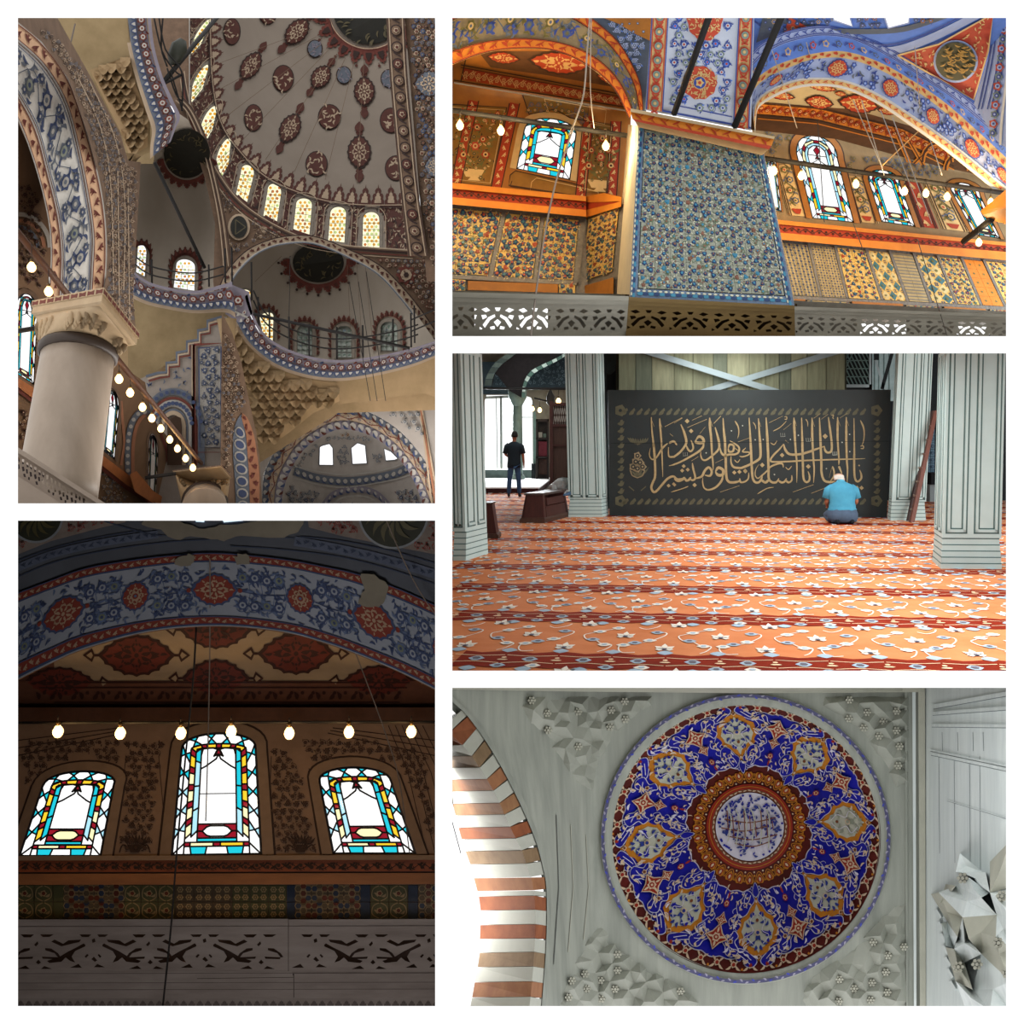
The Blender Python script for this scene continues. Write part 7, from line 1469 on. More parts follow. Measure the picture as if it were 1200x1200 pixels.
	A = [PX(x, y, S(x, y)) for x, y in bd]; B = [p+Vector((0, .09, 0)) for p in A]; mb = MB(); mb.quadbox(A, B); mb.build('board_panel', M_bd, root)
	M_gold = mat('dull_gold', '#a8946a', .55, hex2='#917e5a', scale=14); M_gold2 = mat('faded_gold', '#54523f', .6, var=.2, scale=10); M_silver = mat('pale_silver', '#a6a89c', .5)
	mb = MB(); O = {'A': (790, 470), 'B': (870, 470), 'C': (940, 470), 'D': (710, 452), 'E': (710, 520), 'F': (790, 520), 'G': (870, 520), 'H': (950, 520)}
	def pp(c, x, y): o = O[c]; return (o[0]+x/13.333, o[1]+y/13.333)
	def pen(txt, w0, w1=None, mi=0, off=.006):
		pts = []; c = None
		for tk in txt.split():
			if tk[0] in O: c = tk[0]; tk = tk[1:]
			x, y = tk.split(','); pts.append(pp(c, float(x), float(y)))
		q = cr(pts, 6) if len(pts) > 2 else pts; n_ = len(q); w1 = w0 if w1 is None else w1
		ws = [max(.25, (w0+(w1-w0)*i/(n_-1))*min(1, .35+4*min(i, n_-1-i)/max(1, n_-1))) for i in range(n_)]
		mb.stroke(q, ws, S, off, mi, .008)
	def dia(c, x, y, r=2.5, mi=0):
		a, b = pp(c, x, y); mb.prism([(a, b-r), (a+r, b+.1), (a, b+r), (a-r, b-.1)], S, .012, mi=mi)
	V = [('D710,490 720,700 750,950 E745,10 765,250 770,500 735,600 710,680 740,750 790,740 870,650 960,550 1050,510 1120,550 1200,540', 2.7, 2.6), ('D715,540 755,640', 1.6, .8), ('D840,510 850,650 870,900 E870,10 880,250 890,520', 2.6, 1.4), ('D845,560 882,660', 1.6, .8),
		 ('D965,900 880,980 790,1120 720,1150 680,1080 695,970', 2.6, .8), ('D1000,750 1050,790', 1.4), ('D920,640 1190,500', 1.8), ('D985,900 1060,870 1110,930', 3, 1.6), ('D978,960 985,1100 1060,1110 A-0,870 100,790 180,680 187,600 150,470 105,365', 2.0, 3),
		 ('A190,690 220,760 260,785 297,740 290,680 262,610', 2.4, 1.8), ('A280,300 435,230', 1.3), ('A205,415 510,285', 1.5), ('A400,510 490,400', 1), ('A0,345 130,265', 1.3), ('A345,600 390,555 445,580 460,640 400,655 340,640 345,600', 3.2), ('A462,640 450,720 380,790 250,870 100,950 0,990 E1050,330 985,345', 3, 1.4),
		 ('A555,260 560,400 580,600 590,800 605,950 610,1080', 3.2, 1.6), ('A565,290 602,400', 1.8, .8), ('A640,410 680,550 705,680 690,760 600,850 500,920 440,910 415,840 420,790', 3, 1.4), ('A620,350 730,235', 2.2), ('A765,265 775,450 795,650 800,870 F805,200 815,500 850,590 920,605 1000,590 1030,560', 2.9, 2.7), ('F1025,540 1040,600 1110,590 1160,540 1165,450', 2.4, 1.4),
		 ('A715,720 740,810 790,850 860,835 960,830 1010,790 1010,720 940,660 870,620', 2.8, 1.8), ('A845,740 870,680 930,700 920,780 860,790 845,740', 2.4), ('A930,720 1000,775', 2.2), ('A995,640 1190,570', 1.2), ('A950,310 1000,400 1010,500 990,590', 2, .7), ('A1120,730 1070,790 1170,800 1160,840 1070,870 1020,860', 1.6),
		 ('A890,860 890,960 930,1030 1020,1045 B0,1040 140,980 230,930 280,870 280,700 265,500 250,270', 2.4, 3), ('B255,300 290,400', 1.8, .8), ('B105,260 125,600 140,900 G145,350 160,530 200,600 260,600 300,540 310,500', 2.9, 2.4), ('G290,560 360,605 410,560', 2.8), ('B370,255 385,500 400,800 G408,400 412,540 460,600 530,600 570,540', 3, 2.4), ('G560,570 610,605 660,590 690,540', 2.6, 2), ('G680,570 720,605 770,570 772,490', 2.6, 1.6),
		 ('B645,670 580,750 490,840 440,920 490,950 800,940 C0,930 300,920 600,910 830,905 985,898', 2.4, 1.4), ('B645,670 670,760 740,830 900,830 1050,790 C180,765 340,710', 2.8, 2.6), ('C345,700 360,770 400,805 455,780 462,650 430,400 410,250', 2.6, 2.4), ('G640,370 625,315 560,310 440,360 390,420 300,500 240,540 200,490 210,400 260,320', 2.6, .9),
		 ('B805,260 815,500 835,800 G850,300 850,610', 3.2, 1.3), ('B815,290 847,390', 1.8, .8), ('B925,260 935,600 945,1000 G955,540 1000,600 1045,570 1048,500 1025,430', 2.8, 2), ('C155,260 160,600 175,900 H55,400 45,610', 3, 1.4), ('C160,290 195,400', 1.8, .8), ('C270,260 285,600 300,950 H170,450 210,570 300,600 400,580', 2.8, 2.6), ('H340,350 365,430 360,510 310,580', 2.2, 1.6), ('H330,370 290,530', 1, .6),
		 ('C555,250 555,600 575,900 572,1000', 2.9, 1.3), ('C560,290 597,390', 1.8, .8), ('H440,350 460,400 490,470', 3, 1.4), ('C690,250 690,600 700,950 H575,400 570,610', 3, 1.6), ('C695,290 732,390', 1.8, .8), ('C810,265 815,800 H680,200 682,450 700,560 740,590 790,540 787,470 765,410', 2.6, 2.2), ('C910,300 955,400 970,500 960,620 930,700', 2.2, .8),
		 ('C180,270 285,195', 1.2), ('C300,285 405,205', 1.2), ('C590,265 705,190', 1.1), ('B415,340 630,235', 1.2), ('B480,470 590,410 690,310', 1, .8), ('B640,450 765,350', 1), ('B655,250 690,245 690,285 655,280', .9), ('C455,225 490,220 480,260 495,280', 1),
		 ('F0,540 60,580 130,560 165,520', 2.8), ('F165,530 190,575 235,560 260,520', 2.6), ('F255,550 290,570 330,530 300,400 285,300', 2.4, 2.2), ('F325,545 430,510 480,420 540,370 587,430 560,500 480,490', 2.8, 2.6), ('F645,440 690,375 762,410 760,480 690,490 645,440', 3.3), ('F765,480 740,580 650,680 540,720 470,690 445,600 450,530', 3, 1),
		 ('F720,755 1020,655', 1.3), ('E1020,755 1200,700 F220,665', 1.1), ('F270,270 380,200', 1.3), ('F645,300 770,240', 1.1), ('G790,755 1110,640', 1.4), ('G235,785 380,700 490,680', 1.3, .8), ('H10,775 240,685', 1.3), ('C910,705 955,700 955,740 915,740', 1.2), ('F940,250 990,290 1030,240', 1.1), ('B440,650 495,680 540,620', 1), ('B670,610 720,655', 1.1), ('B675,1030 720,1070 770,1015', 1), ('B165,330 200,380 210,440', 1.2, .6), ('C55,280 85,330 88,400', 1.3, .6)]
	for v in V: pen(*v)
	for c, x, y, r in (('A', 203, 313, 2.8), ('A', 265, 468, 2.7), ('B', 620, 845, 2.7), ('B', 310, 1000, 2.8), ('B', 1030, 1022, 2.8), ('B', 45, 1100, 2.4), ('C', 360, 550, 3.1), ('F', 150, 350, 2.4), ('F', 213, 405, 2.4), ('F', 125, 420, 2.4), ('F', 320, 645, 2.6), ('F', 5, 640, 2.2), ('E', 980, 655, 2.3), ('E', 1062, 630, 2.2), ('F', 940, 450, 2.5), ('F', 1020, 440, 2.5), ('F', 1110, 420, 2.4), ('H', 795, 690, 2.6), ('H', 725, 680, 2.1), ('H', 758, 340, 1.1)): dia(c, x, y, r)
	for c, x, y in (('A', 895, 465), ('A', 1070, 385), ('A', 500, 810), ('B', 200, 605), ('B', 325, 600), ('B', 875, 535), ('B', 750, 600), ('C', 625, 645), ('C', 742, 520), ('C', 380, 1055), ('B', 500, 1150), ('G', 500, 480), ('H', 245, 390), ('C', 745, 790)): dia(c, x, y, .95, 1)
	for c, x, y in (('B', 595, 500), ('B', 995, 575), ('C', 60, 575), ('C', 480, 790), ('A', 140, 800), ('H', 335, 120)):      # the small doubled-letter marks
		for i in range(3): pen('%s%d,%d %d,%d' % (c, x+i*32, y, x+i*32+6, y+55), .8, mi=1)
		pen('%s%d,%d %d,%d' % (c, x, y+58, x+75, y+52), .8, mi=1)
	mb.build('calligraphy', [M_gold, M_silver], root)
	mb = MB(); o = Orn(mb, S, off=.006)
	for y0, y1, x0_, x1_, mi in ((477, 487.5, 727, 1015, 0), (583, 592.5, 728, 1015, 0)):
		n_ = 33
		for i in range(n_):
			x = x0_+(x1_-x0_)*(i+.5)/n_; o.leaf(x-3, y1-1, 9.5, 4.4, -1.0, 0, .15); o.leaf(x+3.2, y0+1, 5, 2.6, 2.0, 0, -.2, layer=1)
	for xa in (727, 1027):
		for i in range(10):
			y = 493+i*8.9; o.leaf(xa-3.5, y+4, 9, 4.6, -.5, 0, .2); o.leaf(xa+3, y-1, 5, 2.6, 2.3, 0, .1, layer=1)
		for y in (481, 587): o.disc(xa, y, 6.6, 0, 10, .1, 5); o.disc(xa, y, 2, 1, 8, layer=2)
	for i in range(7): o.leaf(747, 560-i*.2, 8+i % 3*5, 2.5, -2.85+i*.42, 0, .1)     # the vase of flowers at the left
	for (x, y, r) in ((747, 534, 4.2), (745, 541, 4.6), (750, 542, 4.6), (742, 547, 4.6), (753, 547, 4.4), (747, 549, 4.5)): o.flower(x, y, r, 2, 1, 2, 5)
	for s_ in (-1, 1): o.line(cr([(747+s_*8.5, 551), (747+s_*6, 557), (747, 560)], 5), 1.1, 2, 2); o.line([(747+s_*10, 570), (747+s_*4, 575)], 1.2, 0)
	for i in range(9): o.leaf(740+i*1.8, 522-abs(i-4)*.8, 8, 2.4, -2.3+i*.18, 0, .1)
	mb.build('gold_border', [M_gold2, M_bd, mat('worn_gold', '#84765a', .6)], root, kind='stuff')
	mb = MB(); mb.stroke([(716, 519.5), (1042, 517)], .5, S, .0155, 0); mb.build('panel_joint', M_black, root)

	# ---- plank screen, braces and lattice above the board
	S2 = flat(22.6)
	root = thing('plank_screen', PX(858, 460, 22.6), 'screen of weathered greenish planks standing behind the lettered board', 'screen')
	xs = [725, 745, 764, 790, 812, 836, 852, 878, 897, 913, 927, 946, 968, 990]
	cols = ['#7c7c63', '#656958', '#8e8c70', '#838368']
	for i in range(len(xs)-1):
		mb = MB(); mb.prism([(xs[i]+.25, 398), (xs[i+1]-.25, 398), (xs[i+1]-.25, 470), (xs[i]+.25, 470)], S2, .05+.012*(i % 3), ch=.01)
		mb.build('plank', mat('plank_%d' % (i % 4), cols[i % 4], .8, var=.25, scale=2.5, stretch=(5, 5, .5)), root)
	mb = MB(); mb.fill([(722, 396), (992, 396), (992, 472), (722, 472)], flat(22.75), 40); mb.build('backing', mat('backing_dark', '#3a3a2e', .9), root)
	for (a, b, lab) in (((752, 410), (912, 459.5), 'pale grey flat brace running down to the right above the board'), ((822, 460), (1000, 406), 'pale grey flat brace running up to the right above the board')):
		mb = MB(); l = math.hypot(b[0]-a[0], b[1]-a[1]); nx, ny = -(b[1]-a[1])/l*3.4, (b[0]-a[0])/l*3.4
		q = [(a[0]+nx, a[1]+ny), (b[0]+nx, b[1]+ny), (b[0]-nx, b[1]-ny), (a[0]-nx, a[1]-ny)]; d = 22.35 if a[0] < 800 else 22.45
		mb.quadbox([PX(x, y, d) for x, y in q], [PX(x, y, d+.05) for x, y in q])
		mb.build('brace', mat('pale_grey_paint', '#909c9e', .6, var=.05), label=lab, cat='brace', group='crossed braces above the board')
	root = thing('lattice_screen', PX(1005, 456, 23), 'pierced grey-green lattice window beside the plank screen', 'lattice')
	mb = MB(); S3 = flat(23)
	for i in range(-3, 8):
		x = 990+i*4.6
		for sg in (1, -1):
			p = [(x+sg*(t*21-(0 if sg > 0 else -21)), 410+t*44) for t in (0, 1)]
			mb.stroke([(max(990, min(1019, q[0])), q[1]) for q in [(lerp(p[0], p[1], k/12)) for k in range(13)] if 989 <= q[0] <= 1020], 1.5, S3, 0, 0, .03)
	for j in range(5): mb.stroke([(990, 413+j*9.5), (1020, 413+j*9.5)], 1.3, S3, .002, 0, .03)
	mb.build('lattice_bar', mat('lattice_green', '#5c716c', .7), root)
	mb = MB()
	for q in ([(988.5, 405), (991, 405), (991, 454), (988.5, 454)], [(1018.5, 405), (1021, 405), (1021, 454), (1018.5, 454)], [(988.5, 450.5), (1021, 450.5), (1021, 454), (988.5, 454)]): mb.prism(q, S3, .06)
	mb.build('lattice_frame', mat('pale_grey_paint', '#b9c6c8'), root)
	mb = MB(); mb.fill([(985, 400), (1024, 400), (1024, 458), (985, 458)], flat(23.4), 20); mb.build('backing', M_black, root)
	mb = MB()
	for a, b, w, mi in (((1047, 408), (1033.5, 456), 4.2, 0), ((1026, 422), (1036, 456), 2.5, 1), ((1027, 405), (1027, 422), 6, 0)):
		mb.stroke([a, b], w, flat(22.2), 0, mi, .05)
	mb.build('strut', [M_black, mat('pale_grey_paint', '#b9c6c8')], label='dark slanting strut between the lattice and the pillar behind the ladder', cat='strut')
	mb = MB(); mb.prism([(1022, 398), (1050, 398), (1048, 470), (1022, 470)], flat(23.2), .1)
	for x in (1025, 1030, 1036, 1042): mb.stroke([(x, 400), (x, 468)], .8, flat(23.1), .002, 1, .01)
	mb.build('wall_lining', [mat('blue_grey_paint', '#8fa3a4', .7), M_groove], kind='structure')
	mb = MB(); mb.fill([(690, 396), (730, 396), (730, 598), (690, 598)], flat(23.6), 20)
	mb.build('wall_behind_board', mat('wall_dark_grey', '#3a4546', .9), kind='structure')
	mb = MB(); mb.loft([[PX(x, y, 23.2-.1*sin(k)) for k, (x, y) in enumerate(r)] for r in ([(711, 438), (716, 439), (721, 434), (722, 425), (724, 424)], [(711, 459), (716, 459), (721, 459), (724, 459), (727, 459)])], 0, 1, closed=False)
	mb.build('dark_cloth', mat('black_cloth', '#121517', .9), label='black cloth draped beside the plank screen', cat='cloth')
	# ---- dark wall and tiled strip seen past the right pillars
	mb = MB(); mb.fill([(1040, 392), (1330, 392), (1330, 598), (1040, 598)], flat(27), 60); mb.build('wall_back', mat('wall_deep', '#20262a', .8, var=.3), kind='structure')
	tl = thing('tile_dado', PX(1091, 560, 26.9), 'blue tiled strip of wall seen between ladder and front pillar', 'tilework')
	for j in range(7):
		for i in range(2):
			mb = MB(); x = 1085.5+i*5; y = 503+j*8; mb.prism([(x, y), (x+4.7, y), (x+4.7, y+7.6), (x, y+7.6)], flat(27), .04, ch=.05)
			o = Orn(mb, flat(27), off=.05); o.flower(x+2.3, y+3.8, 2, 1, 0, 1, 5); mb.build('tile', [mat('tile_blue_grey', '#54788c', .3), mat('tile_navy', '#1f3a58', .3)], tl)
	mb = MB(); mb.box(PX(1084, 0, 26.8).x, PX(1104, 0, 26.8).x, 26.4, 26.95, 0, .45); mb.box(PX(1084, 0, 26.8).x, PX(1104, 0, 26.8).x, 26.3, 26.95, .45, .75, 1)
	mb.build('wall_skirting', [mat('pale_grey_paint', '#b9c6c8'), M_black], kind='structure')
hall()

def hall_window_bay():
	# ---- raised platform, window wall, column and arches behind the left pillars
	x = lambda px, d: (px-CX)/FPX*d
	mb = MB(); mb.box(x(523, 31), x(631.5, 31.06), 31.06, 40.5, 0, .14, 0); mb.build('platform', [mat('maroon_riser', '#3d1416', .7)], label='low maroon platform with a pale top under the bright windows', cat='platform', origin=(x(590, 31), 33, 0))
	mb = MB(); mb.box(x(523, 31), x(631.5, 31.06)+.02, 31.02, 40.4, .142, .18, 0); mb.build('platform_glare', mat('glare_white', '#e8e6e6', .9, var=.03), label='pale sheet covering the low platform under the windows', cat='sheet')  # slab coloured white for the window light on the platform top
	S = flat(40.6)
	outer = [(519, 392), (690, 392), (690, 566), (519, 566)]
	win1 = [(568, 551), (568, 470), (570, 463), (596, 463), (600, 468), (602, 474), (602, 551)]; win2 = [(609, 553), (608, 474), (611, 468), (616, 464), (622, 466), (624, 470), (624.5, 553)]
	mb = MB(); mb.fill(outer, S, 30, holes=[win1, win2]); mb.rim(win1, S, .5); mb.rim(win2, S, .5)
	mb.build('wall_far', mat('far_wall_beige', '#8d7f6e', .9, var=.12, scale=2), kind='structure')
	for k, wn in enumerate((win1, win2)):
		r = thing('window_%d' % (k+1), PX(wn[0][0], wn[0][1], 40.8), None, None); r['kind'] = 'structure'
		mb = MB(); mb.fill(wn, flat(40.9), 30); mb.build('pane', glass('clear_pane', '#fdffff'), r)
		mb = MB()
		if k == 0: mb.stroke([(587, 464), (587.6, 551)], 2.6, flat(40.85), 0, 0, .05); mb.stroke([(568, 466), (601, 464.5)], 3, flat(40.85), 0, 0, .05); mb.stroke([(581.5, 464), (583, 551)], .9, flat(40.85), 0, 0, .05)
		else: mb.stroke([(608, 489), (624.5, 489)], .8, flat(40.85), 0, 0, .05)
		mb.build('window_bar', mat('bar_grey', '#8d9391', .6), r)
	mb = MB(); mb.box(x(523, 40), x(628, 40), 39.6, 40.55, .18, .5); mb.build('bench', mat('bench_grey_green', '#5f6b68', .7), label='long grey low bench under the bright windows', cat='bench')
	# column on the platform
	c = PX(606.5, 563, 38.2); c.z = .18; root = thing('column', c, 'dark green stone column standing before the bright windows', 'column')
	M_st = mat('green_stone', '#6d8078', .6, var=.15)
	mb = MB(); mb.lathe(c, [(.28, 0), (.28, .1), (.22, .16)], 14); mb.build('column_base', M_st, root)
	mb = MB(); mb.lathe(c, [(.2, .16), (.17, 2.72)], 14); mb.build('shaft', M_st, root)
	mb = MB(); mb.lathe(c, [(.17, 2.72), (.2, 2.8), (.34, 3.05), (.34, 3.4)], 14); mb.build('capital', M_st, root)
	# arcade wall with two arches
	S = flat(37.6)
	A1 = cr([(568, 452), (569, 444), (573, 435), (581, 424), (592, 416), (606, 406)], 6); A1i = cr([(576, 452), (577, 445), (580, 437), (588, 427), (600, 418), (614, 407)], 6)
	A2 = cr([(611.5, 466), (612.5, 453), (616, 443), (623, 434), (636, 427), (653, 419), (664, 412)], 6); A2i = cr([(615, 466), (616, 455), (619, 446), (626, 437.5), (638, 430.5), (654, 422.5), (664, 416)], 6)
	mb = MB(); mb.fill([(576, 455), (577, 445), (580, 437), (588, 427), (600, 418), (614, 407), (664, 400), (664, 412), (653, 419), (636, 427), (623, 434), (616, 443), (612.5, 453), (611, 466), (597, 458), (590, 449), (584, 441), (580, 438.5)], S, 14)
	mb.build('wall_spandrel', mat('spandrel_dark', '#241f20', .9, var=.2), kind='structure')
	ring = thing('arch_ring', PX(632, 466, 37.5), 'arch of alternating pale and green stones right of the column', 'arch')
	st = Strip(A2, A2i)
	for i in range(12):
		mb = MB(); q = [st.at(i/12+.005, 0), st.at((i+1)/12-.005, 0), st.at((i+1)/12-.005, 1), st.at(i/12+.005, 1)]
		mb.prism(q, S, .12); mb.build('voussoir', mat('voussoir_pale', '#c3d6cc', .7) if i % 2 else mat('voussoir_green', '#56756a', .7), ring)
	ring = thing('arch_ring', PX(575, 452, 37.5), 'dim arch band curving up beside the left hall pillar', 'arch')
	st = Strip(A1, A1i)
	for i in range(8):
		mb = MB(); q = [st.at(i/8+.005, 0), st.at((i+1)/8-.005, 0), st.at((i+1)/8-.005, 1), st.at(i/8+.005, 1)]
		mb.prism(q, S, .12); mb.build('voussoir', mat('voussoir_dim', '#6f7d76', .8) if i % 2 else mat('voussoir_dim2', '#56625d', .8), ring)
	mb = MB(); o = Orn(mb, flat(39.9), off=.03)
	mb.fill([(560, 424), (612, 424), (612, 462), (560, 462)], flat(40.2), 20); mb.fill([(611, 400), (670, 400), (670, 457), (611, 457)], flat(40.2), 20)
	o.scatter([(575, 430), (600, 430), (600, 452), (575, 452)], 5, [(1, 0), (2, 0)], [1, 2], seed=3); o.scatter([(612, 416), (668, 416), (668, 452), (612, 452)], 5, [(1, 0), (2, 0)], [1, 2], seed=4)
	mb.build('wall_tile_lunette', [mat('lunette_ground', '#3a4750', .7), mat('lunette_blue', '#6c808a', .6), mat('lunette_dark', '#20303c', .6)], kind='structure')
	mb = MB(); mb.tube([PX(520, 454.6, 37.2), PX(664, 455.6, 37.2)], .05); mb.build('tie_rod', mat('iron_black', '#1a1716'), label='black iron tie rod across the arches behind the hall pillars', cat='rod')
	mb = MB(); mb.tube([PX(626, 466.5, 38), PX(641, 470, 38)], .035); mb.lathe(PX(645, 476, 38), [(.02, 0), (.14, .1), (.16, .35), (.08, .5), (.02, .7)], 10)
	mb.build('lamp_bracket', mat('iron_black', '#1a1716'), label='black iron lamp arm on the beige wall right of the column', cat='bracket')
	for (px, py, lab) in ((654.5, 470, 'glowing glass lamp above the brown lattice door'), (632.5, 480.5, 'glowing glass lamp on the beige wall beside the shelf'), (624, 479, 'glowing glass lamp at the edge of the bright right window')):
		bulb(PX(px, py, 37.5), .09 if px > 650 else .075, lab, 'lamps by the far wall', 3, drop=.3, glow=6)
	# wooden door and book case
	d = thing('door_1', PX(655, 577, 36.2), None, None); d['kind'] = 'structure'
	S = flat(36.2)
	mb = MB(); mb.prism([(644, 474), (672, 474), (672, 580), (644, 580)], S, .06); mb.build('door_leaf', M_wood2, d)
	mb = MB()
	for q in ([(644, 470), (648, 470), (648, 582), (644, 582)], [(648, 472), (672, 472), (672, 475.5), (648, 475.5)], [(648, 497), (672, 497), (672, 500), (648, 500)], [(648, 521), (672, 521), (672, 523), (648, 523)]): mb.prism(q, S, .09, off=.06)
	mb.build('door_frame', M_wood, d)
	mb = MB()
	for i in range(7): mb.stroke([(648.5+i*2.6, 476), (651.5+i*2.6, 497)], .7, S, .065, 0, .02); mb.stroke([(651.5+i*2.6, 476), (648.5+i*2.6, 497)], .7, S, .065, 0, .02)
	mb.build('lattice_bar', mat('lattice_pale', '#8b8178', .6), d)
	d = thing('book_case', PX(635, 560, 38.6), 'dark tall book case with crimson cloth between bright window and brown door', 'bookcase')
	S = flat(38.6)
	mb = MB()
	for q in ([(628, 491), (630, 491), (630, 562), (628, 562)], [(641.5, 491), (643.5, 491), (643.5, 562), (641.5, 562)], [(628, 491), (643.5, 491), (643.5, 494), (628, 494)], [(628, 513), (643, 513), (643, 515), (628, 515)], [(628, 535), (643, 535), (643, 537), (628, 537)]): mb.prism(q, S, .25)
	mb.build('case_frame', mat('black_wood', '#241b18', .5), d)
	mb = MB(); mb.fill([(629, 491), (643, 491), (643, 562), (629, 562)], flat(38.75), 30); mb.build('back_panel', mat('black_wood', '#241b18'), d)
	mb = MB(); mb.prism([(631, 538), (641, 538), (641, 556), (631, 556)], flat(38.6), .03); mb.build('lower_door', M_wood2, d)
	for i, (q, c, lab) in enumerate((([(631, 506.5), (635.5, 506.5), (635.5, 512.8), (631, 512.8)], '#8c8a80', 'pale folded booklet on the book case\'s upper shelf'), ([(630.8, 517), (641, 517), (641, 534.8), (630.8, 534.8)], '#5c2029', 'crimson cloth hanging over the book case\'s middle shelf'), ([(636.5, 508), (640, 508), (640, 512.8), (636.5, 512.8)], '#5b6a60', 'grey-green book on the book case\'s upper shelf'))):
		mb = MB(); mb.prism(q, flat(38.55), .12, ch=.04); mb.build(('book', 'cloth', 'book')[i], mat('shelf_item_%d' % i, c, .8), label=lab, cat=('book', 'cloth', 'book')[i])
	mb = MB(); mb.prism([(624.5, 470), (628.5, 488), (628.5, 560), (625, 560)], flat(39.2), .1); mb.build('wall_jamb', M_st, kind='structure')
	mb = MB(); mb.box(x(623, 38.9), x(627.5, 38.9), 38.8, 39.2, .18, .75); mb.build('speaker_box', M_black, label='small black box standing at the right end of the bench', cat='box')

	# ---- the wooden shoe rack, tapered, running back to the pillar
	a, b, c2 = FP(610, 613), FP(638, 613), FP(667, 605.3); back = c2-b
	root = thing('shoe_rack', (a+b)/2, 'dark red wooden shoe rack with sloping ends before the middle pillar', 'shoe rack')
	e = a+back
	def ring(k, z, grow=0):
		ctr = (a+b+c2+e)/4
		u = (b-a)*k*.5; w = back*.5*(1-(1-k)*.4); return [ctr-u-w+Vector((0, 0, z)), ctr+u-w+Vector((0, 0, z)), ctr+u+w+Vector((0, 0, z)), ctr-u+w+Vector((0, 0, z))]
	mb = MB(); mb.loft([ring(1.06, 0), ring(1.06, .07), ring(.98, .1)]); mb.build('plinth', M_wood2, root)
	q0, q1 = ring(.95, .1), ring(.72, .52)
	mb = MB(); n_ = .08
	mb.quadbox([q0[0], q0[1], q0[1]+back*n_, q0[0]+back*n_], [q1[0], q1[1], q1[1]+back*n_, q1[0]+back*n_]); mb.build('end_panel', M_wood, root)
	mb = MB(); mb.quadbox([q0[3]-back*n_, q0[2]-back*n_, q0[2], q0[3]], [q1[3]-back*n_, q1[2]-back*n_, q1[2], q1[3]]); mb.build('end_panel', M_wood, root)
	mb = MB(); mb.quadbox([q0[0], q0[0]+(q0[1]-q0[0])*.1, q0[3]+(q0[2]-q0[3])*.1, q0[3]], [q1[0], q1[0]+(q1[1]-q1[0])*.1, q1[3]+(q1[2]-q1[3])*.1, q1[3]]); mb.build('side_panel', M_wood, root)
	for t0, t1 in ((0, .48), (.52, .85)):
		mb = MB(); L0, L1 = [q0[i]+(q1[i]-q0[i])*t0 for i in (1, 2)], [q0[i]+(q1[i]-q0[i])*t1 for i in (1, 2)]; dx = (q0[0]-q0[1])*.07
		ins = .1 if t0 == 0 else .17
		p0, p1 = lerp3_(L0[0], L0[1], ins), lerp3_(L0[0], L0[1], .9); p2, p3 = lerp3_(L1[0], L1[1], .9), lerp3_(L1[0], L1[1], ins)
		mb.quadbox([p0, p1, p2, p3], [p+dx for p in (p0, p1, p2, p3)]); mb.build('side_panel', M_wood, root)
	mb = MB(); mb.loft([ring(.8, .52), ring(.8, .56)]); mb.build('top_board', mat('top_wood', '#3f2f2a', .5), root)
	for (px, py, s, lab) in ((651, 570.5, .15, 'crumpled white bag on the shoe rack, nearer the standing man'), (659.5, 567.5, .22, 'larger crumpled white bag on the shoe rack beside the pillar')):
		c3 = PX(px, py, 21.3); crumple('plastic_bag', c3, (s, s*.8, s*.62), mat('white_plastic', '#c9cfcf', .4, var=.15, scale=12), lab, 'bag', 11+int(px))
	for i in range(3):
		c3 = PX(656+i*4.5, 582-i*.4, 20.9-.05*i); mb = MB()
		prof = [(-.13, .03, .035), (-.08, .045, .05), (0, .04, .06), (.08, .045, .09), (.13, .035, .1)]
		mb.loft([[(c3.x+px_*.55+w*cos(tau*k/8)*.6, c3.y+px_*.5+.1, c3.z+max(0, .5*h+.5*h*sin(tau*k/8))) for k in range(8)] for px_, w, h in prof], 0, 1)
		mb.build('shoe', mat('shoe_blue_%d' % (i % 2), ('#3b5673', '#c8ccd2')[i % 2], .7), label=('blue shoe lying in the shoe rack, outermost of three', 'white shoe in the shoe rack between two blue ones', 'blue shoe in the shoe rack next to the pillar')[i], cat='shoe', group='shoes in the rack')
	# ---- end of a second stand beside the left pillar
	d0 = 1800/(631.5-520); X0 = x(571, d0)-.3
	root = thing('wooden_stand', (x(576, d0), d0, 0), 'end of a small dark wooden stand beside the left hall pillar', 'stand')
	mb = MB(); mb.loft([[(X0, d0, z), (x(r, d0), d0, z), (x(r, d0), d0+.5, z), (X0, d0+.5, z)] for r, z in ((584, 0), (584, .05), (582.5, .08))]); mb.build('plinth', M_wood2, root)
	mb = MB(); mb.loft([[(X0, d0+.03, z), (x(r, d0), d0+.03, z), (x(r, d0), d0+.45, z), (X0, d0+.45, z)] for r, z in ((581.5, .08), (576.3, .54))]); mb.build('end_panel', M_wood, root)
	mb = MB(); mb.box(X0, x(577.2, d0), d0, d0+.48, .54, .57); mb.build('top_board', M_wood2, root)

	# ---- the ladder
	root = thing('ladder', FP(1072, 611), 'brown wooden ladder leaning against the pillar at the board\'s right', 'ladder')
	b0, t0 = FP(1063.5, 611), PX(1090.5, 482, 20.25); b1, t1 = FP(1067, 612.5), PX(1095, 481, 19.9)
	def rail(b, t, w, mi):
		mb = MB(); u = Vector((w, 0, 0)); v = Vector((0, .1, 0)); mb.quadbox([b, b+u, b+u+v, b+v], [t, t+u, t+u+v, t+v]); mb.build('side_rail', mi, root)
	M_l = mat('ladder_brown', '#5f3122', .5, var=.25, scale=6, stretch=(4, 4, .5)); M_l2 = mat('ladder_dark', '#2f1a16', .6)
	rail(b0, t0, .05, M_l2); rail(b1, t1, .075, M_l)
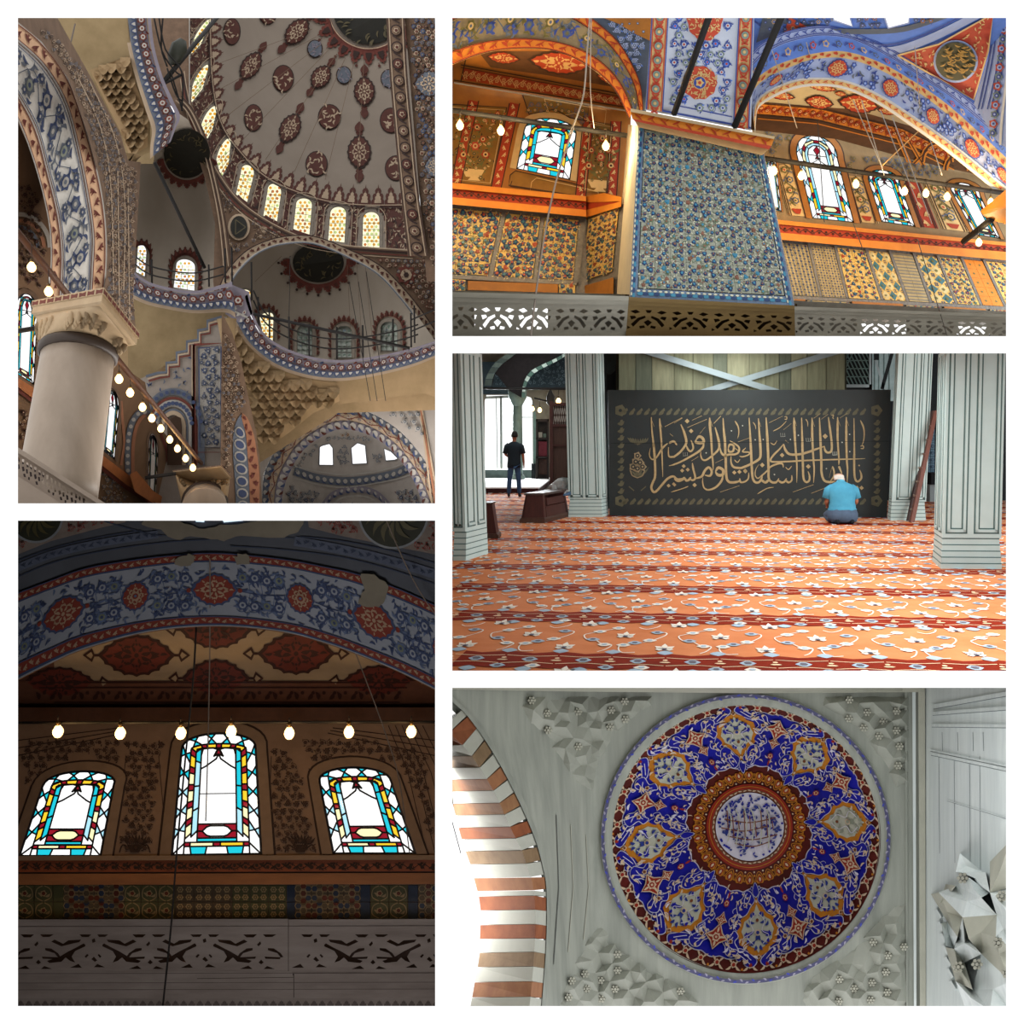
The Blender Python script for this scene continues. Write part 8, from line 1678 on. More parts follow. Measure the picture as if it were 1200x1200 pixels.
	for i in range(7):
		f = .1+i*.125; p, q = b0+(t0-b0)*f, b1+(t1-b1)*f; mb = MB(); mb.quadbox([p, p+Vector((.05, .1, 0)), q+Vector((.05, .1, 0)), q], [v+Vector((0, 0, .035)) for v in (p, p+Vector((.05, .1, 0)), q+Vector((.05, .1, 0)), q)]); mb.build('rung', mat('rung_worn', '#8b7566', .5), root)
def lerp3_(a, b, t): return a+(b-a)*t
def crumple(name, c, r, m, lab, cat, seed):
	rnd = random.Random(seed); mb = MB(); loops = []; n = 12
	for j in range(7):
		th = pi*j/6; loops.append([(c.x+r[0]*sin(th)*cos(tau*k/n)*rnd.uniform(.72, 1.15), c.y+r[1]*sin(th)*sin(tau*k/n)*rnd.uniform(.75, 1.1), c.z-r[2]*cos(th)*rnd.uniform(.85, 1.12)) for k in range(n)])
	mb.loft(loops); mb.build(name, m, label=lab, cat=cat)

# ------------------------------------------------------------------ people
def skin(name, V, E, R, m, parent, root=0, sub=2):
	me = bpy.data.meshes.new(name); me.from_pydata(V, E, []); me.materials.append(m)
	o = bpy.data.objects.new(name, me); COL.objects.link(o); o.parent = parent; ORG[o.name] = ORG[parent.name]
	md = o.modifiers.new('skin', 'SKIN'); md.use_smooth_shade = True
	if not me.skin_vertices: me.skin_vertices.new() if hasattr(me.skin_vertices, 'new') else None
	sv = me.skin_vertices[0].data
	for i, r in enumerate(R): sv[i].radius = r if isinstance(r, tuple) else (r, r); sv[i].use_root = (i == root)
	s = o.modifiers.new('sub', 'SUBSURF'); s.levels = sub; s.render_levels = sub
	return o
def chainer():
	V, E, R = [], [], []
	def add(p, r, link=None):
		V.append(p); R.append(r)
		if link is not None: E.append((link, len(V)-1))
		return len(V)-1
	return V, E, R, add
def hand(add, w, d, side, up=(0, 0, 1)):
	d = Vector(d).normalized(); s = Vector(side).normalized(); w0 = None
	palm = add(tuple(Vector(w[0])+d*.07), (.036, .018), w[1])
	for i, (o, l) in enumerate(((-.03, .065), (-.01, .08), (.01, .076), (.03, .06))):
		k = add(tuple(Vector(w[0])+d*.1+s*o), .0095, palm); k = add(tuple(Vector(w[0])+d*(.1+l*.55)+s*o*1.1), .0088, k); add(tuple(Vector(w[0])+d*(.1+l)+s*o*1.05+Vector((0, .012, -.004))), .007, k)
	t = add(tuple(Vector(w[0])+d*.04-s*.045+Vector((0, .01, 0))), .01, palm); add(tuple(Vector(w[0])+d*.085-s*.06+Vector((0, .02, 0))), .0085, t)
def ell(c, rx, ry, z, n=18, p=2.3, tw=0):
	out = []
	for k in range(n):
		a = tau*k/n; ca, sa = cos(a), sin(a)
		out.append((c[0]+rx*math.copysign(abs(ca)**(2/p), ca), c[1]+ry*math.copysign(abs(sa)**(2/p), sa), z))
	return out
def people():
	M_skin = mat('skin_tan', '#9a6248', .55, var=.06, scale=9);
	# standing man, seen from behind
	o = PX(602.5, 582, 29); o.z = 0; root = thing('person', o, 'standing person in dark tee shirt and blue jeans facing the bright windows', 'person')
	V, E, R, add = chainer()
	pel = add((0, 0, .98), (.15, .11)); wa = add((0, .0, 1.12), (.14, .1), pel); ch = add((0, .01, 1.34), (.155, .11), wa); nk0 = add((0, .0, 1.52), (.07, .07), ch)
	nk = add((.005, .02, 1.6), .052, nk0); hd = add((.01, .03, 1.68), (.078, .088), nk); hd2 = add((.012, .035, 1.76), (.082, .095), hd); add((.012, .03, 1.82), (.06, .07), hd2)
	for s in (-1, 1):
		hp = add((s*.09, 0, .9), .095, pel); kn = add((s*.13, -.005, .5), .06, hp); ca = add((s*.14, -.03, .33), .055, kn); an = add((s*.15, -.01, .09), .038, ca); add((s*.165, .13, .045), .036, an)
	sh = add((-.19, 0, 1.47), .065, ch); el = add((-.25, -.02, 1.2), .046, sh); wr = add((-.14, .2, 1.12), .031, el); hand(add, ((-.14, .2, 1.12), wr), (.8, .5, .1), (0, .3, 1))
	sh = add((.19, 0, 1.47), .065, ch); el = add((.25, -.03, 1.2), .046, sh); wr = add((.27, .04, .97), .031, el); hand(add, ((.27, .04, .97), wr), (.02, .12, -1), (.2, 1, 0))
	skin('body', V, E, R, M_skin, root)
	def wld(q): return [(p[0]+o.x, p[1]+o.y, p[2]+o.z) for p in q]
	M_tee = mat('tee_navy', '#16222a', .85, var=.12); M_jean = mat('jeans_blue', '#3a587c', .85, hex2='#2d4664', scale=9)
	mb = MB(); mb.loft([wld(ell((0, .0), rx, ry, z)) for rx, ry, z in ((.198, .15, .83), (.195, .148, .92), (.185, .135, 1.02), (.18, .13, 1.15), (.205, .14, 1.3), (.225, .14, 1.4), (.21, .12, 1.48), (.12, .085, 1.535), (.07, .07, 1.56))], 0, 1)
	for s, e in ((-1, (-.262, -.03, 1.22)), (1, (.262, -.03, 1.22))): mb.tube(wld([(s*.14, 0, 1.47), (s*.2, -.005, 1.42), e]), [.075, .082, .068], n=12)
	mb.build('tee_shirt', M_tee, root)
	V, E, R, add = chainer(); p0 = add((0, 0, .97), (.168, .125))
	for s in (-1, 1): a_ = add((s*.09, 0, .86), .105, p0); k_ = add((s*.13, -.005, .5), .075, a_); c_ = add((s*.14, -.02, .3), .07, k_); add((s*.15, -.01, .06), .062, c_)
	skin('jeans', V, E, R, M_jean, root)
	for s in (-1, 1):
		V, E, R, add = chainer(); a_ = add((s*.15, -.05, .05), .045); b_ = add((s*.155, .06, .045), .05, a_); add((s*.17, .17, .035), .038, b_); skin('shoe', V, E, R, mat('shoe_dark', '#20262c', .6), root)
	mb = MB(); c = Vector((.012, .015, 1.79)); lp = []
	for j in range(8):
		th = pi*.5*(j/7); lp.append([(o.x+c.x+.092*cos(th)**.7*cos(tau*k/14), o.y+c.y+.108*cos(th)**.7*sin(tau*k/14)-.002, c.z-.03-.075*(1-j/7)**2*(1 if sin(tau*k/14) < .2 else .1)+.105*sin(th)) for k in range(14)])
	mb.loft(lp, 0, 1); mb.build('hair', mat('hair_dark', '#15120f', .8), root)
	for s in (-1, 1):
		mb = MB(); mb.lathe((o.x+.012+s*.08, o.y+.03, 1.7), [(.008, 0), (.018, .02), (.02, .045), (.008, .06)], 8); mb.build('ear', M_skin, root)

	# kneeling man, seen from behind
	o = PX(986.5, 613.5, 19.25); o.z = 0; root = thing('person', o, 'kneeling person with white hair in a light blue polo shirt facing the board', 'person')
	V, E, R, add = chainer()
	pel = add((0, -.02, .22), (.16, .13)); wa = add((0, -.03, .38), (.15, .12), pel); ch = add((0, .0, .58), (.16, .12), wa); nk0 = add((0, .05, .71), (.075, .07), ch)
	nk = add((0, .1, .755), .055, nk0); hd = add((-.005, .16, .81), (.072, .08), nk); hd2 = add((-.005, .22, .84), (.078, .085), hd); add((-.005, .3, .8), (.055, .05), hd2)
	for s in (-1, 1):
		hp = add((s*.11, .02, .2), .11, pel); kn = add((s*.17, .42, .1), .07, hp); sn = add((s*.15, .12, .055), .05, kn); add((s*.13, -.16, .05), .04, sn)
		sh = add((s*.2, .02, .66), .065, ch); el = add((s*.285, .02, .4), .046, sh); wr = add((s*.2, .26, .3), .032, el); hand(add, ((s*.2, .26, .3), wr), (-s*.2, 1, -.15), (s, .1, 0))
	skin('body', V, E, R, M_skin, root)
	M_polo = mat('polo_light_blue', '#4b98b4', .9, hex2='#3f88a6', scale=7); M_trou = mat('trousers_blue', '#46566a', .9, var=.2);
	mb = MB(); secs = []
	for i, (rx, ry, z, cy_, wv) in enumerate(((.275, .19, .17, -.03, 0), (.272, .2, .225, -.035, .012), (.262, .185, .245, -.03, 0), (.268, .195, .275, -.03, .014), (.25, .175, .3, -.025, 0), (.252, .18, .34, -.025, .008), (.235, .16, .4, -.02, 0), (.25, .16, .5, -.01, 0), (.275, .16, .6, 0, 0), (.27, .145, .67, .02, 0), (.2, .115, .73, .04, 0), (.1, .085, .775, .07, 0), (.072, .07, .79, .085, 0))):
		secs.append(wld2(o, [(p[0], p[1]+(wv*sin(9*p[0]/rx) if wv else 0), p[2]+(.5*wv*cos(5*p[0]/rx) if wv else 0)) for p in ell((0, cy_), rx, ry, z, 24)]))
	mb.loft(secs, 0, 1)
	for s in (-1, 1): mb.tube(wld2(o, [(s*.17, .02, .67), (s*.245, .02, .62), (s*.295, .02, .47)]), [.085, .09, .078], n=12)
	mb.build('polo_shirt', M_polo, root)
	mb = MB(); mb.lathe((o.x, o.y+.095, .765), [(.085, 0), (.082, .03), (.07, .045)], 16, ax=(0, .3, 1)); mb.build('collar', mat('polo_collar', '#5aa8c2', .9), root)
	mb = MB(); mb.loft([wld2(o, ell((0, cy_), rx, ry, z, 24)) for rx, ry, z, cy_ in ((.2, .15, .02, -.02), (.262, .2, .05, -.05), (.282, .225, .12, -.06), (.283, .22, .2, -.05), (.26, .19, .27, -.03), (.22, .15, .3, -.02))], 0, 1); mb.build('trousers_seat', M_trou, root)
	V, E, R, add = chainer(); p0 = add((0, -.03, .2), (.2, .17))
	for s in (-1, 1): a_ = add((s*.14, .1, .17), .14, p0); k_ = add((s*.19, .42, .12), .095, a_); b_ = add((s*.18, .14, .075), .08, k_); add((s*.15, -.1, .06), .065, b_)
	skin('trousers', V, E, R, M_trou, root)
	for s in (-1, 1):
		V, E, R, add = chainer(); a_ = add((s*.15, -.14, .05), .05); b_ = add((s*.135, -.24, .055), .055, a_); add((s*.12, -.29, .035), .03, b_); skin('sock', V, E, R, mat('sock_black', '#14151c', .9), root)
	mb = MB(); c = Vector((-.005, .2, .845)); lp = []
	for j in range(4): lp.append([(o.x+c.x+(.1-.003*j)*cos(tau*k/18), o.y+c.y+(.115-.004*j)*sin(tau*k/18)*(1 if sin(tau*k/18) < 0 else .75), c.z-.045+.03*j-.02*sin(tau*k/18)) for k in range(18)])
	mb.loft(lp, 0, 1); mb.build('hair', mat('hair_white', '#d9d3c9', .8), root)
	mb = MB(); lp = []
	for j in range(6):
		th = pi/2*j/5; lp.append([(o.x+c.x+.094*cos(th)*cos(tau*k/16), o.y+c.y+.01+.1*cos(th)*sin(tau*k/16), c.z+.035+.055*sin(th)) for k in range(16)])
	mb.loft(lp, 0, 1); mb.build('bald_crown', mat('skin_pale', '#c79d86', .5), root)
	for s in (-1, 1):
		mb = MB(); mb.lathe((o.x+s*.088, o.y+.2, .79), [(.008, 0), (.02, .02), (.022, .05), (.008, .065)], 8); mb.build('ear', M_skin, root)
def wld2(o, q): return [(p[0]+o.x, p[1]+o.y, p[2]+o.z) for p in q]
hall_window_bay(); people()

# ================================================================== the small painted dome over a marble porch bay (right, bottom); its axis points at the viewer
def porch():
	M_mar = mat('marble_grey', '#9fa298', .5, hex2='#83877f', scale=1.6, stretch=(5, 5, .5), spec=.3)
	M_mar2 = mat('marble_pale', '#dde4e2', .45, hex2='#c9d1d1', scale=2, stretch=(6, 6, .5))
	M_mar3 = mat('marble_warm', '#b4b3a4', .5, hex2='#a2a295', scale=3)
	D0 = 9.0; RC = (873, 981.5); MC = (879, 968); RR = 159.0
	def S5(x, y):
		l = max(0, 700-x); return D0-.0085*l-.0000225*l*max(0, y-860)
	def cen(q): return lerp(MC, RC, q*q)
	def depth(x, y):
		q = min(1, math.hypot(x-RC[0], y-RC[1])/RR)
		for _ in range(4): c = cen(q); q = min(1, math.hypot(x-c[0], y-c[1])/RR)
		return D0+.03+1.25*(1-q*q)
	def polar(th, r): c = cen(r/RR); return (c[0]+r*cos(th), c[1]+r*sin(th))
	circ = lambda r, n=96: [polar(tau*i/n, r) for i in range(n)]
	# ceiling with the round opening
	cx_, cy_ = 874, 983
	rim = [(cx_+170*cos(tau*i/96), cy_+170*sin(tau*i/96)) for i in range(96)]
	archC = cr([(523, 812), (537, 826), (549, 837), (571, 866), (593, 903), (613, 943), (626, 974), (632, 990), (639, 1015), (643, 1035), (644, 1070), (643, 1110), (641, 1140), (638, 1186)], 5)
	mb = MB(); mb.fill([(522, 797), (1083, 797), (1083, 1187)]+archC[::-1], S5, 16, holes=[rim]); mb.build('ceiling', M_mar, kind='structure')
	# mouldings round the dome
	dome = thing('painted_dome', PX(873, 981, 10), 'round dome painted with blue red and gold arabesques around a calligraphy disc', 'dome')
	def ring_mesh(name, m, prof, n=96, parent=dome):
		mb = MB(); mb.loft([[PX(cx_+r*cos(tau*i/n)*1.0, cy_+r*sin(tau*i/n)*1.0-(0), d) for i in range(n)] for r, d in prof], 0, 1, cap=False)
		return mb.build(name, m, parent)
	ring_mesh('rim_moulding', M_mar, [(171, D0+.02), (170, D0-.05), (166, D0-.05), (165, D0), (161, D0+.02), (158.6, D0+.03), (156.6, D0+.045)])
	mb = MB(); n = 150
	for i in range(n):
		a0, a1 = tau*i/n, tau*(i+1)/n
		p = [(cx_+r*cos(a), cy_+r*sin(a)) for r, a in ((165.6, a0), (169.6, a0), (169.6, a1), (165.6, a1))]
		mb.face([PX(x, y, D0-.055) for x, y in p], 0)
		o = Orn(mb, flat(D0), off=.06); c = (cx_+167.6*cos(a0), cy_+167.6*sin(a0)); o.leaf(c[0], c[1], 5, 2.2, a0+1.1 if i % 2 else a0+2.2, 1 if i % 3 else 2, .1)
	mb.build('rim_ornament', [mat('rim_violet', '#4a4a6b', .6), mat('rim_pale', '#8f8ca0', .6), mat('rim_blue', '#3a42a0', .6)], dome)
	# the bowl
	mb = MB(); loops = []
	for j in range(25):
		r = RR*(1-j/25); loops.append([PX(*polar(tau*i/96, r), depth(*polar(tau*i/96, r))) for i in range(96)])
	loops.append([PX(*MC, depth(*MC)-0)]*96)
	mb.loft(loops, 0, 1, cap=False); mb.build('bowl', mat('dome_dark_red', '#5f1a10', .6, hex2='#42120b', scale=3), dome)
	names = ['dome_blue', 'dome_cream', 'dome_orange', 'dome_red', 'dome_pale', 'dome_navy', 'dome_brown', 'dome_gold']
	cols = [mat('dome_blue', '#151a9c', .5, hex2='#10137c', scale=2), mat('dome_cream', '#c9b295', .6, var=.1), mat('dome_orange', '#b8741c', .55, var=.12), mat('dome_red', '#8f2613', .55, var=.15), mat('dome_pale', '#b3b4a2', .6, var=.1), mat('dome_navy', '#27377f', .55), mat('dome_brown', '#6e3d22', .6), mat('dome_white', '#cfcbd6', .6, var=.05)]
	S = depth
	def sector(th0, r0): return lambda X, Y: polar(th0+X/r0, r0+Y)
	# blue field: per sector, scalloped cloud shapes with a pale outline
	A0 = math.radians(-96); mb = MB(); off = .022
	nb = 320                                            # the blue field, scalloped inside and out, with a pale edge
	for (ra, rb, g, l, mi) in ((72, 144, 1.1, .0, 7), (72, 144, 0, .012, 0)):
		for i in range(nb):
			q = []
			for a in (tau*i/nb, tau*(i+1)/nb):
				ro = rb+2.6*abs(sin((a-A0)*20))-2*abs(cos((a-A0)*4))+g; ri = ra-2.2*abs(sin((a-A0)*16))+5*abs(sin((a-A0)*4))-g
				q.append([polar(a, ri+(ro-ri)*t) for t in (0, .2, .4, .6, .8, 1)])
			for j in range(5): mb.face([PX(x, y, S(x, y)-.006-l) for x, y in (q[0][j], q[0][j+1], q[1][j+1], q[1][j])], mi)
	def cloud(o, pts, mi, ln, g=1.25, layer=0):
		cx2 = sum(p[0] for p in pts)/len(pts); cy2 = sum(p[1] for p in pts)/len(pts); pts = cr(pts, 5, True)
		big = []
		n_ = len(pts)
		for i in range(n_):
			a, b = pts[i-1], pts[(i+1) % n_]; dx, dy = b[0]-a[0], b[1]-a[1]; l = math.hypot(dx, dy) or 1; nx, ny = dy/l, -dx/l
			if nx*(pts[i][0]-cx2)+ny*(pts[i][1]-cy2) < 0: nx, ny = -nx, -ny
			big.append((pts[i][0]+nx*g, pts[i][1]+ny*g))
		o.poly(big, ln, layer); o.poly(pts, mi, layer+1)
	for k in range(8):
		th = A0+k*pi/4
		o = Orn(mb, S, sector(th, 114), off)
		for sg in (-1, 1):        # clouds round the outer end of each medallion
			cloud(o, [(sg*2, 33), (sg*6, 39), (sg*12, 37), (sg*14, 31), (sg*19, 33), (sg*22, 27), (sg*20, 21), (sg*14, 22), (sg*8, 26)], 0, 7, .8)
			cloud(o, [(sg*20, 23), (sg*25, 29), (sg*31, 27), (sg*33, 20), (sg*37, 15), (sg*34, 8), (sg*30, 10), (sg*27, 3), (sg*22, 8), (sg*25, 14)], 0, 7, .8, 2)
			cloud(o, [(sg*24, 2), (sg*29, -4), (sg*33, -2), (sg*35, -8), (sg*30, -12), (sg*33, -18), (sg*26, -22), (sg*22, -16), (sg*25, -10), (sg*20, -6)], 0, 7, .8)
			cloud(o, [(sg*14, -16), (sg*21, -13), (sg*27, -18), (sg*29, -27), (sg*22, -32), (sg*18, -40), (sg*11, -40), (sg*6, -36), (sg*3, -30), (sg*9, -24)], 0, 7, .8, 2)
			o.line(cr([(sg*8, 36), (sg*14, 30), (sg*21, 25)], 3), .8, 7, 3); o.line(cr([(sg*7, 32), (sg*12, 27), (sg*17, 23)], 3), .8, 7, 3)
			o.line(cr([(sg*24, 22), (sg*31, 18), (sg*27, 9)], 4), .8, 7, 4); o.line(cr([(sg*27, 26), (sg*33, 12), (sg*28, 5)], 4), .7, 7, 4)
			o.line(cr([(sg*9, -36), (sg*13, -28), (sg*22, -27), (sg*24, -19)], 4), .8, 7, 4); o.line(cr([(sg*15, -38), (sg*19, -30), (sg*14, -22)], 4), .7, 7, 4)
			o.line(cr([(sg*24, -4), (sg*29, -8), (sg*26, -16)], 4), .8, 7, 3)
			for (x, y, a, l) in ((10, 31, .8, 7), (17, 27, .6, 6), (29, 19, -.7, 7), (27, 25, .9, 5), (31, 11, -1, 5), (29, -6, -.8, 6), (28, -15, .7, 6), (20, -20, -.6, 7), (14, -28, .9, 7), (22, -26, -1.2, 6), (12, -34, .3, 5), (30, -1, .4, 4)):
				o.leaf(sg*x, y, l*.95, 2.6, a if sg > 0 else pi-a, 1, .18*sg, layer=5)
			o.flower(sg*29, 14, 2.6, 1, 6, None, 5, 5); o.flower(sg*17, -25, 2.4, 1, 0, None, 5, 5); o.disc(sg*13.5, 33, 1.4, 1, 6, layer=5)
			o.disc(sg*7, -43.5, 2.4, 7, 8, layer=0); o.disc(sg*7, -43.5, 1.7, 0, 8, layer=1)
		cloud(o, [(0, -34), (5, -38), (4, -44), (0, -49), (-4, -44), (-5, -38)], 0, 7, .8, 3)
		# red fields with cream flowers between the medallions
		o2 = Orn(mb, S, sector(th+pi/8, 116), off)
		for y, s in ((10, 1), (-8, .6)):
			o2.poly([(0, y+14*s), (5*s, y+6*s), (13*s, y+1), (6*s, y-5*s), (0, y-15*s), (-6*s, y-5*s), (-13*s, y+1), (-5*s, y+6*s)], 1, 5)
			o2.poly([(0, y+12.4*s), (4*s, y+5*s), (11*s, y+1), (5*s, y-4*s), (0, y-13*s), (-5*s, y-4*s), (-11*s, y+1), (-4*s, y+5*s)], 3, 6)
			o2.flower(0, y+.5, 4.6*s, 1, 3, 1, 6, 7)
			for sx in (-1, 1): o2.leaf(sx*3*s, y, 7*s, 2.4*s, 0 if sx > 0 else pi, 1, .1, layer=7)
			o2.leaf(0, y+4*s, 7*s, 2.2*s, pi/2, 1, layer=7); o2.leaf(0, y-4*s, 7*s, 2.2*s, -pi/2, 1, layer=7)
		o2.disc(0, -26, 4.2, 3, 8, layer=5); o2.flower(0, -26, 2.8, 1, 3, None, 5, 6); o2.leaf(0, -31, 9, 3.2, -pi/2, 3, layer=5)
		# rim: cream sprigs on red
		for j in range(6):
			o3 = Orn(mb, S, sector(th+(j-2.5)*pi/24, 151), off)
			o3.flower(0, 0, 3.4, 1, 3, None, 5, 1)
			for s in (-1, 1): o3.leaf(s*2.4, 1, 8, 2.5, .6 if s > 0 else pi-.6, 1, .15*s); o3.leaf(s*2.4, -1, 7, 2.2, -.7 if s > 0 else pi+.7, 1, -.15*s)
			if j % 2: o3.disc(9.5, 4.4, 1.5, 2, 6)
		# inner ring of palmettes
		for j in range(4):
			o4 = Orn(mb, S, sector(th+(j+.5)*pi/16, 59), off)
			o4.disc(0, 2.5, 4.1, 2, 10, .22, 3, 0, 5.4, -pi/2); o4.disc(0, 2.5, 2.8, 3, 8, .15, 3, 1, 4); o4.leaf(0, 0, 5.4, 2.4, pi/2, 1, layer=2)
			o4.line(cr([(-5.5, 5), (-3, -3), (0, -6), (3, -3), (5.5, 5)], 4), .8, 2, 0); o4.disc(5.8, -2, 1.4, 2, 6); o4.disc(5.8, -6, 1.1, 1, 6)
	rnd = random.Random(9)
	for k in range(8):
		for sd in (0, 1):
			o = Orn(mb, S, sector(A0+k*pi/4+sd*pi/8, 112), off)
			for i in range(44):
				X, Y = rnd.uniform(-21, 21), rnd.uniform(-38, 31)
				r_ = 1 if abs(Y) < 36 else 0
				if sd == 0 and abs(X) < 24-abs(Y)*.62: continue
				if sd == 1 and abs(X) < 13 and -24 < Y < 25: continue
				a = rnd.uniform(0, tau); o.leaf(X, Y, rnd.uniform(5, 8), rnd.uniform(1.7, 2.6), a, 1 if i % 3 else 7, .22, layer=5)
				if i % 4 == 0: o.line(cr([(X, Y), (X+4*cos(a+1), Y+4*sin(a+1)), (X+9*cos(a+.2), Y+9*sin(a+.2))], 3), .7, 7, 5)
	mb.build('arabesque', cols, dome, kind='stuff')
	# the eight pointed medallions, each a part
	for k in range(8):
		th = A0+k*pi/4; mb = MB(); o = Orn(mb, S, sector(th, 114), .03)
		ogee = [(0, 34), (3, 28), (9, 25), (12, 20), (19, 17), (21, 10), (24, 4), (22, -3), (21, -10), (14, -15), (9, -22), (4, -26), (0, -35)]
		full = ogee+[(-x, y) for x, y in ogee[-2:0:-1]]
		o.polyc(full, 2, 0); o.polyc([(x*.78, y*.74) for x, y in full], 4, .6)
		for s in (-1, 1):
			for (x, y, a, l) in ((3, 12, .5, 9), (8, 8, -.4, 8), (4, 2, .2, 10), (9, -2, -.9, 7), (3, -6, -.5, 9), (2, 17, 1.1, 6), (6, -11, -1.4, 7), (13, 3, 1.2, 7), (2, -14, -.9, 6), (11, 11, 1.4, 5), (1.5, 6, 1.3, 7)):
				o.leaf(s*x, y, l, 3.0, a if s > 0 else pi-a, 5 if (x+y) % 2 else 0, .2*s, layer=2)
			o.line(cr([(s*2, -16), (s*9, -8), (s*5, 2), (s*12, 8), (s*5, 16)], 4), .7, 7, 3)
		o.flower(0, 4, 3.2, 1, 5, None, 6, 3); o.disc(0, -9, 2, 6, 8, layer=3)
		o.flower(0, 29, 2.2, 1, 6, None, 4, 2); o.disc(0, -29, 1.8, 1, 6, layer=2)
		pale = [0, 0, 1, 0, 0, 0, 0, 0][k]
		c5 = list(cols);
		if pale: c5[5] = mat('faded_green', '#8f9482', .6); c5[0] = mat('faded_grey', '#9ea08c', .6)
		mb.build('medallion', c5, dome, label='faded pale medallion' if pale else None)
	# centre disc
	mb = MB(); sec = lambda r0: (lambda X, Y: polar(X, r0+Y))
	def annulus(r0, r1, mi, l):
		n = 72
		for i in range(n):
			p = [polar(tau*(i+a)/n, r) for a, r in ((0, r0), (0, r1), (1, r1), (1, r0))]; mb.face([PX(x, y, S(x, y)-off*(1+l*.5)) for x, y in p], mi)
	annulus(44.5, 50.5, 3, 0); annulus(41, 44.5, 6, 0); annulus(47, 47.8, 2, 1)
	for i in range(48):
		o = Orn(mb, S, sector(tau*i/48, 42.6), off); o.leaf(-2.5, -.8 if i % 2 else .8, 5, 1.5, .25 if i % 2 else -.25, 1, layer=1)
	for r in range(0, 40, 5): annulus(r, min(r+5, 40.6), 7, 0)
	rnd = random.Random(5); o = Orn(mb, S, lambda X, Y: (MC[0]+X, MC[1]+Y), off*1.5)
	for i in range(230):
		a, r = rnd.uniform(0, tau), 38*math.sqrt(rnd.uniform(.04, 1)); x, y = r*cos(a), r*sin(a)
		if (x > 5 and y > 8) and rnd.random() < .5: continue
		o.leaf(x, y, rnd.uniform(3, 6), rnd.uniform(1.6, 3.4), rnd.uniform(0, tau), rnd.choice((5, 0, 5)), .2, layer=1) if math.hypot(x, y) < 35 else o.disc(x, y, 1.5, 0, 6, layer=1)
	for i in range(6): o.line(cr([(-26+i*9, -24+i % 2*4), (-22+i*9, -6), (-26+i*9.5, 18+i % 3*4)], 4), 1.3, 4, 3)
	for y, x0, x1 in ((-8, -30, 30), (2, -34, 20), (12, -26, 32), (20, -18, 24)): o.line(cr([(x0, y), ((x0+x1)/2, y+4), (x1, y-2)], 6), 1.4, 6, 3);
	for i in range(9): o.line([(-27+i*6.6, -18+i % 3*6), (-25.6+i*6.6, 4+i % 2*9)], 1.2, 6, 4)
	mb.build('calligraphy_disc', cols, dome)

	# ---- marble cornice strips and edge mouldings of the ceiling
	def strip(name, pts, S_, t, m, lab=None):
		mb = MB(); mb.prism(pts, S_, t, ch=.01); mb.build(name, m, kind='structure')
	strip('trim_1', [(522, 797), (1083, 797), (1083, 811), (880, 812.5), (640, 810), (522, 808)], S5, .08, M_mar3)
	for i, (a, b, t, m) in enumerate(((1076, 1084, .06, M_mar3), (1069, 1073, .03, M_mar2), (1060, 1063, .025, M_mar))): strip('trim_%d' % (i+2), [(a, 797), (b, 797), (b+1, 1187), (a+2, 1187)], flat(D0), t, m)
	for i, xx in enumerate((655, 672, 690)):
		mb = MB(); mb.stroke([(xx-3, 955+i*12), (xx, 1040), (xx-6, 1130-i*14)], .8, S5, .004, 0, .01); mb.build('marble_joint', M_mar3 if i else mat('marble_dark', '#5d605c', .6), kind='structure')
	# ---- right wall, coming forward, with mouldings
	SR = plane((1083, 800, D0), (1083, 1180, D0), (1185, 990, 7.1))
	mb = MB(); mb.fill([(1083, 797), (1320, 797), (1320, 1187), (1083, 1187)], lambda x, y: SR(min(x, 1190), y), 26); mb.build('wall_right', M_mar2, kind='structure')
	M_line = mat('marble_shadow_line', '#7c8488', .6)
	for a, b, c_, d in ((((1094, 828)), (1190, 811), 5, .05), ((1093, 836), (1190, 829), 4, .07), ((1092, 850), (1190, 851), 3.5, .05), ((1090, 879), (1190, 900), 2.2, .04), ((1091, 883), (1190, 904), 3.5, .06), ((1110, 938), (1190, 962), .9, .02)):
		mb = MB(); mb.stroke([a, b], c_, SR, 0, 0, d); mb.stroke([(a[0], a[1]+c_*.6), (b[0], b[1]+c_*.6)], .8, SR, .002, 1, .004); mb.build('moulding', [M_mar2, M_line], kind='structure')
	for i, xx in enumerate((1104, 1122, 1140, 1152)):
		mb = MB(); mb.stroke([(xx, 858), (xx+.5, 880)], .5, SR, .002, 0, .003); mb.stroke([(xx-4, 886), (xx-3, 1000+i*11)], .5, SR, .002, 0, .003); mb.build('marble_joint', M_line, kind='structure')

	# ---- muqarnas in the corners: faceted stalactites with carved rosettes
	def muq(label, region, S_, sp, h, seed, m, nros, group='muqarnas corners'):
		rnd = random.Random(seed); xs = [p[0] for p in region]; ys = [p[1] for p in region]
		root = thing('muqarnas', PX(sum(xs)/len(xs), sum(ys)/len(ys), S_(sum(xs)/len(xs), sum(ys)/len(ys))), label, 'muqarnas', group)
		# a faceted relief: ridges and hollows that meet the flat marble round the edge
		mb = MB(); cells = []; bd = dens(region, sp*.5); pts = list(bd); hh = [-.02]*len(bd); nb = len(bd); y = min(ys)+sp*.3; row = 0
		while y < max(ys):
			x = min(xs)+sp*(.2+.25*(row % 2)); col = 0
			while x < max(xs):
				jx, jy = x+rnd.uniform(-.13, .13)*sp, y+rnd.uniform(-.13, .13)*sp
				if inside(jx, jy, region) and edge_dist(jx, jy, region) > sp*.2:
					k = (col+2*(row % 2)) % 3; pts.append((jx, jy)); hh.append((h*1.25, h*.2, h*.7)[k]*rnd.uniform(.7, 1.25))
					if k == 1: cells.append((jx, jy))
				x += sp*.5; col += 1
			y += sp*.43; row += 1
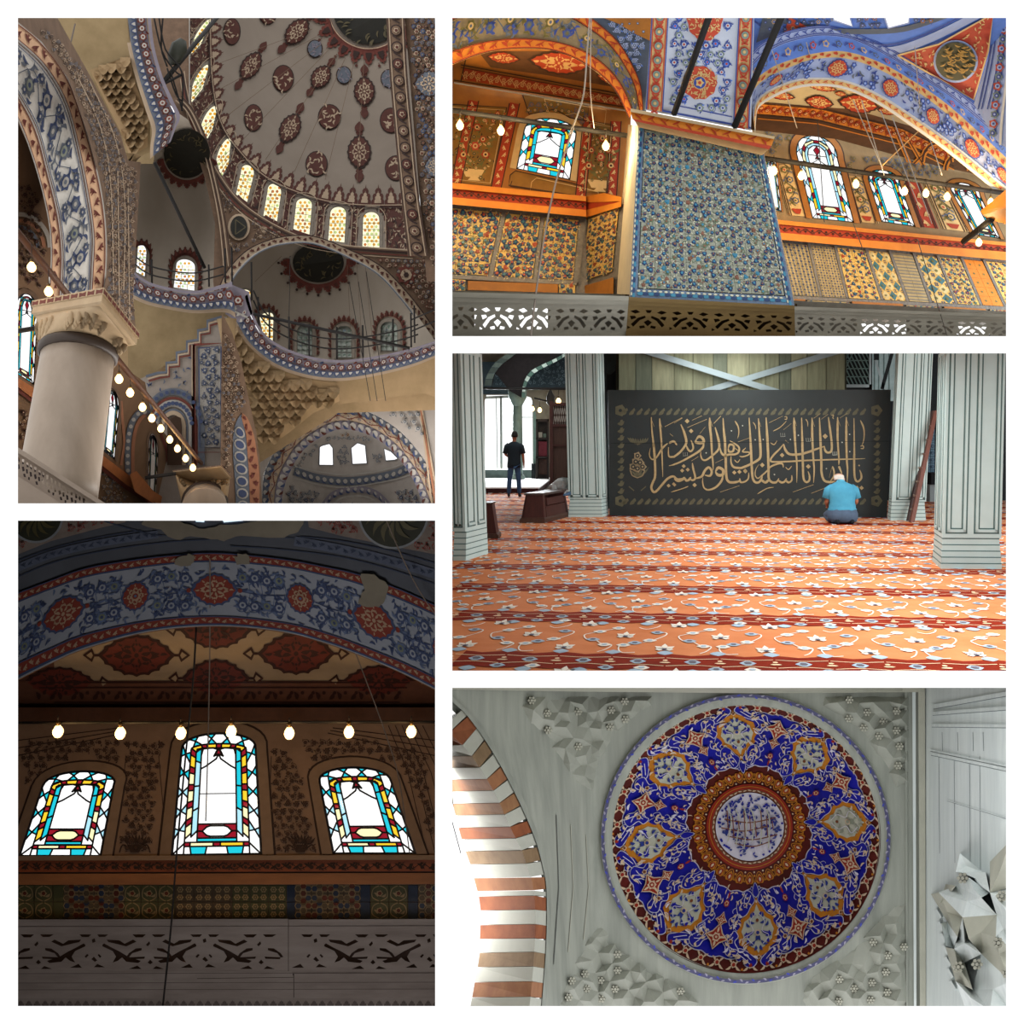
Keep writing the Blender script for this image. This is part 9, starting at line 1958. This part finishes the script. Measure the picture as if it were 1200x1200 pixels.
		r_ = delaunay_2d_cdt([Vector(p) for p in pts], [(q, (q+1) % nb) for q in range(nb)], [], 0, 1e-4); fs = []; V = []
		for q, p in enumerate(r_[0]):
			src = r_[3][q]; hgt = hh[src[0]] if src else 0; V.append(PX(p[0], p[1], S_(p[0], p[1])-hgt))
		for f in r_[2]:
			x = sum(r_[0][q][0] for q in f)/3; y = sum(r_[0][q][1] for q in f)/3
			if inside(x, y, region): fs.append(tuple(reversed(f)))
		mb.mesh(V, fs, 0, 0); mb.build('facets', m, root)
		for (x, y) in rnd.sample(cells, min(nros, len(cells))):
			mb = MB(); o = Orn(mb, S_, off=h*.75);
			for j in range(6):
				a = tau*j/6; p = [(x+sp*.13*cos(a)+sp*.075*cos(b), y+sp*.13*sin(a)+sp*.075*sin(b)) for b in [tau*q/6 for q in range(6)]]; mb.prism(p, S_, h*.6, off=h*.1, ch=.2)
			mb.prism([(x+sp*.08*cos(b), y+sp*.08*sin(b)) for b in [tau*q/7 for q in range(7)]], S_, h*.8, off=h*.1, ch=.2)
			mb.build('rosette', M_mar3, root)
	M_mq = mat('marble_carved', '#a2a49a', .6, hex2='#92958b', scale=3)
	out = lambda pts: pts
	muq('carved marble muqarnas in the corner above the dome\'s left side', [(604, 815), (790, 815), (752, 834), (725, 858), (704, 890), (696, 930), (676, 918), (652, 884), (622, 850)], S5, 25, .1, 1, M_mq, 9)
	muq('carved marble muqarnas in the corner above the dome\'s right side', [(940, 815), (1066, 815), (1066, 930), (1054, 935), (1040, 905), (1016, 868), (985, 840)], S5, 25, .1, 2, M_mq, 10)
	muq('carved marble muqarnas below the dome at its left', [(702, 1078), (722, 1104), (758, 1134), (800, 1155), (830, 1186), (650, 1186), (672, 1130)], S5, 25, .1, 3, M_mq, 10)
	muq('carved marble muqarnas below the dome at its right', [(1045, 1060), (1066, 1056), (1066, 1186), (930, 1186), (950, 1142), (1000, 1110)], S5, 25, .1, 4, M_mq, 10)
	SRc = lambda x, y: SR(x, y)-.15
	# the big capital at the right edge
	root = thing('muqarnas_capital', PX(1140, 1100, 7.5), 'large faceted marble muqarnas capital on the pale wall, bottom right of the dome', 'capital')
	F = [[(1091, 1048), (1100, 1046), (1128, 1075), (1122, 1098), (1110, 1080)], [(1100, 1046), (1120, 1038), (1150, 1052), (1168, 1072), (1128, 1075)], [(1120, 1038), (1135, 1028), (1160, 1046), (1150, 1052)],
		 [(1128, 1075), (1168, 1072), (1167, 1098), (1150, 1118), (1135, 1100)], [(1122, 1098), (1128, 1075), (1135, 1100), (1150, 1118), (1130, 1128), (1118, 1112)], [(1103, 1082), (1110, 1080), (1122, 1098), (1118, 1112), (1108, 1108)], [(1108, 1110), (1118, 1112), (1130, 1128), (1140, 1160), (1120, 1150)],
		 [(1160, 1046), (1182, 1040), (1184, 1075), (1168, 1072)], [(1168, 1072), (1184, 1075), (1184, 1110), (1167, 1098)], [(1167, 1098), (1184, 1110), (1184, 1150), (1150, 1118)], [(1150, 1118), (1184, 1150), (1184, 1184), (1160, 1184), (1140, 1160)], [(1120, 1150), (1140, 1160), (1160, 1184), (1132, 1184)],
		 [(1160, 1010), (1184, 985), (1184, 1040), (1160, 1046)], [(1125, 1000), (1152, 1022), (1120, 1022)], [(1135, 1028), (1125, 1022), (1155, 1022), (1160, 1046)], [(1102, 1058), (1108, 1036), (1120, 1038), (1112, 1050)]]
	for i, f in enumerate(F):
		mb = MB(); cxx = sum(p[0] for p in f)/len(f); cyy = sum(p[1] for p in f)/len(f); hh = .3+.18*((i*7) % 5)/4
		A = [PX(x, y, SR(x, y)-.08-(.42 if (j+i) % 2 else .08)) for j, (x, y) in enumerate(f)]; B = [PX(x, y, SR(x, y)+.02) for x, y in f]; c = PX(cxx, cyy, SR(cxx, cyy)-hh)
		for j in range(len(f)): mb.face([c, A[j], A[(j+1) % len(f)]]); mb.face([A[j], B[j], B[(j+1) % len(f)], A[(j+1) % len(f)]])
		mb.build('facet', M_mar2 if i % 3 else M_mar3, root)
	for (x, y) in ((1145, 1130), (1170, 1105), (1174, 1050), (1128, 1029), (1180, 1140), (1123, 1133)):
		mb = MB()
		for j in range(6):
			a = tau*j/6; mb.prism([(x+4.6*cos(a)+2.6*cos(b), y+4.6*sin(a)+2.6*sin(b)) for b in [tau*q/6 for q in range(6)]], SR, .12, off=.42, ch=.2)
		mb.prism([(x+2.6*cos(b), y+2.6*sin(b)) for b in [tau*q/7 for q in range(7)]], SR, .16, off=.42, ch=.2); mb.build('rosette', M_mar3, root)
	for j in range(8):
		y = 1052+j*14; x = 1092+j*2.8; mb = MB(); mb.prism([(x, y), (x+3, y-1), (x+9, y+9), (x+6, y+11)], SR, .09, ch=.05); mb.build('edge_block', M_mar2, root)

	# ---- the striped arch at the left
	A = cr([(516, 905), (524, 925), (531, 944), (538, 972), (544, 993), (552, 1015), (557, 1035), (561, 1050), (563.5, 1068), (562.5, 1095), (562, 1120), (558, 1142), (553, 1170), (549, 1190)], 6)
	B = cr([(519, 852), (530, 863), (541, 872), (553, 886), (570, 912), (585, 940), (600, 974), (611, 995), (618, 1015), (624, 1035), (626.5, 1052), (627.5, 1072), (627, 1098), (625, 1132), (622, 1166), (619, 1190)], 6)
	C = cr([(520, 812), (535, 827), (547, 838), (569, 868), (591, 905), (611, 945), (624, 975), (630, 992), (636, 1015), (640, 1036), (641, 1070), (640, 1110), (638, 1140), (634, 1190)], 6)
	Dm = cr([(523, 808), (538, 824), (551, 836), (573, 864), (596, 902), (616, 942), (629, 973), (635, 991), (641, 1014), (645, 1035), (646, 1070), (645, 1110), (643, 1140), (639, 1190)], 6)
	def at_y(cur, y):
		for p, q in zip(cur, cur[1:]):
			if p[1] <= y <= q[1]: t = (y-p[1])/((q[1]-p[1]) or 1); return (p[0]+(q[0]-p[0])*t, y)
		return cur[0] if y < cur[0][1] else cur[-1]
	SB = lambda x, y: S5(x, y)-.25
	def soff(p, far): return PX(p[0], p[1], SB(p[0], p[1])+(1.5 if far else 0))
	ys = [845, 859, 873, 886, 899.5, 913, 926.5, 941, 954.5, 969, 982.5, 996.5, 1012, 1028, 1043.5, 1049.5, 1066, 1083, 1099.5, 1115.5, 1132.5, 1150, 1168, 1190]
	root = thing('striped_arch', PX(600, 1190, 7.3), 'striped brown and white stone arch open to the bright sky, left of the dome', 'arch')
	M_br = [mat('voussoir_brown_%d' % i, c, .7, hex2=c2, scale=7) for i, (c, c2) in enumerate((('#a8744e', '#8c5a3c'), ('#a27852', '#8a5f40'), ('#9a5a36', '#7e4428'), ('#937a5c', '#796046')))]; M_wh = mat('voussoir_white', '#b9baaf', .6, var=.05)
	def along(cur, t):      # by share of the whole length
		L_ = resample(cur, 200); f = t*199; i = min(198, int(f)); return lerp(L_[i], L_[i+1], f-i)
	Cl, Bl = resample(C, 240), resample(B, 240)
	for i in range(len(ys)-1):
		y0, y1 = ys[i]+.25, ys[i+1]-.25; b0, b1 = at_y(B, y0), at_y(B, y1); a0, a1 = at_y(A, min(1189, y0+1)), at_y(A, min(1189, y1+1))
		if a0[1] < 905.5: a0 = (510, y0+.5)
		if a1[1] < 905.5: a1 = (510, y1+.5)
		# the joint on the face runs away at a slant
		sl = max(0, min(1, (1050-y0)/180));
		def cpt(b):
			k = min(range(240), key=lambda j: (Bl[j][0]-b[0])**2+(Bl[j][1]-b[1])**2); k2 = max(0, k-int(14*sl)); tgt = Bl[k]
			j = min(range(240), key=lambda j: abs((Cl[j][1])-(b[1]-20*sl+(2-2*sl)))); return Cl[j]
		c0, c1 = cpt(b0), cpt(b1); m = M_wh if i % 2 == 0 else M_br[(i*5//2) % 4]
		if 15 == i: m = M_br[2]
		if i == 14: m = M_wh
		mb = MB(); n = 3
		mb.mesh([soff(a0, 1), soff(b0, 0), soff(b1, 0), soff(a1, 1), PX(*c0, S5(*c0)-.01), PX(*c1, S5(*c1)-.01), PX(a0[0], a0[1], SB(*a0)+1.9), PX(a1[0], a1[1], SB(*a1)+1.9)],
				[(0, 3, 2, 1), (1, 2, 5, 4), (0, 6, 7, 3), (1, 4, 6, 0), (3, 7, 5, 2)])
		mb.build('voussoir', m, root)
	st = Strip([lerp(a, b, .75) for a, b in zip(resample(B, 60), resample(C, 60))], [(x+4, y-1) for x, y in resample(Dm, 60)]); mb = MB(); st.quads(mb, S5, -.06, 0); mb.build('arch_backing', M_mar, root)
	st = Strip(C, Dm); mb = MB(); st.quads(mb, S5, .05, 0); mb.build('arch_moulding', M_mar, root)
porch()
